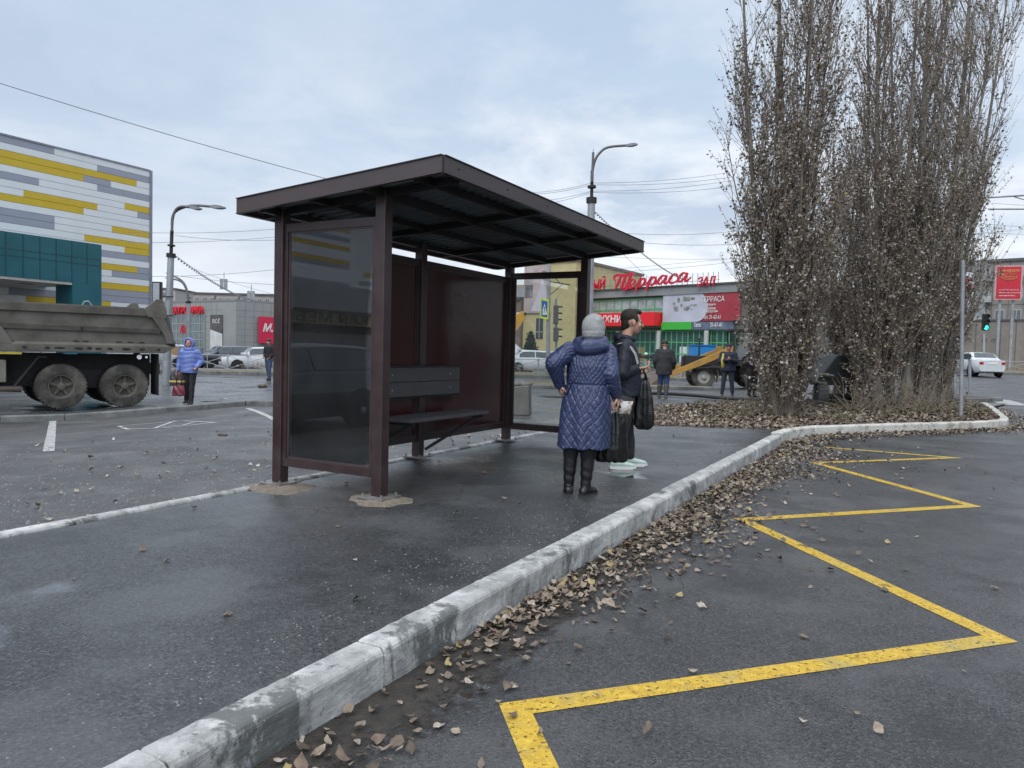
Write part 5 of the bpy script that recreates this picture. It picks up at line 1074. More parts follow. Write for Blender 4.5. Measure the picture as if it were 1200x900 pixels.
        for x, w_ in ((-2.05, .05), (-1.62, .05), (-1.38, .12), (-1.0, .10), (-.78, .06), (-.6, .07), (-.35, .07), (.0, .09), (.35, .06), (.72, .04)):
            pts = [Pn(x + math.cos(a) * w_ * rr.uniform(.8, 1.2), zb + .085 + math.sin(a) * .032 * rr.uniform(.7, 1.2), -.053) for a in np.linspace(0, 6.28, 11)[:-1]]; m.prism(pts, (0, s * .002, 0))
        for x in (-1.1, -.9, -.2, .05, .3): m.prism([Pn(x, zb + .245, .052), Pn(x + .13, zb + .24, .052), Pn(x + .12, zb + .262, .052), Pn(x + .02, zb + .27, .052)], (0, s * .004, 0))
        m.prism([Pn(-.93, zt - .50, -.019), Pn(-.90, zt - .55, -.019), Pn(-.93, zt - .62, -.019), Pn(-.96, zt - .56, -.019)], (0, s * .002, 0)); m.build('rust_holes', M_BLACK, sh)
        return sh
    side(0.0, 1, 'body_side'); side(2.5, -1, 'body_side')
    m = MB(); m.box(xf, xr - .15, .12, 2.38, zb + .02, zb + .12); m.box(xf - .1, xf - .02, .11, 2.39, zb, zt + .6); m.prism([(xr - .15, .12, zb + .12), (xr + .0, .12, zt - .3), (xr - .06, .12, zt - .3), (xr - .25, .12, zb + .12)], (0, 2.26, 0)); m.build('body_floor', M_TRK, T)
    m = MB(); m.prism([(-3.1, .06, zt + .42), (-4.05, .06, zt + .62), (-4.05, 2.44, zt + .62), (-3.1, 2.44, zt + .42)][0:0] or [(-4.1, .02, zt + .60), (-5.2, .02, zt + .78), (-5.2, 2.48, zt + .78), (-4.1, 2.48, zt + .60)], (0, 0, .05)); m.build('cab_shield', M_TRK, T)
    # load edge piece on the near rail, lights, tank, exhaust, bracket
    m = MB(); m.tube([(-.9, .1, zt - .02), (-.86, .08, zt + .07), (-.78, .08, zt + .09), (-.7, .1, zt - .01)], .02, 6); m.build('rope_hook', M_GALV, T)
    for x, r in ((.30, .055), (.46, .028)): m = MB(); m.cyl((x, -.005, 1.22), (x, .03, 1.22), r, n=16); m.build('reflector', pmat('reflector_white', (.85, .85, .85), .2), T)
    m = MB(); m.box(-2.55, -2.1, -.03, .0, 1.25, 1.30); m.build('marker_strip', pmat('marker_yellow', (.55, .42, .05), .5), T)
    m = MB(); m.box(-1.30, -1.02, -.02, .0, 1.27, 1.30); m.build('marker_strip', pmat('marker_blue', (.05, .16, .22), .5), T)
    m = MB(); m.box(-3.6, -2.55, .08, .68, .58, 1.14); m.build('fuel_tank', M_TRK, T, bevel=.05); m = MB(); m.box(-2.54, -2.38, .05, .70, .62, 1.12); m.build('tank_bracket', M_TRKL, T, bevel=.02)
    m = MB(); m.tube([(-3.4, .25, .5), (-2.5, .2, .48), (-2.1, .1, .46)], .065, 12); m.build('exhaust_pipe', pmat('exhaust_rust', (.13, .10, .08), .7, .2), T, smooth=True)
    m = MB(); m.beam((-2.25, .2, .50), (-1.78, .2, 1.18), .18, .035); m.beam((-1.78, .2, 1.19), (-1.6, .2, 1.19), .18, .035); m.build('mudguard', M_DARK, T)
    # cab (out of the picture on the left)
    m = MB(); m.prism([(-4.25, 0, .75), (-4.2, 0, 2.75), (-5.75, 0, 2.78), (-6.1, 0, 1.75), (-6.15, 0, .75)], (0, 2.45, 0)); cb = m.build('cab', pmat('cab_orange', (.38, .12, .03), .5), T, bevel=.05)
    m = MB(); m.prism([(-4.5, -.01, 1.8), (-4.5, -.01, 2.5), (-5.65, -.01, 2.52), (-5.92, -.01, 1.8)], (0, .012, 0)); m.build('cab_window', M_WIN, cb)
    m = MB(); m.prism([(-6.11, .15, 1.78), (-5.80, .15, 2.62), (-5.79, .15, 2.62), (-6.08, .15, 1.78)], (0, 2.15, 0)); m.build('windscreen', M_WIN, cb)
    m = MB(); m.box(-6.3, -6.1, 0, 2.45, .45, .78); m.build('bumper', M_DARK, T, bevel=.02)
    for y in (.3, 2.15): m = MB(); m.cyl((-6.32, y, .62), (-6.29, y, .62), .10, n=16); m.build('headlight', M_WHITE, T)
dump_truck()

# ------------------------------------------------------------------ cars
def car(label, px, py_base, Y, heading, paint, style='sedan', length=4.4, z=None, name='parked_car', hgt=1.45):
    g = at(px, py_base, Y); zz = gz(g.x, g.y) if z is None else z
    e = thing(name, label, 'car', (g.x, g.y, zz), heading, None)      # local +x is the front
    L = length; W = .86; k = L / 4.4; hk = hgt / 1.45
    # stations: x, z_low, half width low, z_belt, half belt, z_top, half top, cabin?
    if style == 'sedan': cab = (-1.55, -1.0, .45, 1.05); hood = .92; trunk = 1.0
    elif style == 'hatch': cab = (-2.02, -1.75, .45, 1.1); hood = .93; trunk = 1.0
    else: cab = (-2.1, -1.85, .35, 1.0); hood = 1.0; trunk = 1.1      # van
    rc = 1.45
    xs = sorted(set([-2.2, -2.12, -1.9, -1.7, -1.35, -1.0, -.5, 0, .5, 1.0, 1.3, 1.6, 1.9, 2.1, 2.2] + list(cab)))
    def top(x):
        a, b, c, d = cab
        base = trunk - .02 if x < a else hood - .10 * max(0, (x - d)) ** 1.3 * .9
        if x <= a: return (trunk - .06 * ((a - x) / .6) ** 2) if style == 'sedan' else trunk
        if x >= d: return base
        if x < b: return trunk + (rc - .04 - trunk) * sstep((x - a) / (b - a)) ** .8
        if x > c: return hood + (rc - hood) * (1 - sstep((x - c) / (d - c)) * .5 - (x - c) / (d - c) * .5)
        m_ = (x - b) / (c - b); return rc - .05 * (1 - math.sin(math.pi * (m_ * .8 + .15)))
    def sect(x, grow=0.0):
        t = top(x); belt = min(t, (.95 if x > 0 else .98)); endk = 1 - .16 * max(0, (abs(x) - 1.75) / .45) ** 2; w = W * endk; zl = .22 + .10 * max(0, (abs(x) - 1.8) / .4)
        wt = w * .96 - (t - belt) * .42
        return [Vector((x * k, s * yy, zz_ * hk)) for s, yy, zz_ in ((1, .0, zl), (1, w * .86, zl), (1, w * .98, zl + .14), (1, w, .62), (1, w * .97, belt - .04), (1, w * .93, belt), (1, max(.1, wt), t - .05 if t > belt + .1 else t - .01), (1, max(.1, wt - .12), t), (1, 0, t + .015))] 
    rings = []
    for x in xs:
        r = sect(x); full = r + [Vector((v.x, -v.y, v.z)) for v in r[-2:0:-1]]; rings.append(full)
    m = MB(); m.loft(rings); b = m.build('body', paint, e, smooth='auto')
    # windows: patches on the cabin surface
    def patch(xa, xb, i0, i1, f0, f1, nm, nseg=6, sides=(1, -1)):
        for sd in sides:
            m = MB(); ra = []
            for q in np.linspace(xa, xb, nseg):
                r = sect(q); p0 = r[i0].lerp(r[i1], f0); p1 = r[i0].lerp(r[i1], f1); 
                out = Vector((0, .012, .004)); p0 = p0 + out; p1 = p1 + out
                if sd < 0: p0 = Vector((p0.x, -p0.y, p0.z)); p1 = Vector((p1.x, -p1.y, p1.z))
                ra.append((p0, p1))
            for a, c in zip(ra[:-1], ra[1:]): m.add([a[0], c[0], c[1], a[1]], [(0, 1, 2, 3)])
            m.build(nm, M_WIN, b, fix=False)
    a_, b2, c_, d_ = cab
    patch(a_ + .32 if style == 'sedan' else a_ + .25, -.25, 5, 6, .08, .92, 'side_window'); patch(-.19, d_ - .38, 5, 6, .08, .92, 'side_window')
    def screen(x0, x1, nm):
        m = MB(); r0, r1 = sect(x0), sect(x1); o_ = Vector((.012 if x1 < x0 else -.012, 0, .016)); wa, wb = r0[6].y * .92, r1[6].y * .92
        m.add([Vector((r0[8].x, wa, r0[8].z - .03)) + o_, Vector((r0[8].x, -wa, r0[8].z - .03)) + o_, Vector((r1[8].x, -wb, r1[8].z)) + o_, Vector((r1[8].x, wb, r1[8].z)) + o_], [(0, 1, 2, 3)]); 
        for q in (0,): pass
        m.build(nm, M_WIN, b, fix=False)
    # curved screens follow the roof curve
    def cscreen(x0, x1, nm):
        m = MB(); P_ = []
        for q in np.linspace(x0, x1, 7):
            r = sect(q); w_ = max(.1, r[7].y) * .98; P_.append((Vector((r[8].x, w_, r[7].z + .012)), Vector((r[8].x, 0, r[8].z + .012)), Vector((r[8].x, -w_, r[7].z + .012))))
        for p, q in zip(P_[:-1], P_[1:]): m.add([p[0], p[1], q[1], q[0]], [(0, 1, 2, 3)]); m.add([p[1], p[2], q[2], q[1]], [(0, 1, 2, 3)])
        m.build(nm, M_WIN, b, fix=False)
    cscreen(c_ + .06, d_ - .04, 'windscreen'); cscreen(a_ + .04, b2 - .02, 'rear_window')
    for x in (1.35, -1.35):
        for y, s in ((-.74, -1), (.74, 1)):
            wheel(e, (x * k, y, .31), .31, .2, .21, M_RUBB, pmat('alloy', (.35, .36, .37), .4, .6), lugs=0, side=s)
            m = MB(); m.cyl((x * k, s * .865, .33), (x * k, s * .80, .33), .37, n=24); m.build('wheel_arch', M_BLACK, b)
    red = pmat('tail_red', (.40, .01, .015), .25)
    for s in (1, -1):
        m = MB(); m.box(-2.218 * k, -2.02 * k, min(s * .50, s * .72), max(s * .50, s * .72), .72 * hk, .88 * hk); m.build('tail_light', red, b, bevel=.02)
        m = MB(); m.box(2.0 * k, 2.208 * k, min(s * .48, s * .70), max(s * .48, s * .70), .62 * hk, .76 * hk); m.build('headlight', pmat('lamp_clear', (.65, .67, .7), .15), b, bevel=.02)
        m = MB(); m.box(.78 * k, .93 * k, min(s * .86, s * 1.0), max(s * .86, s * 1.0), .95 * hk, 1.08 * hk); m.build('mirror', paint, b, bevel=.02)
    m = MB(); m.box(-2.222 * k, -2.19 * k, -.26, .26, .74 * hk, .85 * hk); m.build('number_plate', M_WHITE, b); m = MB(); m.box(2.19 * k, 2.215 * k, -.26, .26, .42, .53); m.build('number_plate', M_WHITE, b)
    m = MB(); m.box(2.16 * k, 2.21 * k, -.5, .5, .56, .68); m.build('grille', M_BLACK, b)
    return e
WHT = pmat('white_car_paint', (.58, .60, .61), .25, 0, .05, 2, coat=.6); DGR = pmat('dark_car_paint', (.022, .026, .032), .22, .2, .1, 2, coat=.8); GRY = pmat('grey_car_paint', (.13, .15, .17), .28, .3, .1, 2, coat=.7); SLV = pmat('silver_car_paint', (.36, .38, .40), .3, .4, .05, 2, coat=.5)
car('dark grey hatchback parked behind the fence, next to the white car', 264, 437, 49, rad(222), DGR, 'hatch', 4.4, z=-.15)
car('white saloon parked behind the fence, right of the dark hatchback', 304, 438, 45, rad(208), WHT, 'sedan', 4.5, z=-.15)
car('white car half hidden behind the dump truck mudflap and brown board', 184, 438, 47, rad(200), WHT, 'hatch', 4.3, z=-.13)
car('white van with sloping windscreen just right of the shelter corner post', 588, 436, 47, 0.05, WHT, 'van', 5.2, z=0.05, name='parked_van', hgt=2.15)
car('white saloon seen in front of the small spruce tree', 627, 437, 46.5, .25, WHT, 'sedan', 4.4, z=0.05)
car('white car beyond the road partly hidden by the woman in the blue coat', 672, 437, 49, 0, SLV, 'hatch', 4.2, z=.05)
car('grey blue hatchback parked in front of the green glazed hall', 857, 432, 52, math.pi * .96, GRY, 'hatch', 4.5, z=.05)
car('white saloon driving away on the road right of the poplars', 1140, 440.5, 46, rad(84), WHT, 'sedan', 4.4, name='driving_car')
car('dark parked car on the lot left of the camera', -700, 700, 5.2, rad(61), DGR, 'hatch', 4.4, z=0)

# ------------------------------------------------------------------ loader tractor
def tractor():
    Y = 33.0; a = at(820, 455, Y); e = thing('loader_tractor', 'old dark tractor with a yellow front loader arm and bucket', 'tractor', (a.x, a.y, gz(a.x, a.y)), rad(176))
    # local +x = front (to the left in the picture); near side is local +y after rotation -> build both sides alike
    yel = pmat('loader_yellow', (.46, .25, .045), .55, 0, .15, 3, dirt=(.15, .11, .07), dirt_amt=.6); rimw = pmat('rim_dusty_white', (.36, .35, .33), .6, 0, .2, 5)
    R1, R2 = .49, .80; xr = -2.35
    for s in (1, -1):
        wheel(e, (0, s * .75, R1), R1, .28, .27, M_RUB, rimw, lugs=20, side=s); wheel(e, (xr, s * .85, R2), R2, .42, .45, M_RUB, rimw, lugs=18, side=s)
        m = MB(); n = 10; pr = [Vector((math.cos(t) * .60, 0, R1 + math.sin(t) * .60)) for t in np.linspace(rad(20), rad(200), n)]
        m.loft([[Vector((p.x, s * .55, p.z)), Vector((p.x, s * .95, p.z)), Vector((p.x * 1.05, s * .95, R1 + (p.z - R1) * 1.05)), Vector((p.x * 1.05, s * .55, R1 + (p.z - R1) * 1.05))] for p in pr]); m.build('mudguard', pmat('guard_grey', (.20, .195, .18), .7), e)
        m = MB(); pts = [Vector((-.9, 0, 1.62)), Vector((.25, 0, 1.10)), Vector((1.15, 0, .72)), Vector((1.75, 0, .35))]; w_ = [.26, .30, .22, .14]
        m.loft([[Vector((p.x, s * 1.02, p.z - h)), Vector((p.x, s * 1.14, p.z - h)), Vector((p.x, s * 1.14, p.z + h)), Vector((p.x, s * 1.02, p.z + h))] for p, h in zip(pts, [v / 2 for v in w_])]); m.build('loader_arm', yel, e, bevel=.01)
        m = MB(); m.cyl((-.55, s * 1.08, .95), (1.0, s * 1.08, .82), .05, n=10); m.cyl((-.9, s * 1.08, .9), (-.3, s * 1.08, .93), .08, n=10); m.build('hydraulic_ram', M_DARK, e)
        m = MB(); m.box(-1.15, -.85, s * .9 if s > 0 else -1.12, 1.12 if s > 0 else -.9, .55, 1.85); m.build('loader_post', yel, e, bevel=.01)
    m = MB(); m.prism([(1.55, -1.15, .62), (1.75, -1.15, .60), (2.3, -1.15, .12), (2.25, -1.15, .05), (1.75, -1.15, .03), (1.5, -1.15, .2)], (0, 2.3, 0)); m.build('bucket', pmat('bucket_rust', (.13, .095, .07), .75, .2, .3, 4), e, bevel=.015)
    m = MB(); m.box(-1.2, .75, -.33, .33, .95, 1.42); m.box(.75, .82, -.30, .30, .85, 1.38); m.build('bonnet', M_DARK, e, bevel=.06)
    m = MB(); m.box(-2.9, .6, -.22, .22, .55, .94); m.cyl((0, -.7, R1), (0, .7, R1), .07, n=10); m.cyl((xr, -.8, R2), (xr, .8, R2), .12, n=10); m.build('chassis', M_DARK, e)
    m = MB()
    for x in (-1.35, -2.9):
        for s in (1, -1): m.beam((x, s * .62, 1.2), (x + (.1 if x > -2 else .12), s * .58, 2.5), .07, .07, up=Vector((1, 0, 0)))
    m.box(-2.95, -1.15, -.66, .66, 2.5, 2.62); m.box(-3.0, -1.3, -.70, .70, 1.0, 1.22); cb = m.build('cab', M_DARK, e, bevel=.02)
    for s in (1, -1): m = MB(); m.box(-2.75, -1.36, s * .61 - .005, s * .61 + .005, 1.26, 2.46); m.build('cab_window', glass_mat('cab_glass', (.5, .55, .55), .05, .9), cb)
    m = MB(); m.box(-2.0, -1.0, .95, 1.55, 1.1, 1.16); m.build('step', M_DARK, e)
    m = MB(); m.cyl((.1, .1, 1.4), (.1, .1, 2.2), .04, n=8); m.build('exhaust_pipe', M_DARK, e)
tractor()
def trailer_machine():
    a = onground(961, 481.5); e = thing('towed_compressor', 'dark two wheeled machine standing on the road behind the poplars', 'machine', (a.x, a.y, a.z), rad(10))
    for x, w_ in ((0, .24), (.95, .24)):
        t = wheel(e, (x, 0, .38), .38, w_, .2, M_RUBB if x else pmat('side_rubber', (.05, .05, .05), .7), M_DARK, lugs=24); t.rotation_euler.z = rad(72)
    m = MB(); m.cyl((-.1, 0, .38), (1.05, 0, .38), .07, n=10); m.build('axle', M_DARK, e)
    m = MB(); m.box(-.22, 1.2, -.1, 1.5, .66, .80); m.build('chassis', M_DARK, e, bevel=.02); m = MB(); m.prism([(-.1, 0, .8), (1.1, 0, .8), (.95, 0, 1.15), (.62, 0, 1.45), (.4, 0, 1.42), (.1, 0, 1.05)], (0, 1.4, 0)); m.build('engine_cover', pmat('dark_cover', (.022, .028, .026), .6, 0, .3, 3), e, bevel=.05)
    m = MB(); m.tube([(.2, -.2, .9), (-.25, -.25, .95), (-.3, -.25, .75), (.0, -.2, .7)], .03, 8); m.build('tow_bar', pmat('bar_grey', (.16, .16, .15), .6), e)
trailer_machine()
# excavator standing behind the shelter; its arm shows right of the corner post
def excavator():
    a = at(540, 446, 30); e = thing('excavator', 'yellow wheeled excavator behind the shelter with its arm elbow raised', 'excavator', (a.x, a.y, gz(a.x, a.y)), 0)
    yel = pmat('excavator_yellow', (.62, .30, .02), .45, 0, .08, 2, dirt=(.2, .13, .06), dirt_amt=.4)
    def P(px, py): q = at(px, py, 30); return Vector((q.x - a.x, 0, q.z - e.location.z))
    m = MB(); A = [P(560, 402), P(575, 378), P(599, 373), P(612, 364.5), P(617, 368), P(615, 374), P(600, 394), P(585, 402)]; m.prism([p + Vector((0, -.16, 0)) for p in A], (0, .32, 0)); bm_ = m.build('boom', yel, e, bevel=.02)
    for px, py in ((601, 376), (615.5, 368)): m = MB(); p = P(px, py); m.cyl(p + Vector((0, -.2, 0)), p + Vector((0, .2, 0)), .13 if px < 610 else .06, n=16); m.build('pin', M_DARK, bm_)
    m = MB(); p, q = P(605, 387), P(611, 380); m.beam(p + Vector((0, -.165, 0)), q + Vector((0, -.165, 0)), .01, .09, up=Vector((0, 1, 0))) ; m.beam(p + Vector((0, -.166, 0)), q + Vector((0, -.166, 0)), .14, .01) ; m.build('decal', M_WHITE, bm_)
    m = MB(); p, q = P(575, 372), P(614, 366.5); m.cyl(p + Vector((0, .05, 0)), q + Vector((0, .05, 0)), .05, n=10); m.build('hydraulic_ram', M_GALV, e)
    m = MB(); p = P(560, 400); q = P(566, 436); m.beam(p, q, .25, .3, up=Vector((0, 1, 0))); m.build('stick', yel, e, bevel=.02)
    m = MB(); m.prism([q + Vector((-.5, -.45, 0)), q + Vector((.4, -.45, .1)), q + Vector((.5, -.45, -.35)), q + Vector((.1, -.45, -.65)), q + Vector((-.45, -.45, -.4))], (0, .9, 0)); m.build('bucket', M_DARK, e)
    X = P(540, 400).x - 2.2; m = MB(); m.box(X - 2.6, X + .3, -1.1, 1.1, 1.15, 2.1); m.build('engine_house', yel, e, bevel=.08); m = MB(); m.box(X - .7, X + .5, -1.1, -.1, 2.105, 2.9); m.box(X - .6, X + .4, -1.12, -1.105, 2.2, 2.8); m.build('cab', M_DARK, e, bevel=.05)
    m = MB(); m.box(X - 2.2, X + 1.2, -.7, .7, .55, 1.12); m.build('undercarriage', M_DARK, e)
    m = MB(); m.beam((X + .2, .3, 1.9), P(575, 380) + Vector((0, .0, -.1)), .3, .4); m.build('main_boom', yel, e, bevel=.02)
    for x in (X - 1.6, X + .6):
        for y in (-1.0, 1.0): wheel(e, (x, y, .5), .5, .3, .27, M_RUBB, yel, lugs=20, side=-1 if y < 0 else 1)
excavator()
# blue tank on the far pavement, concrete block, debris
a = at(812, 430, 36); e = thing('blue_container', 'bright blue container standing behind the loader arm', 'container', (a.x, a.y, gz(a.x, a.y)), 0)
top_ = at(812, 405, 36).z - gz(a.x, a.y); wdt = at(838, 430, 36).x - a.x
m = MB(); m.box(0, wdt, 0, 1.1, .3, top_); m.build('tank_body', pmat('bright_blue', (.02, .22, .55), .45, 0, .08, 2), e, bevel=.04); m = MB(); m.box(-.04, wdt + .04, -.04, 1.14, top_, top_ + .06); m.build('lid', pmat('bright_blue2', (.02, .17, .45), .45), e)
for x in (.1, wdt - .2): m = MB(); m.box(x, x + .1, .1, 1.0, 0, .3); m.build('leg', M_DARK, e)
a, b = onground(588, 486, .12), onground(620, 487, .12); hz = at(619, 452, b.y).z - b.z
e = thing('concrete_block', 'large worn concrete block standing on the plaza behind the shelter', 'block', (a.x, a.y, a.z), math.atan2(b.y - a.y, b.x - a.x))
m = MB(); w_ = (b - a).length; m.prism([(-.6, 0, 0), (w_, 0, 0), (w_ - .02, 0, hz), (w_ - .25, 0, hz - .02), (-.6, 0, hz - .03)], (0, .9, 0)); m.build('block', M_CONC, e, bevel=.02)
m = MB()
for k in range(14): x = random.uniform(-.4, w_ - .05); r = random.uniform(.04, .1); m.sphere((x, random.uniform(.1, .7), hz + r * .2), r, 7, 5, sc=(1.5, 1, .6))
m.build('rubble', M_CONC, e)
for px, py, s_, lab in ((307, 452, .13, 'muddy clod lying on the wet plaza by the walking man'), (262, 509, .05, 'small dark clump on the parking lot near the bay line')):
    p = onground(px, py + 2, .12 if py < 470 else 0); mb = MB(); rr = random.Random(px)
    for _ in range(6): mb.sphere((rr.uniform(-s_, s_), rr.uniform(-s_, s_) * .6, s_ * .35), s_ * rr.uniform(.4, .7), 8, 6, sc=(1.2, 1, .7))
    tag(mb.build('mud_clod', pmat('mud', (.10, .08, .055), .9, 0, .4, 12, 1, 40), loc=p), lab, 'mud')

# ------------------------------------------------------------------ poles, lamps, signs, fences, wires
def street_lamp(label, base, top, bend, arms, r0, r1, metal_from=.75, extra=None, name='street_lamp'):
    e = thing(name, label, 'street lamp', base); B = Vector((0, 0, 0)); T = Vector(top) - Vector(base); J = B.lerp(T, metal_from)
    m = MB(); m.cyl(B, J, r0, r0 * .78, n=14); m.build('pole', M_POLE, e, smooth='auto')
    m = MB(); m.cyl(B.lerp(T, metal_from - .01), B.lerp(T, metal_from + .015), r0 * 1.1, n=12); m.cyl(B.lerp(T, metal_from + .06), B.lerp(T, metal_from + .07), r0 * .9, n=12); m.cyl(J, T, r1 * 1.3, n=10); m.build('collar', M_DARK, e)
    for pts, hd in arms:
        P_ = [Vector(p) - Vector(base) for p in pts]; Q = []
        for i in range(len(P_) - 1):
            p0, p1, p2, p3 = P_[max(i - 1, 0)], P_[i], P_[i + 1], P_[min(i + 2, len(P_) - 1)]
            for t in np.linspace(0, 1, 7)[:-1]: Q.append(.5 * ((2 * p1) + (p2 - p0) * t + (2 * p0 - 5 * p1 + 4 * p2 - p3) * t * t + (3 * p1 - p0 - 3 * p2 + p3) * t ** 3))
        Q.append(P_[-1]); m = MB(); m.tube(Q, r1, 8); ar = m.build('arm', pmat('arm_brown', (.13, .12, .125), .5), e, smooth=True)
        d = (Q[-1] - Q[-2]).normalized(); m = MB(); q = Q[-1]; s_ = d.cross(Vector((0, 0, 1))).normalized()
        m.loft([[q + d * x + s_ * w_ + Vector((0, 0, hh)), q + d * x + s_ * w_ - Vector((0, 0, hh)), q + d * x - s_ * w_ - Vector((0, 0, hh)), q + d * x - s_ * w_ + Vector((0, 0, hh))] for x, w_, hh in ((-.1, .05, .04), (.1, .11, .06), (hd * .6, .14, .05), (hd, .07, .02))]); m.build('lamp_head', pmat('lamp_head', (.22, .23, .25), .5), ar)
    return e
Y = 26; base = onlevel(193, 462, -.02); base = at(194.5, 455, Y); base.z = gz(base.x, base.y)
A = lambda px, py, y=Y: at(px, py, y)
sl1 = street_lamp('leaning grey street lamp with twin curved arms beside the dump truck', base, A(201.5, 270), None,
    [([A(201.5, 272), A(202, 255), A(207, 247), A(219, 242), A(231, 240.8), A(250, 242.3)], .42), ([A(201.5, 272, Y - .1), A(202.5, 256, Y - .1), A(206, 246, Y - .1), A(213, 242, Y - .1), A(226, 243.3, Y - .1)], .3)], .14, .045, .84)
# fittings on the leaning pole
m = MB(); B0, T0 = Vector((0, 0, 0)), A(201.5, 270) - base
for t in (.46, .58): p = B0.lerp(T0, t); m.beam(p + Vector((-.22, -.18, 0)), p + Vector((.22, -.18, 0)), .04, .04)
m.tube([B0.lerp(T0, .46) + Vector((-.3, -.2, .4)), B0.lerp(T0, .46) + Vector((-.45, -.2, 0)), B0.lerp(T0, .40) + Vector((-.1, -.2, .0))], .03, 6); m.build('cable_fittings', M_DARK, sl1)
Y2 = 44; b = A(220, 438, Y2); b.z = gz(b.x, b.y); t = A(216, 330, Y2)
street_lamp('thin rusty lamp post with drooping arms behind the woman in the light blue jacket', b, A(221, 352, Y2), None,
    [([A(221, 353, Y2), A(220, 343, Y2), A(217, 334, Y2), A(212, 328, Y2), A(204, 324, Y2)], .5), ([A(221, 353, Y2 - .2), A(219, 342, Y2 - .2), A(215, 333, Y2 - .2), A(209, 328.5, Y2 - .2), A(202, 327, Y2 - .2)], .4)], .15, .05, .97, name='street_lamp')
Y3 = 33; b = A(688, 450, Y3); b.z = gz(b.x, b.y)
sl3 = street_lamp('tall straight street lamp rising behind the shelter roof', b, A(694, 200, Y3), None,
    [([A(694, 203, Y3), A(697, 189, Y3), A(703, 179, Y3), A(713, 172.5, Y3), A(736, 170.3, Y3)], .42), ([A(693.6, 214, Y3 - .1), A(694.5, 195, Y3 - .1), A(695.2, 178.5, Y3 - .1)], .12)], .21, .055, .86)
# grey post on the tree bed
b = onground(1126, 489, .13); t = at(1128.5, 305, b.y); e = thing('grey_post', 'plain grey steel post standing in the tree bed, right of the poplars', 'post', b); m = MB(); m.cyl((0, 0, 0), t - b, .043, n=14); m.build('tube', M_POLE, e, smooth='auto'); m = MB(); m.cyl((0, 0, -.01), (0, 0, .03), .09, n=14); m.build('foot', M_CONC, e)
# crossing sign on its own pole with a dark signal head beside it
Ys = 41; b = A(642, 440, Ys); b.z = gz(b.x, b.y); e = thing('crossing_sign', 'pedestrian crossing sign with a fluorescent yellow border on a grey pole', 'traffic sign', b)
P0 = lambda px, py, dy=0: A(px, py, Ys) - b + Vector((0, dy, 0))
m = MB(); m.cyl((0, 0, 0), P0(643.5, 300), .12, .09, n=12); m.build('pole', M_POLE, e, smooth='auto')
m = MB(); q = [P0(631, 353, -.2), P0(640, 355, -.15), P0(642, 373.5, -.15), P0(632.5, 370.5, -.2)]
q = [P0(631.3, 355, -.3), P0(640.5, 353, -.25), P0(643, 370, -.25), P0(633.5, 373, -.3)] if False else [P0(632.5, 373, -.3), P0(642.5, 374.5, -.2), P0(643, 351.5, -.2), P0(633, 349.5, -.3)]
def quad_board(q, th, nm, mat, par): m = MB(); m.prism(q, (0, th, 0)); return m.build(nm, mat, par)
bd = quad_board(q, .03, 'board', pmat('fluor_yellow', (.60, .72, .03)), e)
c = sum(q, Vector()) / 4; shrink = lambda k, dy: [c + (v - c) * k + Vector((0, dy, 0)) for v in q]
q2 = [c + Vector(((v - c).x * .70, (v - c).y * .7 - .012, (v - c).z * .80)) for v in q]; quad_board(q2, .008, 'blue_field', pmat('sign_blue', (.02, .10, .45), .4), bd)
tr = [c + Vector((-.17, -.035, -.33)), c + Vector((.17, -.03, -.33)), c + Vector((0, -.03, .27))]; m = MB(); m.prism(tr, (0, .008, 0)); m.build('white_triangle', M_WHITE, bd)
m = MB(); m.sphere(c + Vector((0, -.045, .08)), .035, 8, 6); m.beam(c + Vector((0, -.045, .05)), c + Vector((.01, -.045, -.10)), .03, .04, up=Vector((0, 1, 0))); m.beam(c + Vector((.01, -.045, -.10)), c + Vector((.07, -.045, -.24)), .01, .03, up=Vector((0, 1, 0))); m.beam(c + Vector((.01, -.045, -.10)), c + Vector((-.06, -.045, -.24)), .01, .03, up=Vector((0, 1, 0))); m.build('walker_mark', M_BLACK, bd)
m = MB(); m.beam(P0(644, 330), P0(668, 334), .05, .05); m.beam(P0(644, 346), P0(660, 332.5), .04, .04); m.beam(P0(644, 318), P0(656, 332), .04, .04); m.build('bracket_arm', M_DARK, e)
b = A(652, 440, Ys + 1.0); b.z = gz(b.x, b.y); e = thing('signal_post', 'dark traffic signal seen edge on beside the crossing sign', 'traffic light', b)
m = MB(); m.cyl((0, 0, 0), A(651.5, 350, Ys + 1) - b, .07, n=10); m.build('pole', M_POLE, e)
for ya, yb in ((358, 380), (384, 400)):
    m = MB(); p, q_ = A(648, yb, Ys + 1) - b, A(654.5, ya, Ys + 1) - b; m.box(p.x, q_.x, -.25, -.08, p.z, q_.z); h = m.build('signal_head', pmat('signal_grey', (.10, .10, .10), .5), e, bevel=.02)
    for k in range(3 if yb - ya > 20 else 2): z = p.z + (q_.z - p.z) * (k + .5) / (3 if yb - ya > 20 else 2); m = MB(); m.tube([(q_.x - .02, -.17, z + .09), (q_.x + .16, -.17, z + .10), (q_.x + .2, -.17, z + .05)], .05, 6); m.build('visor', M_BLACK, h)
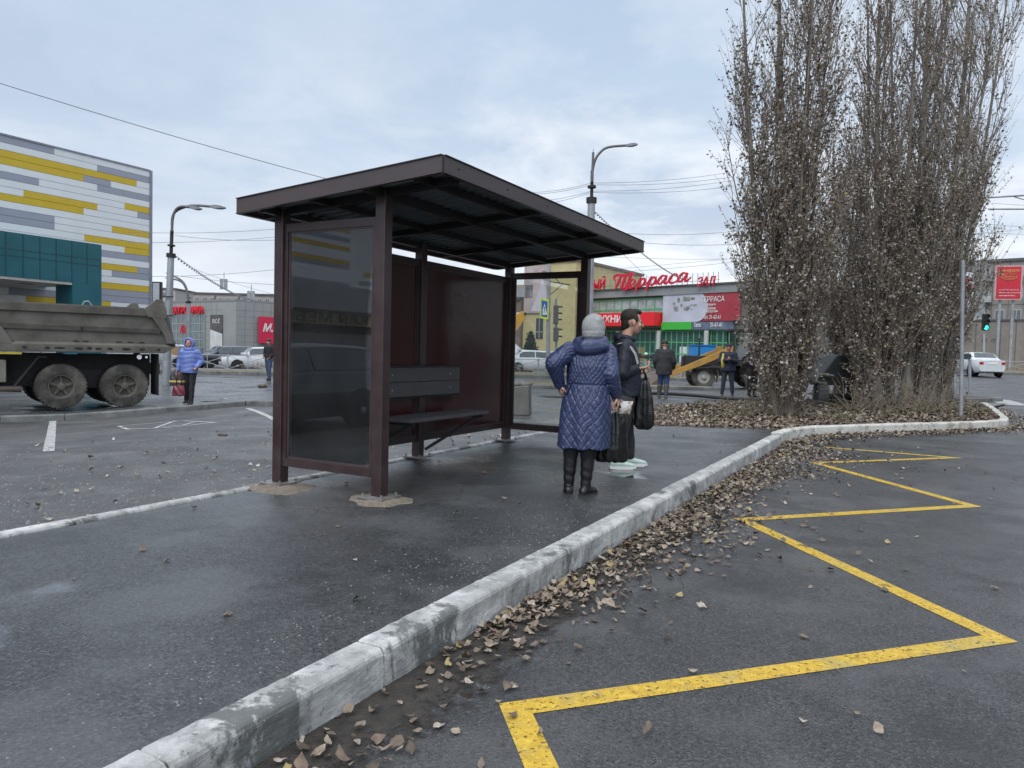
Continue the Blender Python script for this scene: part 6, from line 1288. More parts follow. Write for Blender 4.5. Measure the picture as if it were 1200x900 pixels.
# traffic light with lit green lamp, right
Yt = 47; b = at(1153, 437, Yt); b.z = gz(b.x, b.y) + .1; e = thing('traffic_light', 'traffic light showing green above the road on the right', 'traffic light', b)
Q = lambda px, py: at(px, py, Yt) - b
m = MB(); m.cyl((0, 0, 0), Q(1153.5, 366), .055, n=10); m.build('pole', pmat('pole_pale', (.36, .40, .40), .5), e)
p, q_ = Q(1149, 387), Q(1157, 368); m = MB(); m.box(p.x, q_.x, -.25, -.06, p.z, q_.z); h = m.build('signal_head', M_BLACK, e, bevel=.02)
for k, mt in enumerate((pmat('green_lamp', (.02, .5, .35), .4, emit=((.03, 1, .62), 2.2)), M_DARK, M_DARK)):
    z = p.z + (q_.z - p.z) * (k + .5) / 3; x = (p.x + q_.x) / 2; m = MB(); m.cyl((x, -.262, z), (x, -.25, z), .135, n=20); m.build('lamp', mt, h)
    m = MB(); m.loft([[Vector((x + math.cos(a) * .15, y, z + math.sin(a) * .15)) for a in np.linspace(-.3, math.pi + .3, 12)] for y in (-.26, -.40)], caps=False, closed=False); m.build('visor', M_BLACK, h)
# mast arm with cables at the top right
Ym = 42; b = at(1236, 440, Ym); b.z = gz(b.x, b.y) + .1; e = thing('mast_arm', 'horizontal steel mast arm reaching in above the right hand road', 'mast arm', b); Q = lambda px, py: at(px, py, Ym) - b
m = MB(); m.cyl((0, 0, 0), Q(1236, 205), .16, .12, n=12); m.build('pole', M_POLE, e, smooth='auto'); m = MB(); m.tube([Q(1236, 230), Q(1200, 229), Q(1158, 231.5)], .05, 8); m.tube([Q(1236, 245), Q(1158, 245)], .045, 8); m.tube([Q(1158, 231.5), Q(1185, 229.5), Q(1200, 234)], .03, 6); m.build('arm', M_POLE, e)
# posts in the small corner island + tape
for k, (px, pt, pb) in enumerate(((1118.5, 423, 452), (1136.5, 422, 458))):
    b = onground(px, pb + 5, .13) if False else onground(px, pb + 2, .13); t = at(px + (1.5 if k == 0 else 0), pt, b.y); e = thing('short_post', ('short leaning steel post behind the grey post', 'short upright steel post at the pavement corner')[k], 'bollard', b)
    m = MB(); m.cyl((0, 0, 0), t - b, .055, n=10); m.build('tube', M_POLE, e); m = MB(); m.cyl(t - b, t - b + Vector((0, 0, .02)), .065, n=10); m.build('cap', M_POLE, e)
m = MB(); a = at(1085, 440, 24.5); b = at(1105, 436, 24.5); c = at(1119, 429, 24.8); rings = []
for k in range(22):
    t = k / 21; p = (a.lerp(b, t * 2) if t < .5 else b.lerp(c, t * 2 - 1)) + Vector((0, 0, .05 * math.sin(t * 14))); w_ = .035; tw = math.sin(t * 9); rings.append([p + Vector((0, w_ * tw, w_)), p - Vector((0, w_ * tw, w_))])
m.loft(rings, caps=False, closed=False); o = m.build('barrier_tape', pmat('tape_pink', (.55, .36, .36), .5, 0, .5, 14), fix=False); s_ = o.modifiers.new('s', 'SOLIDIFY'); s_.thickness = .002; tag(o, 'faded red and white barrier tape tied between a poplar and a post', 'tape')
# bicycle-like frame leaning between posts
def fence_run(label, pts, h, bay, group=None, col=None, off=.14, name='street_fence'):
    col = col or pmat('fence_white', (.34, .36, .37), .5, .2, .12, 4); P_ = [Vector((p[0], p[1], 0)) for p in pts]; L = [(b - a).length for a, b in zip(P_[:-1], P_[1:])]; tot = sum(L); n = max(1, round(tot / bay))
    def pos(s):
        for a, b, l in zip(P_[:-1], P_[1:], L):
            if s <= l + 1e-6: q = a.lerp(b, s / l); return Vector((q.x, q.y, gz(q.x, q.y) + off))
            s -= l
        q = P_[-1]; return Vector((q.x, q.y, gz(q.x, q.y) + off))
    o0 = pos(0); e = thing(name, label, 'fence', o0)
    for k in range(n + 1): p = pos(tot * k / n) - o0; m = MB(); m.cyl(p - Vector((0, 0, .05)), p + Vector((0, 0, h + .06)), .045, n=8); m.build('post', col, e)
    for k in range(n):
        a, b = pos(tot * k / n) - o0, pos(tot * (k + 1) / n) - o0; m = MB(); u = Vector((0, 0, 1))
        for z in (.12, h): m.beam(a + u * z, b + u * z, .04, .045)
        c_ = a.lerp(b, .5); m.beam(a + u * .14, b + u * (h - .03), .025, .03); m.beam(a + u * (h - .03), b + u * .14, .026, .03); m.beam(c_ + u * .12, c_ + u * h, .028, .03, up=Vector((1, 0, 0))); m.build('lattice_panel', col, e)
    return e
fence_run('long grey lattice fence along the street behind the shelter', [(-27, 37.4), (-8, 39.2), (9.5, 41.8)], .85, 2.0)
fence_run('lattice fence beyond the road on the right in front of the dry grass', [at(1118, 440, 58)[:2], at(1260, 440, 54)[:2]], .85, 2.2, off=.12)
# brown and white plank barrier behind the walking woman
b = onground(186, 440, .12); e = thing('plank_barrier', 'tilted brown plank barrier on thin legs behind the dump truck', 'barrier', b); Yb = b.y
Q = lambda px, py: at(px, py, Yb) - b
m = MB(); m.prism([Q(186, 411), Q(214, 415), Q(214, 403), Q(186, 399)][0:0] or [Q(184, 402.5), Q(213, 417), Q(213, 408), Q(184.5, 400)][0:0] or [Q(183.5, 411), Q(212, 418), Q(209, 407.5), Q(184, 400.5)], (0, .04, 0)); m.build('plank', pmat('plank_brown', (.30, .19, .10), .7, 0, .25, 2), e)
for px in (192.5, 195.5, 209): m = MB(); m.cyl(Q(px, 438 if px < 200 else 441), Q(px, 404), .02, n=6); m.build('leg', M_GALV, e)
m = MB(); m.beam(Q(184, 399.5), Q(210, 406.5), .05, .05); m.build('top_rail', M_GALV, e)
# small blue-white fire hydrant-like surveying stand between the young man and the loader
b = onground(757, 452); e = thing('survey_stand', 'pale stand with a clamped instrument on the road beyond the young man', 'stand', b); Q = lambda px, py: at(px, py, b.y) - b
m = MB(); m.cyl((0, 0, 0), Q(757, 421), .055, n=10); m.box(-.22, .22, -.12, .12, 0, .06); m.build('column', M_GALV, e); m = MB(); p = Q(757, 420); m.box(p.x - .35, p.x + .35, -.06, .06, p.z, p.z + .12); m.cyl(p + Vector((-.3, 0, .1)), p + Vector((-.3, 0, .22)), .08, n=8); m.build('clamp', M_DARK, e); m = MB(); m.sphere(p + Vector((0, 0, .2)), .08, 12, 8, sc=(1, 1, .8)); m.build('dome', M_WHITE, e)
# hoses on the wet road
def curve_tube(name, pts, r, mat, label, cat, n=6, smooth_n=6, kind=None):
    P_ = [Vector(p) for p in pts]; Q_ = []
    for i in range(len(P_) - 1):
        p0, p1, p2, p3 = P_[max(i - 1, 0)], P_[i], P_[i + 1], P_[min(i + 2, len(P_) - 1)]
        for t in np.linspace(0, 1, smooth_n + 1)[:-1]: Q_.append(.5 * ((2 * p1) + (p2 - p0) * t + (2 * p0 - 5 * p1 + 4 * p2 - p3) * t * t + (3 * p1 - p0 - 3 * p2 + p3) * t ** 3))
    Q_.append(P_[-1]); m = MB(); m.tube(Q_, r, n); o = m.build(name, mat, smooth=True); tag(o, label, cat); return o
curve_tube('hose', [onground(x, y, .09) for x, y in ((742, 461), (775, 461), (810, 463), (845, 466), (890, 468.5), (960, 471))], .055, pmat('hose_black', (.035, .032, .03), .6), 'thick black hose snaking over the wet road behind the workers', 'hose', 8)
curve_tube('cable_on_ground', [onground(x, y, .02) for x, y in ((590, 464.5), (640, 465), (700, 466), (745, 466))], .03, pmat('hose_black', (.035, .032, .03)), 'thin dark cable across the road seen past the block', 'cable', 6)
m = MB(); A_, B_ = onground(735, 493, .035), onground(846, 495, .035)
for k in range(4): p, q = A_.lerp(B_, k / 4 + .01), A_.lerp(B_, (k + 1) / 4 - .01); m.beam(p + Vector((0, .05 * k, .02)), q + Vector((0, .05 * k, .025)), .14, .06)
o = m.build('broken_kerb_pieces', M_KERBW); tag(o, kind='structure')
# overhead wires
wm = pmat('wire_grey', (.22, .24, .27), .6)
def wire(p, q, sag, label, r=.012, n=14, beads=0):
    P_ = [Vector(p).lerp(Vector(q), k / n) - Vector((0, 0, sag * 4 * (k / n) * (1 - k / n))) for k in range(n + 1)]; m = MB(); m.tube(P_, r, 5, caps=True)
    e = m.build('overhead_wire', wm, smooth=True); tag(e, label, 'wire', 'overhead wires')
    if beads:
        b0 = None
        for k in range(beads):
            t = k / beads; i = int(t * n); p_ = P_[i].lerp(P_[i + 1], t * n - i) - Vector((0, 0, .05))
            if b0 is None: b_ = MB(); b_.sphere((0, 0, 0), .04, 6, 4); b0 = b_.build('bulb', pmat('bulb_grey', (.2, .2, .2)), e, loc=p_)
            else: q_ = b0.copy(); COL.objects.link(q_); q_.parent = e; q_.location = p_
wire(at(-40, 85, 22), at(600, 262, 34), .25, 'single wire crossing the sky from the upper left to the shelter roof', .014)
for k, (y0, y1, y2) in enumerate(((226, 214.5, 201), (228, 216.5, 207), (237, 224, 211), (242, 225.5, 218))):
    wire(at(615, y0, 36), at(693, y1, 33), .1, ('highest', 'second highest', 'second lowest', 'lowest')[k] + ' of the four close wires left of the tall street lamp', .010); wire(at(694, y1, 33), at(860, y2, 40), .15, ('highest', 'second highest', 'second lowest', 'lowest')[k] + ' of the four close wires between the tall street lamp and the poplars', .010)
for (x0, y0, x1, y1, Yy, lab) in ((735, 273.5, 862, 271, 40, 'upper of the two long straight wires right of the shelter roof'), (740, 283, 862, 286, 41, 'lower of the two long straight wires right of the shelter roof'), (700, 300, 870, 303, 52, 'faint wire just above the red rooftop letters'), (660, 322, 870, 306, 50, 'slanting wire crossing behind the red rooftop script'), (690, 318, 1260, 262, 60, 'long wire rising to the right behind the poplars'),
    (150, 272, 330, 268, 40, 'upper faint wire beside the leaning lamp'), (150, 284, 330, 277, 41, 'second faint wire beside the leaning lamp'), (205, 276, 330, 281, 39, 'third faint wire beside the leaning lamp'), (170, 324, 330, 315, 42, 'low wire passing behind the leaning lamp'), (200, 322, 345, 334, 44, 'lowest wire passing above the grey shop roof'), (1140, 236, 1290, 242, 46, 'short wire beneath the mast arm'), (1150, 262, 1290, 268, 55, 'wire above the flats at the right edge'), (1150, 272, 1290, 275, 56, 'thin wire just above the flats roof')):
    wire(at(x0, y0, Yy), at(x1, y1, Yy), .12, lab, .012)
wire(at(695, 246, 33), at(800, 327, 60), .3, 'garland wire with small bulbs running down right of the tall street lamp', .012, beads=70); wire(at(202, 297, 26), at(300, 352, 60), .3, 'garland wire with small bulbs running down right of the leaning lamp', .012, beads=60)
wire(at(694, 260, 33), at(770, 332, 66), .2, 'thin stay wire slanting down behind the shelter roof edge', .012)
# hanging road signs on wires (backs)
for px, lab in ((262, 'grey hanging road sign seen from behind, left of two'), (294, 'grey hanging road sign seen from behind, above the red wall sign')):
    a = at(px - 4.5, 339 if px < 270 else 353, 58); b = at(px + 4.5, 327 if px < 270 else 341, 58); e = thing('hanging_sign', lab, 'sign', (a.x, a.y, a.z)); w_, h_ = b.x - a.x, b.z - a.z
    m = MB(); m.box(0, w_ * .45, 0, .04, 0, h_); m.build('plate', pmat('sign_back', (.32, .34, .36), .5), e); m = MB(); m.box(w_ * .52, w_, 0, .04, 0, h_); m.build('plate', pmat('sign_back', (.3, .3, .3)), e); m = MB(); m.beam((0, .06, h_ * .8), (w_, .06, h_ * .8), .04, .04); m.cyl((w_ / 2, .08, h_ * .5), (w_ / 2, .08, h_ + .5), .02); m.build('hanger', M_DARK, e)
wire(at(225, 314, 58), at(345, 350, 58), .2, 'wire carrying the two hanging road signs', .012)

# ------------------------------------------------------------------ poplars
def ramp_mat(name, lo, hi, scale, rough=.85, bump=.6, bscale=30, stretch=(1, 1, .25)):
    return pmat(name, tuple((a + b) / 2 for a, b in zip(lo, hi)), rough, 0, .35, scale, bump, bscale, dirt=lo, dirt_amt=.7, stretch=stretch, dscale=5)
M_BARK = ramp_mat('poplar_bark', (.055, .045, .035), (.30, .26, .21), 11, bump=1.0, bscale=22, stretch=(1, 1, .12))
M_BARKP = ramp_mat('poplar_bark_pale', (.11, .10, .085), (.42, .39, .34), 8, bump=1.0, bscale=22, stretch=(1, 1, .15))
M_TWIG = pmat('poplar_twig', (.235, .185, .145), .8, 0, .35, 3)
M_PLEAF = leaf_mat('poplar_leaf', [(0, (.165, .13, .10)), (.22, (.25, .21, .17)), (.40, (.10, .078, .058)), (.55, (.33, .30, .26)), (.72, (.19, .155, .12)), (.84, (.40, .375, .34)), (.96, (.28, .24, .10))], .65)
def nrm(v): return v / np.maximum(np.linalg.norm(v, axis=-1, keepdims=True), 1e-9)
def tubes_np(name, segs, nside, mat, parent):
    """segs: list of (points (k,3), radii (k,)) arrays; all written to one mesh"""
    V = []; Fa = []; b = 0; ang = np.arange(nside) * 2 * np.pi / nside
    for P_, R_ in segs:
        k = len(P_); T = np.gradient(P_, axis=0); T = nrm(T); ref = np.array([.3, .9, .1]) ; U = nrm(np.cross(T, ref)); W = np.cross(T, U)
        ring = P_[:, None, :] + (U[:, None, :] * np.cos(ang)[None, :, None] + W[:, None, :] * np.sin(ang)[None, :, None]) * R_[:, None, None]
        V.append(ring.reshape(-1, 3)); i = np.arange(k - 1)[:, None] * nside; j = np.arange(nside)[None, :]; j2 = (j + 1) % nside
        Fa.append(np.stack([i + j, i + j2, i + nside + j2, i + nside + j], -1).reshape(-1, 4) + b); b += k * nside
    V = np.concatenate(V); Fa = np.concatenate(Fa); me = bpy.data.meshes.new(name); me.vertices.add(len(V)); me.vertices.foreach_set('co', V.astype(np.float32).ravel())
    me.loops.add(len(Fa) * 4); me.loops.foreach_set('vertex_index', Fa.astype(np.int32).ravel()); me.polygons.add(len(Fa)); me.polygons.foreach_set('loop_start', np.arange(len(Fa), dtype=np.int32) * 4)
    me.polygons.foreach_set('use_smooth', np.ones(len(Fa), bool)); me.update(calc_edges=True); me.materials.append(mat)
    o = bpy.data.objects.new(name, me); COL.objects.link(o); o.parent = parent; return o
def leaf_cloud(name, P_, size, mat, parent):
    n = len(P_); q = np.array([(0, 0, 0), (.42, .42, .06), (0, 1.05, 0), (-.42, .42, .06), (0, .5, -.05)]); s = RNG.uniform(size[0], size[1], n)
    d = nrm(RNG.normal(0, 1, (n, 3)) + [0, 0, -.25]); a = nrm(np.cross(d, RNG.normal(0, 1, (n, 3)))); c = np.cross(d, a)
    V = P_[:, None, :] + (a[:, None, :] * q[None, :, 0, None] + d[:, None, :] * q[None, :, 1, None] + c[:, None, :] * (q[None, :, 2, None] * RNG.uniform(.3, 3, (n, 1, 1)))) * s[:, None, None]
    tri = np.array([(0, 1, 4), (1, 2, 4), (2, 3, 4), (3, 0, 4)]); Fa = (tri[None] + (np.arange(n) * 5)[:, None, None]).reshape(-1, 3)
    me = bpy.data.meshes.new(name); me.vertices.add(n * 5); me.vertices.foreach_set('co', V.astype(np.float32).ravel()); me.loops.add(len(Fa) * 3); me.loops.foreach_set('vertex_index', Fa.astype(np.int32).ravel())
    me.polygons.add(len(Fa)); me.polygons.foreach_set('loop_start', np.arange(len(Fa), dtype=np.int32) * 3); me.update(calc_edges=True); me.materials.append(mat)
    o = bpy.data.objects.new(name, me); COL.objects.link(o); o.parent = parent; return o
def grow(p, d, L, r0, r1, k, wob, up):
    """one branch: k points from p heading d, bending up"""
    pts = [p]; step = L / (k - 1); dd = d.copy()
    for i in range(k - 1):
        dd = dd + RNG.normal(0, wob, 3) + np.array([0, 0, up]); dd /= np.linalg.norm(dd); pts.append(pts[-1] + dd * step)
    return np.array(pts), np.linspace(r0, r1, k)
def poplar(label, base, stems, hgt, width, n_limb, leaf_low, bark, seed, suckers=120, leafn=1.0, dens_top=.28, low_w=1.0, lx0=.05):
    global RNG
    RNG = np.random.default_rng(seed); rs = random.Random(seed)
    e = thing('poplar_tree', label, 'tree', base, 0, 'lombardy poplars in the tree bed'); trunk = []; limbs = []; twigs = []; LP = []; 
    H = hgt; 
    def env(z):   # crown half-width with height
        t = z / H; return width * (.34 * low_w + .66 * sstep(t / .30)) * (1 - .35 * max(0, t - .72) / .28) 
    for (sx, sy, lx, ly, r, h) in stems:
        p0 = np.array([sx, sy, -.1]); k = 16; P_ = []
        ph = RNG.uniform(0, 6, 2)
        for i in range(k):
            t = i / (k - 1); P_.append(p0 + np.array([lx * t ** .8 + .06 * math.sin(5 * t + ph[0]), ly * t ** .8 + .06 * math.sin(4 * t + ph[1]), (h + .1) * t]))
        P_ = np.array(P_); r = r * .78; R_ = r * (1 - .88 * np.linspace(0, 1, k) ** .9) ; R_[0] *= 1.75; R_[1] *= 1.12; trunk.append((P_, R_))
        nl = int(n_limb * h / H)
        for j in range(nl):
            t = rs.uniform(.05, .93) ** (1.0); i = t * (k - 1); a = int(i); p = P_[a] + (P_[min(a + 1, k - 1)] - P_[a]) * (i - a); az = rs.uniform(0, 6.283); z = p[2]
            w_ = max(.25, env(z + 1.0)); d = np.array([math.cos(az), math.sin(az), rs.uniform(1.5, 3.0)]); d /= np.linalg.norm(d); L = rs.uniform(1.4, 3.4) * (1 - .45 * t)
            rr = R_[min(a, k - 1)] * rs.uniform(.28, .5); rr = min(rr, .05); B, BR = grow(p, d, L, rr, .006, 7, .05, .10); 
            # keep inside envelope
            ax = np.array([p0[0] * .5, p0[1] * .5]) ; off = B[:, :2] - ax; dist = np.linalg.norm(off, axis=1); lim = np.array([env(zz) * 1.15 for zz in B[:, 2]]); f = np.minimum(1, lim / np.maximum(dist, 1e-6)); B[:, :2] = ax + off * f[:, None]
            limbs.append((B, BR))
            for _ in range(rs.randint(11, 17)):
                u = rs.uniform(.15, 1) * 5.99; i2 = int(u); q = B[i2] + (B[i2 + 1] - B[i2]) * (u - i2); az = rs.uniform(0, 6.283); d = nrm(B[i2 + 1] - B[i2]) * rs.uniform(1.2, 2.2) + np.array([math.cos(az), math.sin(az), .3]); d = nrm(d); T_, TR = grow(q, d, rs.uniform(.4, 1.35), .0068, .0028, 5, .10, .10); twigs.append((T_, TR))
    # basal shoots and epicormic twigs: a dense sheath round the lower stems
    for j in range(suckers):
        s = rs.choice(stems); az = rs.uniform(0, 6.283); z0 = abs(rs.gauss(0, 1)) * H * .16; t = min(.9, z0 / s[5]); r_ = rs.uniform(.05, .32); p = np.array([s[0] + s[2] * t + math.cos(az) * r_, s[1] + s[3] * t + math.sin(az) * r_, z0]); d = nrm(np.array([math.cos(az) * rs.uniform(.2, .8), math.sin(az) * rs.uniform(.2, .8), rs.uniform(1.2, 3)])); T_, TR = grow(p, d, rs.uniform(.8, 2.6), .011, .003, 8, .07, .06)
        lim = np.array([max(.25, env(zz)) for zz in T_[:, 2]]); dist = np.linalg.norm(T_[:, :2], axis=1); f = np.minimum(1, lim / np.maximum(dist, 1e-6)); T_[:, :2] *= f[:, None]; limbs.append((T_, TR))
        for _ in range(5):
            u = rs.uniform(.1, 1) * 6.9; i2 = int(u); q = T_[i2]; d2 = nrm(nrm(T_[min(i2 + 1, 7)] - T_[i2] + 1e-6) + RNG.normal(0, .6, 3)); twigs.append(grow(q, d2, rs.uniform(.25, .7), .005, .002, 4, .12, .08))
    # leaves on twigs: many below, few above
    for T_, TR in twigs:
        z = T_[:, 2].mean(); t = z / H; dl = (1 - sstep((t - leaf_low) / .28)) * (1 - dens_top) + dens_top; m_ = RNG.poisson(9.5 * dl * leafn)
        if m_:
            u = RNG.uniform(.2, 1, m_) * (len(T_) - 1.001); a = u.astype(int); LP.append(T_[a] + (T_[a + 1] - T_[a]) * (u - a)[:, None] + RNG.normal(0, .025, (m_, 3)))
    tubes_np('trunk', trunk, 12, bark, e); tubes_np('limbs', limbs, 5, M_TWIG if False else bark, e); tubes_np('twigs', twigs, 3, M_TWIG, e); LP = np.concatenate(LP); leaf_cloud('foliage', LP, (.030, .078), M_PLEAF, e)
    return e, len(LP)
def nb(px, py): p = onground(px, py, .12); return p
cnt = []
b1 = nb(917, 489)
e, n = poplar('bushy poplar nearest the platform with leafy shoots down to the ground', b1, [(0.05, 0, -.55, .2, .125, 13.5), (-.14, .05, -1.25, .1, .085, 12.5), (.2, .1, .30, .3, .115, 14), (-.05, .2, -.15, .6, .08, 13), (.3, .05, .60, .2, .075, 12), (-.22, .1, -.9, .5, .06, 11), (.1, -.1, .05, -.4, .06, 11), (.25, .2, .45, .7, .055, 11)], 14, 1.5, 30, .36, M_BARK, 11, 330, 1.15, .34, .80); cnt.append(n)
b2 = nb(1024, 480)
e, n = poplar('dense poplar in the middle of the clump, its foot wrapped in brushwood', b2, [(0, 0, -.2, .2, .12, 14.5), (.35, .1, .5, .1, .09, 14), (-.2, .2, -.25, .3, .08, 13), (.1, .3, .3, .6, .06, 13)], 14.5, 1.3, 32, .34, M_BARK, 12, 230, 1.2, .30, .8); cnt.append(n)
b3 = nb(1062, 478)
e, n = poplar('tall poplar with a broad brown trunk right of the middle of the clump', b3, [(0, 0, .1, 0, .16, 15.5), (.3, .25, .6, .3, .10, 15), (-.25, .3, -.4, .4, .09, 14), (.15, -.15, .3, -.3, .06, 13)], 15.5, 1.55, 34, .34, M_BARKP, 13, 200, 1.1, .26, .75); cnt.append(n)
b4 = nb(1092, 477)
e, n = poplar('rightmost poplar leaning outwards with pale bare upper stems', b4, [(0, 0, .55, .1, .14, 15), (.25, .2, 1.75, .3, .09, 14), (-.25, .3, .1, .5, .08, 14), (.15, -.1, .95, -.2, .07, 13)], 15, 2.0, 40, .28, M_BARKP, 14, 150, 1.0, .34, .5); cnt.append(n)
b5 = nb(1110, 471)
e, n = poplar('slim poplar stem standing free at the right edge of the clump', b5, [(0, 0, .25, .1, .13, 11)], 11, 1.2, 30, .2, M_BARK, 15, 20, .8, .3, .35); cnt.append(n)
e, n = poplar('slender poplar standing further back, seen above the dark wheeled machine', onground(984, 473, .0), [(0, 0, .1, 0, .10, 7.5), (.15, .2, -.5, .2, .08, 6.5), (-.1, .1, .6, .2, .07, 7)], 7.5, 1.4, 34, .34, M_BARK, 16, 60, 1.2, .30, .6); cnt.append(n)
print('leaves', cnt)
# brushwood tangle at the clump foot
def brush(label, c, w, h, n, seed):
    global RNG
    RNG = np.random.default_rng(seed); rs = random.Random(seed); e = thing('brushwood', label, 'bush', c, 0); tw = []; LP = []
    for _ in range(n):
        a = rs.uniform(0, 6.283); p = np.array([rs.uniform(-w, w), rs.uniform(-.35, .35), -.03]); T_, R_ = grow(p, nrm(np.array([math.cos(a), math.sin(a) * .5, rs.uniform(.2, 1.2)])), rs.uniform(.4, h), .009, .003, 7, .16, -.02); T_[:, 2] = np.maximum(T_[:, 2], .0); tw.append((T_, R_)); LP.append(T_[RNG.integers(2, 7, 3)])
    tubes_np('twigs', tw, 4, M_TWIG, e); leaf_cloud('foliage', np.concatenate(LP), (.03, .07), pmat('greenish_leaf', (.13, .13, .06), .7, 0, .5, 8), e)
brush('low tangle of twigs between the middle poplars and the kerb', nb(1045, 483), 1.0, 1.3, 150, 5); brush('twiggy scrub at the foot of the rightmost poplars', nb(1080, 481), .8, .9, 70, 6); brush('thin shoots beside the nearest poplar trunk', nb(895, 487), .5, 1.0, 50, 8)

# spruce in front of the yellow building
def spruce(label, px, pyb, pyt, Y):
    b = at(px, pyb, Y); b.z = gz(b.x, b.y); top = at(px, pyt, Y).z - b.z; e = thing('spruce_tree', label, 'tree', b); m = MB(); m.cyl((0, 0, 0), (0, 0, top), .12, .01, 8); m.build('trunk', M_BARK, e)
    global RNG
    RNG = np.random.default_rng(21); segs = []; LP = []; rs = random.Random(2); n = 200
    for k in range(n):
        t = (k + .5) / n; z = .25 + t * (top - .3); L = (1 - t) * top * .36 * rs.uniform(.75, 1.1) + .08; a = k * 2.4; d = nrm(np.array([math.cos(a), math.sin(a), -.12])); T_, R_ = grow(np.array([0, 0, z]), d, L, .02, .004, 5, .04, .05); segs.append((T_, R_)); m_ = int(40 * L) + 8; u = RNG.uniform(.1, 1, m_) * 3.99; i = u.astype(int); LP.append(T_[i] + (T_[i + 1] - T_[i]) * (u - i)[:, None] + RNG.normal(0, .05, (m_, 3)))
    tubes_np('branches', segs, 4, M_BARK, e); leaf_cloud('foliage', np.concatenate(LP), (.09, .20), pmat('spruce_needles', (.035, .06, .045), .8, 0, .5, 5), e)
spruce('small dark green spruce in front of the yellow building', 621, 424, 389, 62)

# ------------------------------------------------------------------ people
def V3(a): return Vector(a)
def chain(mb, pts, n=14):
    """rounded limb: pts = [(x,y,z,r)] or [(x,y,z,rx,ry)]; frusta with spheres at the joints"""
    for i, p in enumerate(pts):
        mb.sphere(p[:3], p[3], n, 8)
        if i: mb.cyl(pts[i - 1][:3], p[:3], pts[i - 1][3], p[3], n)
def rings(mb, rr, n=20, yaw=0.0):
    """loft of horizontal ellipses: (cx,cy,cz,rx,ry)"""
    c, s = math.cos(yaw), math.sin(yaw); R_ = []
    for cx, cy, cz, rx, ry in rr:
        R_.append([Vector((cx + rx * math.cos(a) * c - ry * math.sin(a) * s, cy + rx * math.cos(a) * s + ry * math.sin(a) * c, cz)) for a in [6.28318 * k / n for k in range(n)]])
    mb.loft(R_)
def hand(mb, w, d, palm_n, size=1.0, curl=.6, thumb=1):
    """hand from wrist w along d; palm_n = palm normal; fingers curl towards the palm normal"""
    w, d, pn = V3(w), V3(d).normalized(), V3(palm_n).normalized(); s = d.cross(pn).normalized() * thumb; k = size
    pn = s.cross(d).normalized() * thumb if thumb > 0 else d.cross(s).normalized()
    pn = V3(palm_n); pn = (pn - d * pn.dot(d)).normalized()
    for j, o in enumerate((-.030, -.010, .010, .030)):
        a = w + d * .01 * k + s * o * .7 * k; b = w + d * .085 * k + s * o * k; chain(mb, [(*a, .015 * k), (*b, .0125 * k)], 8)
        L = (.030, .034, .032, .026)[3 - j] * k; dd = d; p = b
        for q in range(3):
            ang = curl * (q + .6) * .75; dd = (d * math.cos(ang) + pn * math.sin(ang)).normalized(); p2 = p + dd * L * (1.15 - .15 * q); chain(mb, [(*p, .0095 * k), (*p2, .0085 * k)], 8); p = p2
    t0 = w + d * .025 * k + s * .030 * k; t1 = t0 + (d * .6 + s * .7 + pn * .35).normalized() * .038 * k; t2 = t1 + (d * .85 + s * .1 + pn * .6).normalized() * .030 * k; chain(mb, [(*t0, .014 * k), (*t1, .0115 * k), (*t2, .0095 * k)], 8)
def head(mb, c, yaw, pitch=0.0, k=1.0, face=True):
    """head; yaw = direction the face looks (0 = +y)"""
    M = Matrix.Translation(c) @ Matrix.Rotation(yaw, 4, 'Z') @ Matrix.Rotation(pitch, 4, 'X')
    def S(p, r, sc=(1, 1, 1)): mb.sphere(M @ Vector(p) * 1.0, r * k, 14, 10, sc=sc, rot=M.to_3x3())
    S((0, -.012 * k, .018 * k), .095, (.80, 1.0, .98)); S((0, .018 * k, -.045 * k), .070, (.84, .98, 1.0)); S((0, .045 * k, -.085 * k), .034, (1.0, .95, .85)); S((0, .075 * k, .01 * k), .028, (1.6, .6, .7))
    mb.cyl(M @ Vector((0, .084 * k, .012 * k)), M @ Vector((0, .108 * k, -.030 * k)), .008 * k, .014 * k, 8); S((0, .108 * k, -.033 * k), .013)
    S((0, .086 * k, -.058 * k), .014, (1.7, .8, .6)); S((0, .084 * k, -.070 * k), .013, (1.5, .8, .6))
    for sx in (1, -1): S((sx * .080 * k, -.005 * k, -.012 * k), .024, (.35, .8, 1.25)); S((sx * .040 * k, .060 * k, -.030 * k), .028, (1, .8, 1))
    return M
def eyes(parent, M, k=1.0, dark=None):
    dark = dark or pmat('eye_dark', (.03, .02, .018), .3)
    for sx in (1, -1):
        m = MB(); m.sphere(M @ Vector((sx * .031 * k, .0815 * k, .0)), .0085 * k, 8, 6, sc=(1.25, .6, .75)); m.build('eye', dark, parent, smooth=True)
        m = MB(); a, b = M @ Vector((sx * .016 * k, .092 * k, .020 * k)), M @ Vector((sx * .050 * k, .080 * k, .020 * k)); m.tube([a, a.lerp(b, .5) + Vector((0, 0, .004 * k)), b], [.004 * k, .005 * k, .003 * k], 6); m.build('eyebrow', pmat('hair_dark', (.022, .016, .013), .7), parent)
M_HAIR = pmat('hair_dark', (.022, .016, .013), .7, 0, .4, 60, .6, 160, stretch=(1, 1, .3))
M_QUILT = pmat('quilted_blue_fabric', (.032, .044, .112), .40, 0, .12, 5, .25, 40, spec=.6, stretch=(1, 1, 1))
M_NAVY = pmat('navy_jacket', (.010, .013, .025), .6, 0, .2, 8, .3, 30)
M_BLKF = pmat('black_fabric', (.012, .012, .014), .75, 0, .3, 10, .3, 40)
M_JEAN = pmat('blue_jeans', (.05, .075, .13), .85, 0, .25, 12, .2, 90)
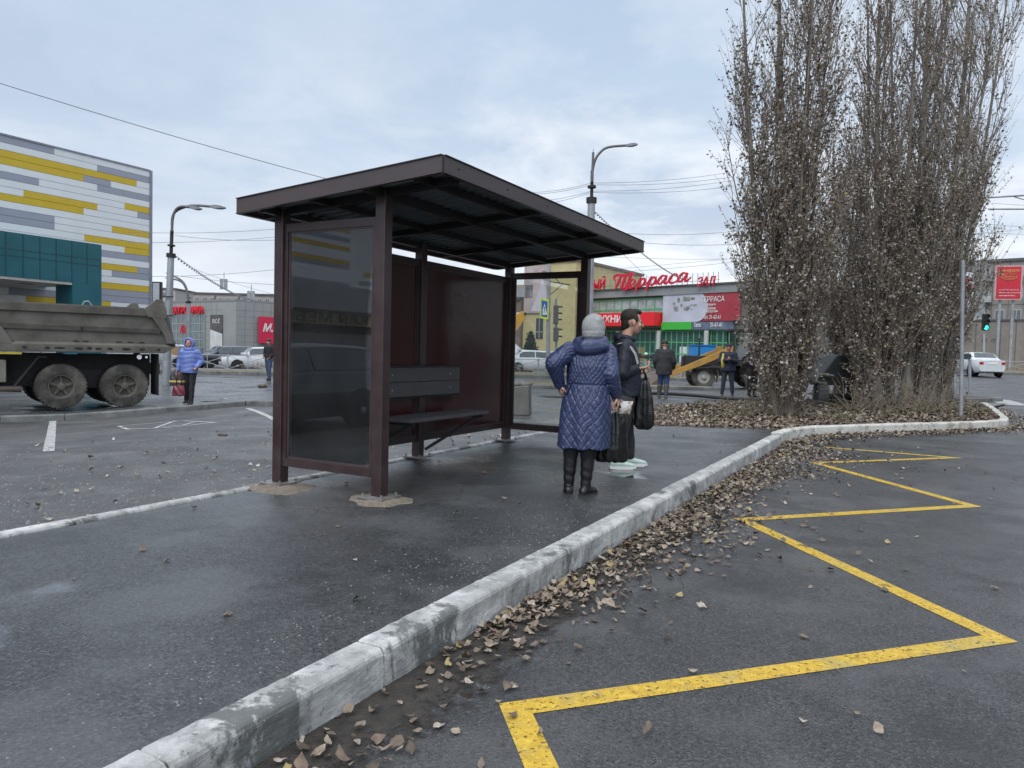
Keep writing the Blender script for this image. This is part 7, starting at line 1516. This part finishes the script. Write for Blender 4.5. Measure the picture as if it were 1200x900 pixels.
M_BAG = pmat('black_plastic_bag', (.008, .008, .009), .30, 0, .1, 6, .25, 30, spec=.5)
M_BOOT = pmat('black_boot_leather', (.012, .012, .013), .35, 0, .2, 14, .2, 60)

def wrk(co, amp, seed, f=26.0):
    g = np.random.default_rng(seed); h = np.zeros(len(co)); c = co.astype(float)
    w = c + .035 * np.stack([np.sin(c[:, 1] * 19 + 1 + seed), np.sin(c[:, 2] * 15 + seed), np.sin(c[:, 0] * 21 + 2)], 1)
    for i in range(7): d = g.normal(0, 1, 3) * [1, 1, 1.6]; d /= np.linalg.norm(d); k = f * g.uniform(.6, 2.6); h += np.abs(np.sin(w @ d * k + g.uniform(0, 6))) * (f / k)
    return -(h / 7 - .4) * amp
# --- woman in the quilted blue coat (seen from behind). local frame: x right, y away from the camera
def woman_coat():
    b = onlevel(678, 579, PZ); e = thing('person', 'woman in a long quilted blue coat and grey knitted hat, seen from behind', 'person', b)
    k = b.y / F; 
    def P(px, py, y=0.0): return (( (px - 678) * k * (1 + y / b.y)), y, (579 - py) * k * (1 + y * 0))
    turn = -.30                                   # faces away, a little to the right
    hc = Vector(P(690.5, 386, .05)); body = MB(); M = head(body, hc, turn, 0, 1.0)
    ls, rs_ = Vector(P(663, 410, .0)), Vector(P(708, 411, .03)); le, re = Vector(P(643, 425, -.10)), Vector(P(711, 437, -.07)); lw, rw = Vector(P(652, 449, .0)), Vector(P(719.5, 462, .02))
    chain(body, [(*P(688, 408, .02), .058), (*P(690, 398, .03), .055), (*hc, .05)]); rings(body, [(*P(686, 415), .09, .06), (*P(685, 421), .13, .08), (*P(683, 435), .125, .085), (*P(683, 452), .12, .085), (*P(683, 470), .15, .11), (*P(683, 487), .13, .10)])
    chain(body, [(*ls, .05), (*le, .045), (*lw, .03)]); chain(body, [(*rs_, .05), (*re, .045), (*rw, .03)])
    for hx, kx, ax, y in ((673, 668, 666.5, .02), (690, 688, 686, -.02)): chain(body, [(*P(hx, 484, y), .085), (*P(kx, 525, y), .055), (*P(ax, 570, y), .038)])
    hand(body, lw, Vector((.15, .25, -.9)), (1, .3, .2), .95, .9, 1); hand(body, rw, Vector((.25, .1, -1)), (-.9, .2, 0), .95, 1.3, -1)
    bd = remesh(body, 'body', M_SKIN, e, .0055, 3)
    # coat
    c = MB(); cx = 683
    rings(c, [(*P(687, 408, .01), .085, .075), (*P(686.5, 412, .01), .150, .10), (*P(686, 417, .01), .195, .125), (*P(685.5, 428), .195, .14), (*P(684.5, 440), .185, .14), (*P(684, 448), .182, .138), (*P(684, 458), .200, .150), (*P(683.5, 470), .218, .165), (*P(682.5, 485), .226, .172), (*P(682, 505), .232, .178), (*P(681.5, 523.5), .236, .18)], 28, turn)
    A = [(*ls, .082), (*ls.lerp(le, .5), .083), (*le, .078), (*le.lerp(lw, .5), .066), (*(lw + Vector((0, 0, .0))), .052)]; chain(c, A, 16)
    A = [(*rs_, .082), (*rs_.lerp(re, .5), .083), (*re, .076), (*re.lerp(rw, .5), .066), (*(rw + Vector((-.004, 0, .012))), .052)]; chain(c, A, 16)
    def quilt(co, no):
        x, y, z = co[:, 0].astype(float), co[:, 1].astype(float), co[:, 2].astype(float); xc, yc = P(684, 450)[0], 0.0; ang = np.arctan2(y - yc, x - xc); z0 = P(0, 449)[2]; hem = P(0, 521)[2]
        r = np.hypot(x - xc, y - yc); low = z < z0; arm = (r > .23) & (z > P(0, 475)[2]); s = np.where(low, .074, .046); uu = ang * .2; uu = np.where(arm, x * .9 + y * .5, uu)
        uu = uu + .010 * np.sin(z * 13 + x * 9) + .006 * np.sin(z * 31 + ang * 3); z2 = z + .008 * np.sin(x * 17 + y * 11) + .005 * np.sin(ang * 7 + z * 9); a = (uu + z2 * .75) / s; b_ = (uu - z2 * .75) / s; d = np.minimum(np.abs(a - np.round(a)), np.abs(b_ - np.round(b_))) * s
        h = -.0075 * np.exp(-(d / .0062) ** 2) + .0015 * np.sin(x * 60 + z * 35) * np.sin(z * 50 + y * 40); h = h - .010 * np.exp(-((z - z0) / .006) ** 2) * (~arm) + .011 * np.sin(ang * 7 + z * 2.2 + 1) * np.clip((z0 - z) * 2.2, 0, 1)
        sleeve = arm; h = np.where(sleeve, h * .8 + wrk(co, .010, 3, 22), h); return h
    remesh(c, 'coat', M_QUILT, e, .0058, 3, quilt)
    h = MB(); up = hc + Vector((0, 0, .0))       # hood lying on the shoulders
    def ringtube(c0, R1, R2, r, tilt, n=30):
        pts = [(c0[0] + math.cos(a) * R1, c0[1] + math.sin(a) * R2, c0[2] + math.sin(a) * tilt + math.cos(a) * .012, r * (1 + .18 * (-math.sin(a)))) for a in np.linspace(0, 6.283, n)]; chain(h, pts, 10)
    p0 = P(687, 399.5, .01); ringtube(p0, .115, .095, .046, .03); ringtube((p0[0], p0[1], p0[2] - .035), .125, .105, .05, .02); h.sphere((p0[0] - .01, -.10, p0[2] - .035), .085, 14, 10, sc=(1.35, .6, .8))
    remesh(h, 'hood', M_QUILT, e, .007, 5, lambda co, no: wrk(co, .014, 5, 24))
    hat = MB(); hm = Matrix.Rotation(turn, 3, 'Z'); hat.sphere(hc + Vector((0, -.008, .030)), .112, 20, 14, sc=(.92, 1.05, 1.08), rot=hm); hat.sphere(hc + Vector((.01, -.035, .075)), .075, 18, 12, sc=(1.0, 1.1, .95), rot=hm); hat.sphere(hc + Vector((0, -.012, -.02)), .108, 20, 12, sc=(.93, 1.03, .75), rot=hm)
    def hatd(co, no):
        q = co - np.array(hc); z = q[:, 2]; a = np.arctan2(q[:, 1], q[:, 0]); face = np.where((q[:, 1] * math.cos(turn) - q[:, 0] * math.sin(turn) > .045) & (z < .02), -.03, 0)
        return .0018 * np.sin(a * 50) + wrk(co, .010, 12, 20) + .003 * (z < -.045) + face
    remesh(hat, 'hat', pmat('grey_knit', (.40, .41, .41), .9, 0, .1, 20, .7, 180), e, .0055, 2, hatd)
    t = MB()
    for hx, kx, ax, y in ((673, 668, 666.5, .02), (690, 688, 686, -.02)): chain(t, [(*P(hx, 500, y), .098), (*P(kx, 523, y), .072), (*P(ax + 1, 534, y), .066)])
    remesh(t, 'trousers', M_BLKF, e, .009, 3)
    for (kx, ax, y, toe, nm) in ((668, 666.3, .02, Vector((.02, .6, 0)), 0), (688, 685.8, -.02, Vector((.55, .75, 0)), 1)):
        m = MB(); py_b = 577 if nm == 0 else 579.5; base_z = .0
        a = Vector(P(kx, 526, y)); an = Vector((P(ax, 0, y)[0], y, .085)); chain(m, [(*a, .066), (*a.lerp(an, .45), .060), (*an, .046), (an.x, an.y, .05, .045)]); d = toe.normalized(); hh = Vector((an.x, an.y, .035)) - d * .02; tt = hh + d * (.17)
        m.loft([[hh + d * q + d.cross(Vector((0, 0, 1))) * w * math.cos(g) + Vector((0, 0, (z_ * .5) * (1 + math.sin(g)) - .035)) for g in np.linspace(0, 6.283, 13)[:-1]] for q, w, z_ in ((-.055, .02, .05), (-.035, .038, .075), (.02, .040, .095), (.09, .044, .075), (.14, .042, .055), (.18, .030, .045), (.198, .010, .03))])
        bt = remesh(m, 'boot', M_BOOT, e, .006, 3, lambda co, no: .003 * np.sin(co[:, 2] * 75 + co[:, 0] * 20) * np.exp(-((co[:, 2] - .16) / .09) ** 2))
        m = MB(); m.loft([[hh + d * q + d.cross(Vector((0, 0, 1))) * w * sg + Vector((0, 0, -.035 + z_)) for sg in (-1, 1)] + [hh + d * q + d.cross(Vector((0, 0, 1))) * w * sg + Vector((0, 0, -.035 + z_ + .014)) for sg in (1, -1)] for q, w, z_ in ((-.058, .030, 0), (.02, .036, 0), (.10, .046, 0), (.17, .040, 0), (.205, .014, .002))]); m.build('sole', M_RUBB, bt)
    # thin shoulder strap across the back
    m = MB(); pts = [Vector(P(706, 408, -.085)), Vector(P(696, 414, -.165)), Vector(P(685, 424, -.165)), Vector(P(673, 436, -.158)), Vector(P(664, 449, -.135)), Vector(P(659.5, 462, -.09))]
    m.loft([[p + Vector((-.009, 0, -.007)), p + Vector((.009, 0, .007)), p + Vector((.009, -.005, .007)), p + Vector((-.009, -.005, -.007))] for p in pts]); m.build('bag_strap', M_BLKF, e)
    return e, k, P, b, rw
WB = woman_coat()

def plastic_bag(label, org, pts_outline, depth, handle_top, name='carrier_bag', mat=None, seed=1):
    """sagging bag: stack of ellipses (x,z,halfwidth) with creases"""
    e = thing(name, label, 'bag', org); m = MB(); rings(m, [(x, y, z, w, d) for x, y, z, w, d in pts_outline], 22)
    ph = seed * 1.7
    def cr(co, no): a = np.arctan2(co[:, 1] - pts_outline[2][1], co[:, 0] - pts_outline[2][0]); return .008 * np.sin(a * 6 + ph) + wrk(co * np.array([1, 1, .7]), .022, seed, 24)
    remesh(m, 'bag_body', mat or M_BAG, e, .008, 2, cr)
    for sx in (-1, 1):
        m = MB(); t = Vector(handle_top); x, y, z, w, d = pts_outline[-1]; p = Vector((x + sx * w * .75, y, z - .01)); m.tube([p, p.lerp(t, .5) + Vector((sx * .012, 0, 0)), t + Vector((sx * .006, 0, .004))], [.022, .012, .009], 8); m.build('handle', mat or M_BAG, e, smooth=True)
    return e
def woman_bag():
    e, k, P, b, rw = WB; top = Vector(P(721, 471, .03)); o = b + Vector((0, 0, 0)); Q = lambda px, py, y=.08: P(px, py, y)
    rows = [(716, 541, .17, .045), (716.5, 538, .20, .07), (717, 525, .185, .085), (717.5, 510, .165, .08), (718.5, 497, .145, .07), (719.5, 487, .125, .055), (720, 482, .105, .045)]
    plastic_bag('black plastic carrier bag hanging from the right hand of the woman in blue', b, [(Q(px, py)[0], .08, Q(px, py)[2], w * .72, d) for px, py, w, d in rows], 0, top)
    n = thing('newspaper_bundle', 'rolled printed newspapers sticking out of the black carrier bag', 'newspapers', b)
    rr = random.Random(8)
    pm = bpy.data.materials.new('newsprint'); pm.use_nodes = True; nt, N, Lk, Pn = nodes(pm); tc = N('ShaderNodeTexCoord'); v = N('ShaderNodeTexVoronoi'); v.inputs['Scale'].default_value = 34; Lk(tc.outputs['Object'], v.inputs[0]); r = N('ShaderNodeValToRGB'); r.color_ramp.interpolation = 'CONSTANT'; el = r.color_ramp.elements
    while len(el) < 5: el.new(.5)
    for i, (p_, c_) in enumerate(((0, (.55, .53, .50)), (.45, (.38, .26, .20)), (.6, (.60, .57, .54)), (.8, (.10, .09, .09)), (.88, (.50, .36, .30)))): el[i].position = p_; el[i].color = (*c_, 1)
    sp = N('ShaderNodeSeparateColor'); Lk(v.outputs['Color'], sp.inputs[0]); Lk(sp.outputs[0], r.inputs[0]); Lk(r.outputs[0], Pn.inputs['Base Color']); Pn.inputs['Roughness'].default_value = .6
    for i in range(7):
        a = Vector(Q(710 + i * 3.2 + rr.uniform(-1, 1), 484, .06 + .012 * (i % 3))); t = a + Vector((rr.uniform(-.03, .06), rr.uniform(-.01, .02), rr.uniform(.10, .13))); u = (t - a).normalized(); s_ = Vector((1, .15, 0)) * rr.uniform(.05, .075); m = MB(); rg = []
        for q in np.linspace(0, 1, 6): c_ = a.lerp(t, q); bend = Vector((0, -.02 * math.sin(q * 3 + i), 0)); rg.append([c_ - s_ + bend, c_ + bend * 1.6 + Vector((0, -.012, 0)), c_ + s_ + bend, c_ + s_ + bend + Vector((0, .004, 0)), c_ + bend * 1.6 + Vector((0, -.008, 0)), c_ - s_ + bend + Vector((0, .004, 0))])
        m.loft(rg); m.build('sheet', pm, n, smooth='auto')
woman_bag()

# --- young man in black jacket, profile to the right
def young_man():
    b = onlevel(735, 548, PZ); k = b.y / F; e = thing('person', 'young man with short dark hair and black jacket, looking right beside the woman', 'person', b)
    P = lambda px, py, y=0.0: ((px - 735) * k, y, (548 - py) * k)
    yaw = -math.pi / 2 + .15; hc = Vector(P(735.5, 376.5, 0)); body = MB(); M = head(body, hc, yaw, -.06, 1.13)
    nk = Vector(P(728.5, 397, 0)); ls, rs_ = Vector(P(724, 405, .17)), Vector(P(726, 405, -.17)); re, rw = Vector(P(722, 436, -.24)), Vector(P(741, 431, -.14)); le, lw = Vector(P(726, 436, .22)), Vector(P(745, 436, .08))
    chain(body, [(*nk, .065), (*P(731, 388), .058), (*hc, .05)]); rings(body, [(*P(727, 404), .06, .10), (*P(727, 410), .09, .15), (*P(728, 430), .09, .14), (*P(729, 450), .08, .13), (*P(728, 465), .09, .14), (*P(728, 478), .08, .13)])
    chain(body, [(*ls, .06), (*le, .045), (*lw, .03)]); chain(body, [(*rs_, .06), (*re, .045), (*rw, .03)])
    L_ = [(727, 475, -.10, 724, 508, -.11, 720, 538, -.11), (729, 475, .10, 735, 508, .11, 739, 537, .11)]
    for a in L_: chain(body, [(*P(a[0], a[1], a[2]), .08), (*P(a[3], a[4], a[5]), .055), (*P(a[6], a[7], a[8]), .038)])
    hand(body, rw, Vector((1, .1, .12)), (.0, .3, 1), 1.0, .9, -1); hand(body, lw, Vector((1, -.2, .1)), (0, -.3, 1), 1.0, 1.0, 1)
    bd = remesh(body, 'body', M_SKIN, e, .0055, 3); eyes(bd, M, 1.13)
    hr = MB(); R3 = Matrix.Rotation(yaw, 3, 'Z'); f = R3 @ Vector((0, 1, 0))
    K = 1.13
    hr.sphere(hc - f * .026 * K + Vector((0, 0, .046 * K)), .094 * K, 20, 12, sc=(.84, .98, .84), rot=R3); hr.sphere(hc + f * .030 * K + Vector((0, 0, .096 * K)), .050 * K, 14, 8, sc=(1.05, 1.15, .55), rot=R3); hr.sphere(hc + f * .070 * K + Vector((0, 0, .090 * K)), .022 * K, 12, 8, sc=(1.8, 1.0, .8), rot=R3)
    hr.sphere(hc - f * .060 * K + Vector((0, 0, -.005)), .066 * K, 14, 10, sc=(1.0, .70, 1.15), rot=R3); hr.sphere(hc - f * .085 * K + Vector((0, 0, -.055)), .03 * K, 10, 8, sc=(1.5, .6, 1.1), rot=R3)
    for sx in (-1, 1): q = R3 @ Vector((sx * .070 * K, .012 * K, .028 * K)); hr.sphere(hc + q, .030 * K, 10, 8, sc=(.5, 1.0, 1.3), rot=R3)
    remesh(hr, 'hair', M_HAIR, bd, .006, 2, lambda co, no: .003 * np.sin(co[:, 0] * 260 + co[:, 2] * 90) * np.sin(co[:, 1] * 300))
    c = MB(); rings(c, [(*P(728, 397), .075, .085), (*P(727, 402), .115, .15), (*P(726.5, 408), .145, .215), (*P(727.5, 420), .165, .225), (*P(728.5, 435), .172, .215), (*P(729.5, 448), .172, .208), (*P(730, 463), .160, .20)], 26)
    chain(c, [(*ls, .085), (*le, .075), (*lw, .05)], 16); chain(c, [(*rs_, .088), (*rs_.lerp(re, .5), .086), (*re, .078), (*re.lerp(rw, .5), .064), (*(rw - Vector((.015, 0, 0))), .05)], 16)
    for q in (0, 1, 2): pass
    pts = [(nk.x + math.cos(a) * .085, math.sin(a) * .085, nk.z + .015 - math.cos(a) * .02, .032) for a in np.linspace(0, 6.283, 22)]; chain(c, pts, 10); c.sphere((nk.x - .075, 0, nk.z + .01), .07, 14, 10, sc=(.8, 1.3, .9))
    remesh(c, 'jacket', M_NAVY, e, .0075, 4, lambda co, no: wrk(co, .022, 9, 17))
    t = MB()
    for a in L_: chain(t, [(*P(a[0], a[1] - 6, a[2]), .125), (*P((a[0] + a[3]) / 2, (a[1] + a[4]) / 2, a[5]), .105), (*P(a[3], a[4], a[5]), .085), (*P(a[6], a[7] - 3, a[8]), .068)])
    remesh(t, 'trousers', pmat('dark_trousers', (.022, .023, .025), .7, 0, .25, 8, .3, 30), e, .009, 4, lambda co, no: wrk(co, .022, 4, 16))
    sh = pmat('mint_sneaker', (.48, .60, .54), .5, 0, .08, 20)
    for x, y, dirx in ((P(721, 0)[0], -.11, Vector((1, .12, 0))), (P(739, 0)[0], .11, Vector((1, .2, 0)))):
        d = dirx.normalized(); s_ = d.cross(Vector((0, 0, 1))); hh = Vector((x - .0, y, 0)); m = MB()
        m.loft([[hh + d * q + s_ * w * math.cos(g) + Vector((0, 0, .02 + z_ * .5 * (1 + math.sin(g)))) for g in np.linspace(0, 6.283, 13)[:-1]] for q, w, z_ in ((-.075, .018, .06), (-.055, .036, .085), (0, .042, .09), (.07, .047, .07), (.13, .048, .055), (.18, .038, .042), (.205, .012, .028))]); s2 = remesh(m, 'sneaker', sh, e, .006, 2)
        m = MB(); m.loft([[hh + d * q + s_ * w * sg + Vector((0, 0, z_)) for sg in (-1, 1)] + [hh + d * q + s_ * w * sg + Vector((0, 0, .032)) for sg in (1, -1)] for q, w, z_ in ((-.082, .030, .004), (0, .042, 0), (.08, .050, 0), (.16, .046, 0), (.21, .018, .006))]); m.build('sole', M_WHITE, s2)
    m = MB(); pts = [Vector(P(716, 403, -.205)), Vector(P(723, 401, -.225)), Vector(P(731, 407, -.24)), Vector(P(736, 414, -.235)), Vector(P(739.5, 425, -.22))]; pts = [p + Vector((0, -.012, 0)) for p in pts]
    m.loft([[p + Vector((-.010, 0, -.006)), p + Vector((.010, 0, .006)), p + Vector((.010, -.005, .006)), p + Vector((-.010, -.005, -.006))] for p in pts]); m.build('bag_strap', pmat('strap_grey', (.40, .40, .38), .6), e)
    ph = thing('phone', 'dark phone held in the hands of the young man', 'phone', b); m = MB(); p = Vector(P(750, 428, -.10)); m.box(p.x - .03, p.x + .035, p.y - .02, p.y + .06, p.z - .01, p.z, None); m.build('case', M_BLACK, ph, bevel=.003)
    # two black bags hanging at his front
    rows = [(753, 502, .09, .03), (753, 497, .13, .07), (752.5, 482, .125, .085), (751.5, 465, .11, .08), (750, 450, .085, .065), (749, 443, .06, .045)]
    plastic_bag('shiny black bag hanging from the forearm of the young man', b, [((px - 735) * k, -.02, (548 - py) * k, w * .95, d) for px, py, w, d in rows], 0, Vector(P(747, 431, -.10)), seed=3)
young_man()

# --- smaller figures
def figure(label, px, pyb, Y, height, heading, top_mat, leg_mat, shoe_mat, arms, legs=None, hat=None, hood=None, skin_face=True, top_len=.50, bulk=1.0, z=None, boots=None, extras=None, voxel=.014, lean=0.0, head_pitch=0.0, hairmat=None, head_turn=0.0, puffer=False):
    """arms = {'l': (elbow, wrist), 'r': ...} in body units (height 1.75, x right, y forward)"""
    g = at(px, pyb, Y); zz = (gz(g.x, g.y) if z is None else z); e = thing('person', label, 'person', (g.x, g.y, zz), heading); s = height / 1.75; e.scale = (s, s, s)
    ln = lambda p: Vector((p[0], p[1] + lean * max(0, p[2] - .9), p[2]))
    legs = legs or {'l': ((-.10, .0, .50), (-.10, .0, .09)), 'r': ((.10, .0, .50), (.10, .0, .09))}
    body = MB(); hc = ln((0, .03, 1.635)); M = head(body, hc, head_turn, head_pitch, 1.08); chain(body, [(*ln((0, 0, 1.45)), .06), (*ln((0, .01, 1.54)), .055), (*hc, .05)]); rings(body, [(*ln((0, 0, 1.46)), .10, .07), (*ln((0, 0, 1.40)), .16, .08), (*ln((0, 0, 1.25)), .15, .09), (*ln((0, 0, 1.08)), .13, .085), (*ln((0, 0, .95)), .15, .10), (0, 0, .86, .13, .10)])
    H = {'l': (-.09, 0, .90), 'r': (.09, 0, .90)}
    for q in 'lr': chain(body, [(*H[q], .085), (*legs[q][0], .057), (*legs[q][1], .038)], 10)
    for q, sx in (('l', -1), ('r', 1)):
        sh = ln((sx * .185, 0, 1.405)); el, wr = V3(arms[q][0]), V3(arms[q][1]); chain(body, [(*sh, .06), (*el, .045), (*wr, .03)], 10); hand(body, wr, (wr - el), (-sx, .2, 0) if abs((wr - el).normalized().z) > .7 else (0, 0, 1), 1.05, .9, sx)
    bd = remesh(body, 'body', M_SKINR, e, voxel * .62, 2)
    if skin_face: eyes(bd, M)
    c = MB(); B_ = bulk; zl = 1.46 - top_len
    rings(c, [(*ln((0, 0, 1.485)), .085 * B_, .08 * B_), (*ln((0, 0, 1.45)), .15, .11), (*ln((0, 0, 1.40)), .205, .13 * B_), (*ln((0, 0, 1.25)), .205 * B_, .15 * B_), (*ln((0, 0, 1.08)), .19 * B_, .145 * B_), (*ln((0, 0, max(.95, zl + .1))), .20 * B_, .155 * B_), (0, 0, zl, .20 * B_, .155 * B_)], 22)
    for q, sx in (('l', -1), ('r', 1)): sh = ln((sx * .185, 0, 1.40)); el, wr = V3(arms[q][0]), V3(arms[q][1]); chain(c, [(*sh, .085 * B_), (*el, .072 * B_), (*wr.lerp(el, .08), .052 * B_)], 12)
    remesh(c, 'jacket', top_mat, e, voxel * .8, 3, (lambda co, no: .008 * np.abs(np.sin(co[:, 2] * 26 + .5 * np.sin(co[:, 0] * 12))) + wrk(co, .014, 2, 16)) if puffer else (lambda co, no: wrk(co, .026, 7, 13)))
    t = MB()
    for q in 'lr': chain(t, [(*H[q], .115), (*V3(H[q]).lerp(V3(legs[q][0]), .5), .098), (*legs[q][0], .080), (*legs[q][1], .060)], 12)
    remesh(t, 'trousers', leg_mat, e, voxel * .8, 3, lambda co, no: wrk(co, .022, 6, 14))
    for q in 'lr':
        a = V3(legs[q][1]); m = MB(); m.loft([[Vector((a.x + w * math.cos(gg), a.y + y_, a.z - .09 + z_ * .5 * (1 + math.sin(gg)))) for gg in np.linspace(0, 6.283, 11)[:-1]] for y_, w, z_ in ((-.07, .03, .06), (-.04, .042, .10), (.04, .046, .10), (.12, .048, .07), (.17, .036, .055), (.19, .012, .03))])
        if boots: chain(m, [(a.x, a.y, a.z - .02, .055), (*a.lerp(V3(legs[q][0]), .72), boots)], 10)
        remesh(m, 'boot' if boots else 'shoe', shoe_mat, e, voxel * .7, 2)
    if hat: m = MB(); m.sphere(hc + Vector((0, -.008, .05)), .110, 16, 10, sc=(.9, 1.02, .75)); m.sphere(hc + Vector((0, -.015, .03)), .105, 16, 10, sc=(.93, 1.0, .45)); remesh(m, 'hat', hat, bd, .010, 2)
    elif hairmat: m = MB(); m.sphere(hc + Vector((0, -.02, .045)), .103, 16, 10, sc=(.88, 1.0, .75)); m.sphere(hc + Vector((0, -.05, .0)), .08, 16, 10, sc=(.98, .7, .9)); remesh(m, 'hair', hairmat, bd, .010, 2)
    if hood:
        m = MB(); n = 22
        for yy, R_ in ((-.10, .07), (-.05, .125), (.01, .135), (.05, .125)): chain(m, [(hc.x + math.cos(a) * R_ * .88, hc.y + yy, hc.z - .01 + math.sin(a) * R_ * 1.1, .026) for a in np.linspace(-.9, math.pi + .9, n)], 8)
        m.sphere(hc + Vector((0, -.07, .0)), .125, 16, 10, sc=(.95, .6, 1.1)); chain(m, [(hc.x + math.cos(a) * .12, .0 + math.sin(a) * .09, 1.475, .045) for a in np.linspace(0, 6.28, 18)], 8); remesh(m, 'hood', hood, e, .011, 2)
    return e, s
def bag(label, org, z0, w, h, d, mat, name='handbag', bands=None, hh=.22):
    e = thing(name, label, 'bag', org); m = MB(); rings(m, [(0, 0, z0, w * .48, d * .45), (0, 0, z0 + h * .05, w * .52, d * .5), (0, 0, z0 + h * .6, w * .5, d * .4), (0, 0, z0 + h, w * .42, d * .18)], 16); b_ = remesh(m, 'bag_body', mat, e, .012, 2, lambda co, no: .006 * np.sin(co[:, 0] * 40 + co[:, 2] * 30))
    if bands:
        for z, c in bands: m = MB(); rings(m, [(0, 0, z0 + h * z - .022, w * .535, d * .52), (0, 0, z0 + h * z + .022, w * .535, d * .52)], 16); m.build('band', c, b_)
    m = MB(); m.tube([(-w * .25, 0, z0 + h - .02), (-w * .12, 0, z0 + h + hh * .7), (0, 0, z0 + h + hh), (w * .12, 0, z0 + h + hh * .7), (w * .25, 0, z0 + h - .02)], .010, 6); m.build('handle', mat, e, smooth=True); return e
LB = pmat('light_blue_jacket', (.13, .19, .47), .45, 0, .12, 6, .3, 25, spec=.6)
zW = gz(-7.95, 18.3) + .12
e, s = figure('woman in a light blue hooded puffer jacket walking towards the camera with bags', 222, 468.5, 18.3, 1.60, math.pi, LB, M_BLKF, M_BOOT, {'l': ((-.30, -.04, 1.15), (-.24, .14, 1.0)), 'r': ((.27, -.02, 1.13), (.30, .05, .90))},
    legs={'l': ((-.09, .06, .50), (-.09, .10, .09)), 'r': ((.09, -.02, .50), (.10, -.05, .10))}, hood=LB, top_len=.62, bulk=1.12, z=zW, boots=.065, voxel=.012, puffer=True)
o = e.location
hx = o.x - .30 * s; hy = o.y - .07
bag('dark checked shopping bag with yellow bands carried by the woman in light blue', (hx, hy, o.z), .44, .36, .30, .18, pmat('bag_dark_check', (.03, .03, .035), .6, 0, .5, 30), 'shopping_bag', [(.38, pmat('band_yellow', (.55, .42, .12), .6))], .12)
bag('maroon leather handbag hanging below the checked bag', (hx + .09, hy - .10, o.z), .20, .32, .26, .14, pmat('maroon_leather', (.12, .012, .025), .4), 'handbag', None, .40)
e, s = figure('man in a black jacket and jeans walking on the plaza behind the shelter post', 315, 447, 30.2, 1.68, math.pi * .86, M_BLKF, M_JEAN, M_BLACK, {'l': ((-.25, -.03, 1.14), (-.16, .10, 1.0)), 'r': ((.25, -.02, 1.14), (.17, .10, 1.0))}, legs={'l': ((-.09, .07, .50), (-.09, .05, .09)), 'r': ((.09, -.02, .50), (.10, -.12, .11))}, hat=M_BLACK, z=gz(-10, 30.2) + .12, voxel=.016, head_turn=.3)
e, s = figure('worker in a dark jacket, blue trousers and rubber boots, seen from behind', 777, 466, 22.3, 1.74, -.25, pmat('worker_jacket', (.025, .024, .028), .8, 0, .3, 9), pmat('worker_blue', (.035, .065, .15), .8, 0, .2, 9), pmat('rubber_boot', (.085, .08, .065), .6, 0, .3, 8), {'l': ((-.27, .0, 1.13), (-.25, .12, .92)), 'r': ((.28, .02, 1.13), (.27, .16, .92))}, legs={'l': ((-.10, .1, .50), (-.13, .18, .09)), 'r': ((.09, .02, .50), (.08, .0, .09))}, hat=M_BLACK, skin_face=False, top_len=.74, bulk=1.25, boots=.088, voxel=.015, lean=.10)
NV = pmat('navy_overall', (.016, .022, .045), .75, 0, .25, 9)
e, s = figure('worker in navy with a yellow bag strap looking down at his phone', 852, 463.5, 24.6, 1.72, math.pi * .93, NV, pmat('dark_teal_trousers', (.02, .035, .05), .8), M_BOOT, {'l': ((-.25, .04, 1.15), (-.06, .28, 1.22)), 'r': ((.25, .04, 1.15), (.06, .28, 1.21))}, legs={'l': ((-.13, .02, .50), (-.17, .0, .09)), 'r': ((.13, .02, .50), (.17, .03, .09))}, hat=NV, top_len=.62, bulk=1.28, head_pitch=-.5, voxel=.015)
m = MB(); m.tube([(.17, .10, 1.42), (.20, .17, 1.2), (.18, .16, 1.0), (.16, .08, .90)], [.03, .05, .06, .03], 8); m.build('vest_strip', pmat('hi_vis_yellow', (.50, .40, .07), .6), e, smooth=True)
e2 = thing('phone', 'small phone held by the worker in navy', 'phone', e.location + Vector((0, -.36, 1.24))); m = MB(); m.box(-.035, .035, -.02, .05, 0, .012); m.build('case', M_BLACK, e2)
e, s = figure('person in dark work clothes mostly hidden by the leafy edge of the nearest poplar', 881, 464, 24.2, 1.72, math.pi * 1.1, pmat('dark_work', (.02, .02, .028), .8), M_BLKF, M_BOOT, {'l': ((-.25, .04, 1.15), (-.10, .22, 1.05)), 'r': ((.25, .04, 1.15), (.10, .24, 1.1))}, hat=M_BLACK, voxel=.018)
m = MB(); m.box(-.22, .22, .0, .0, 0, 0) if False else None
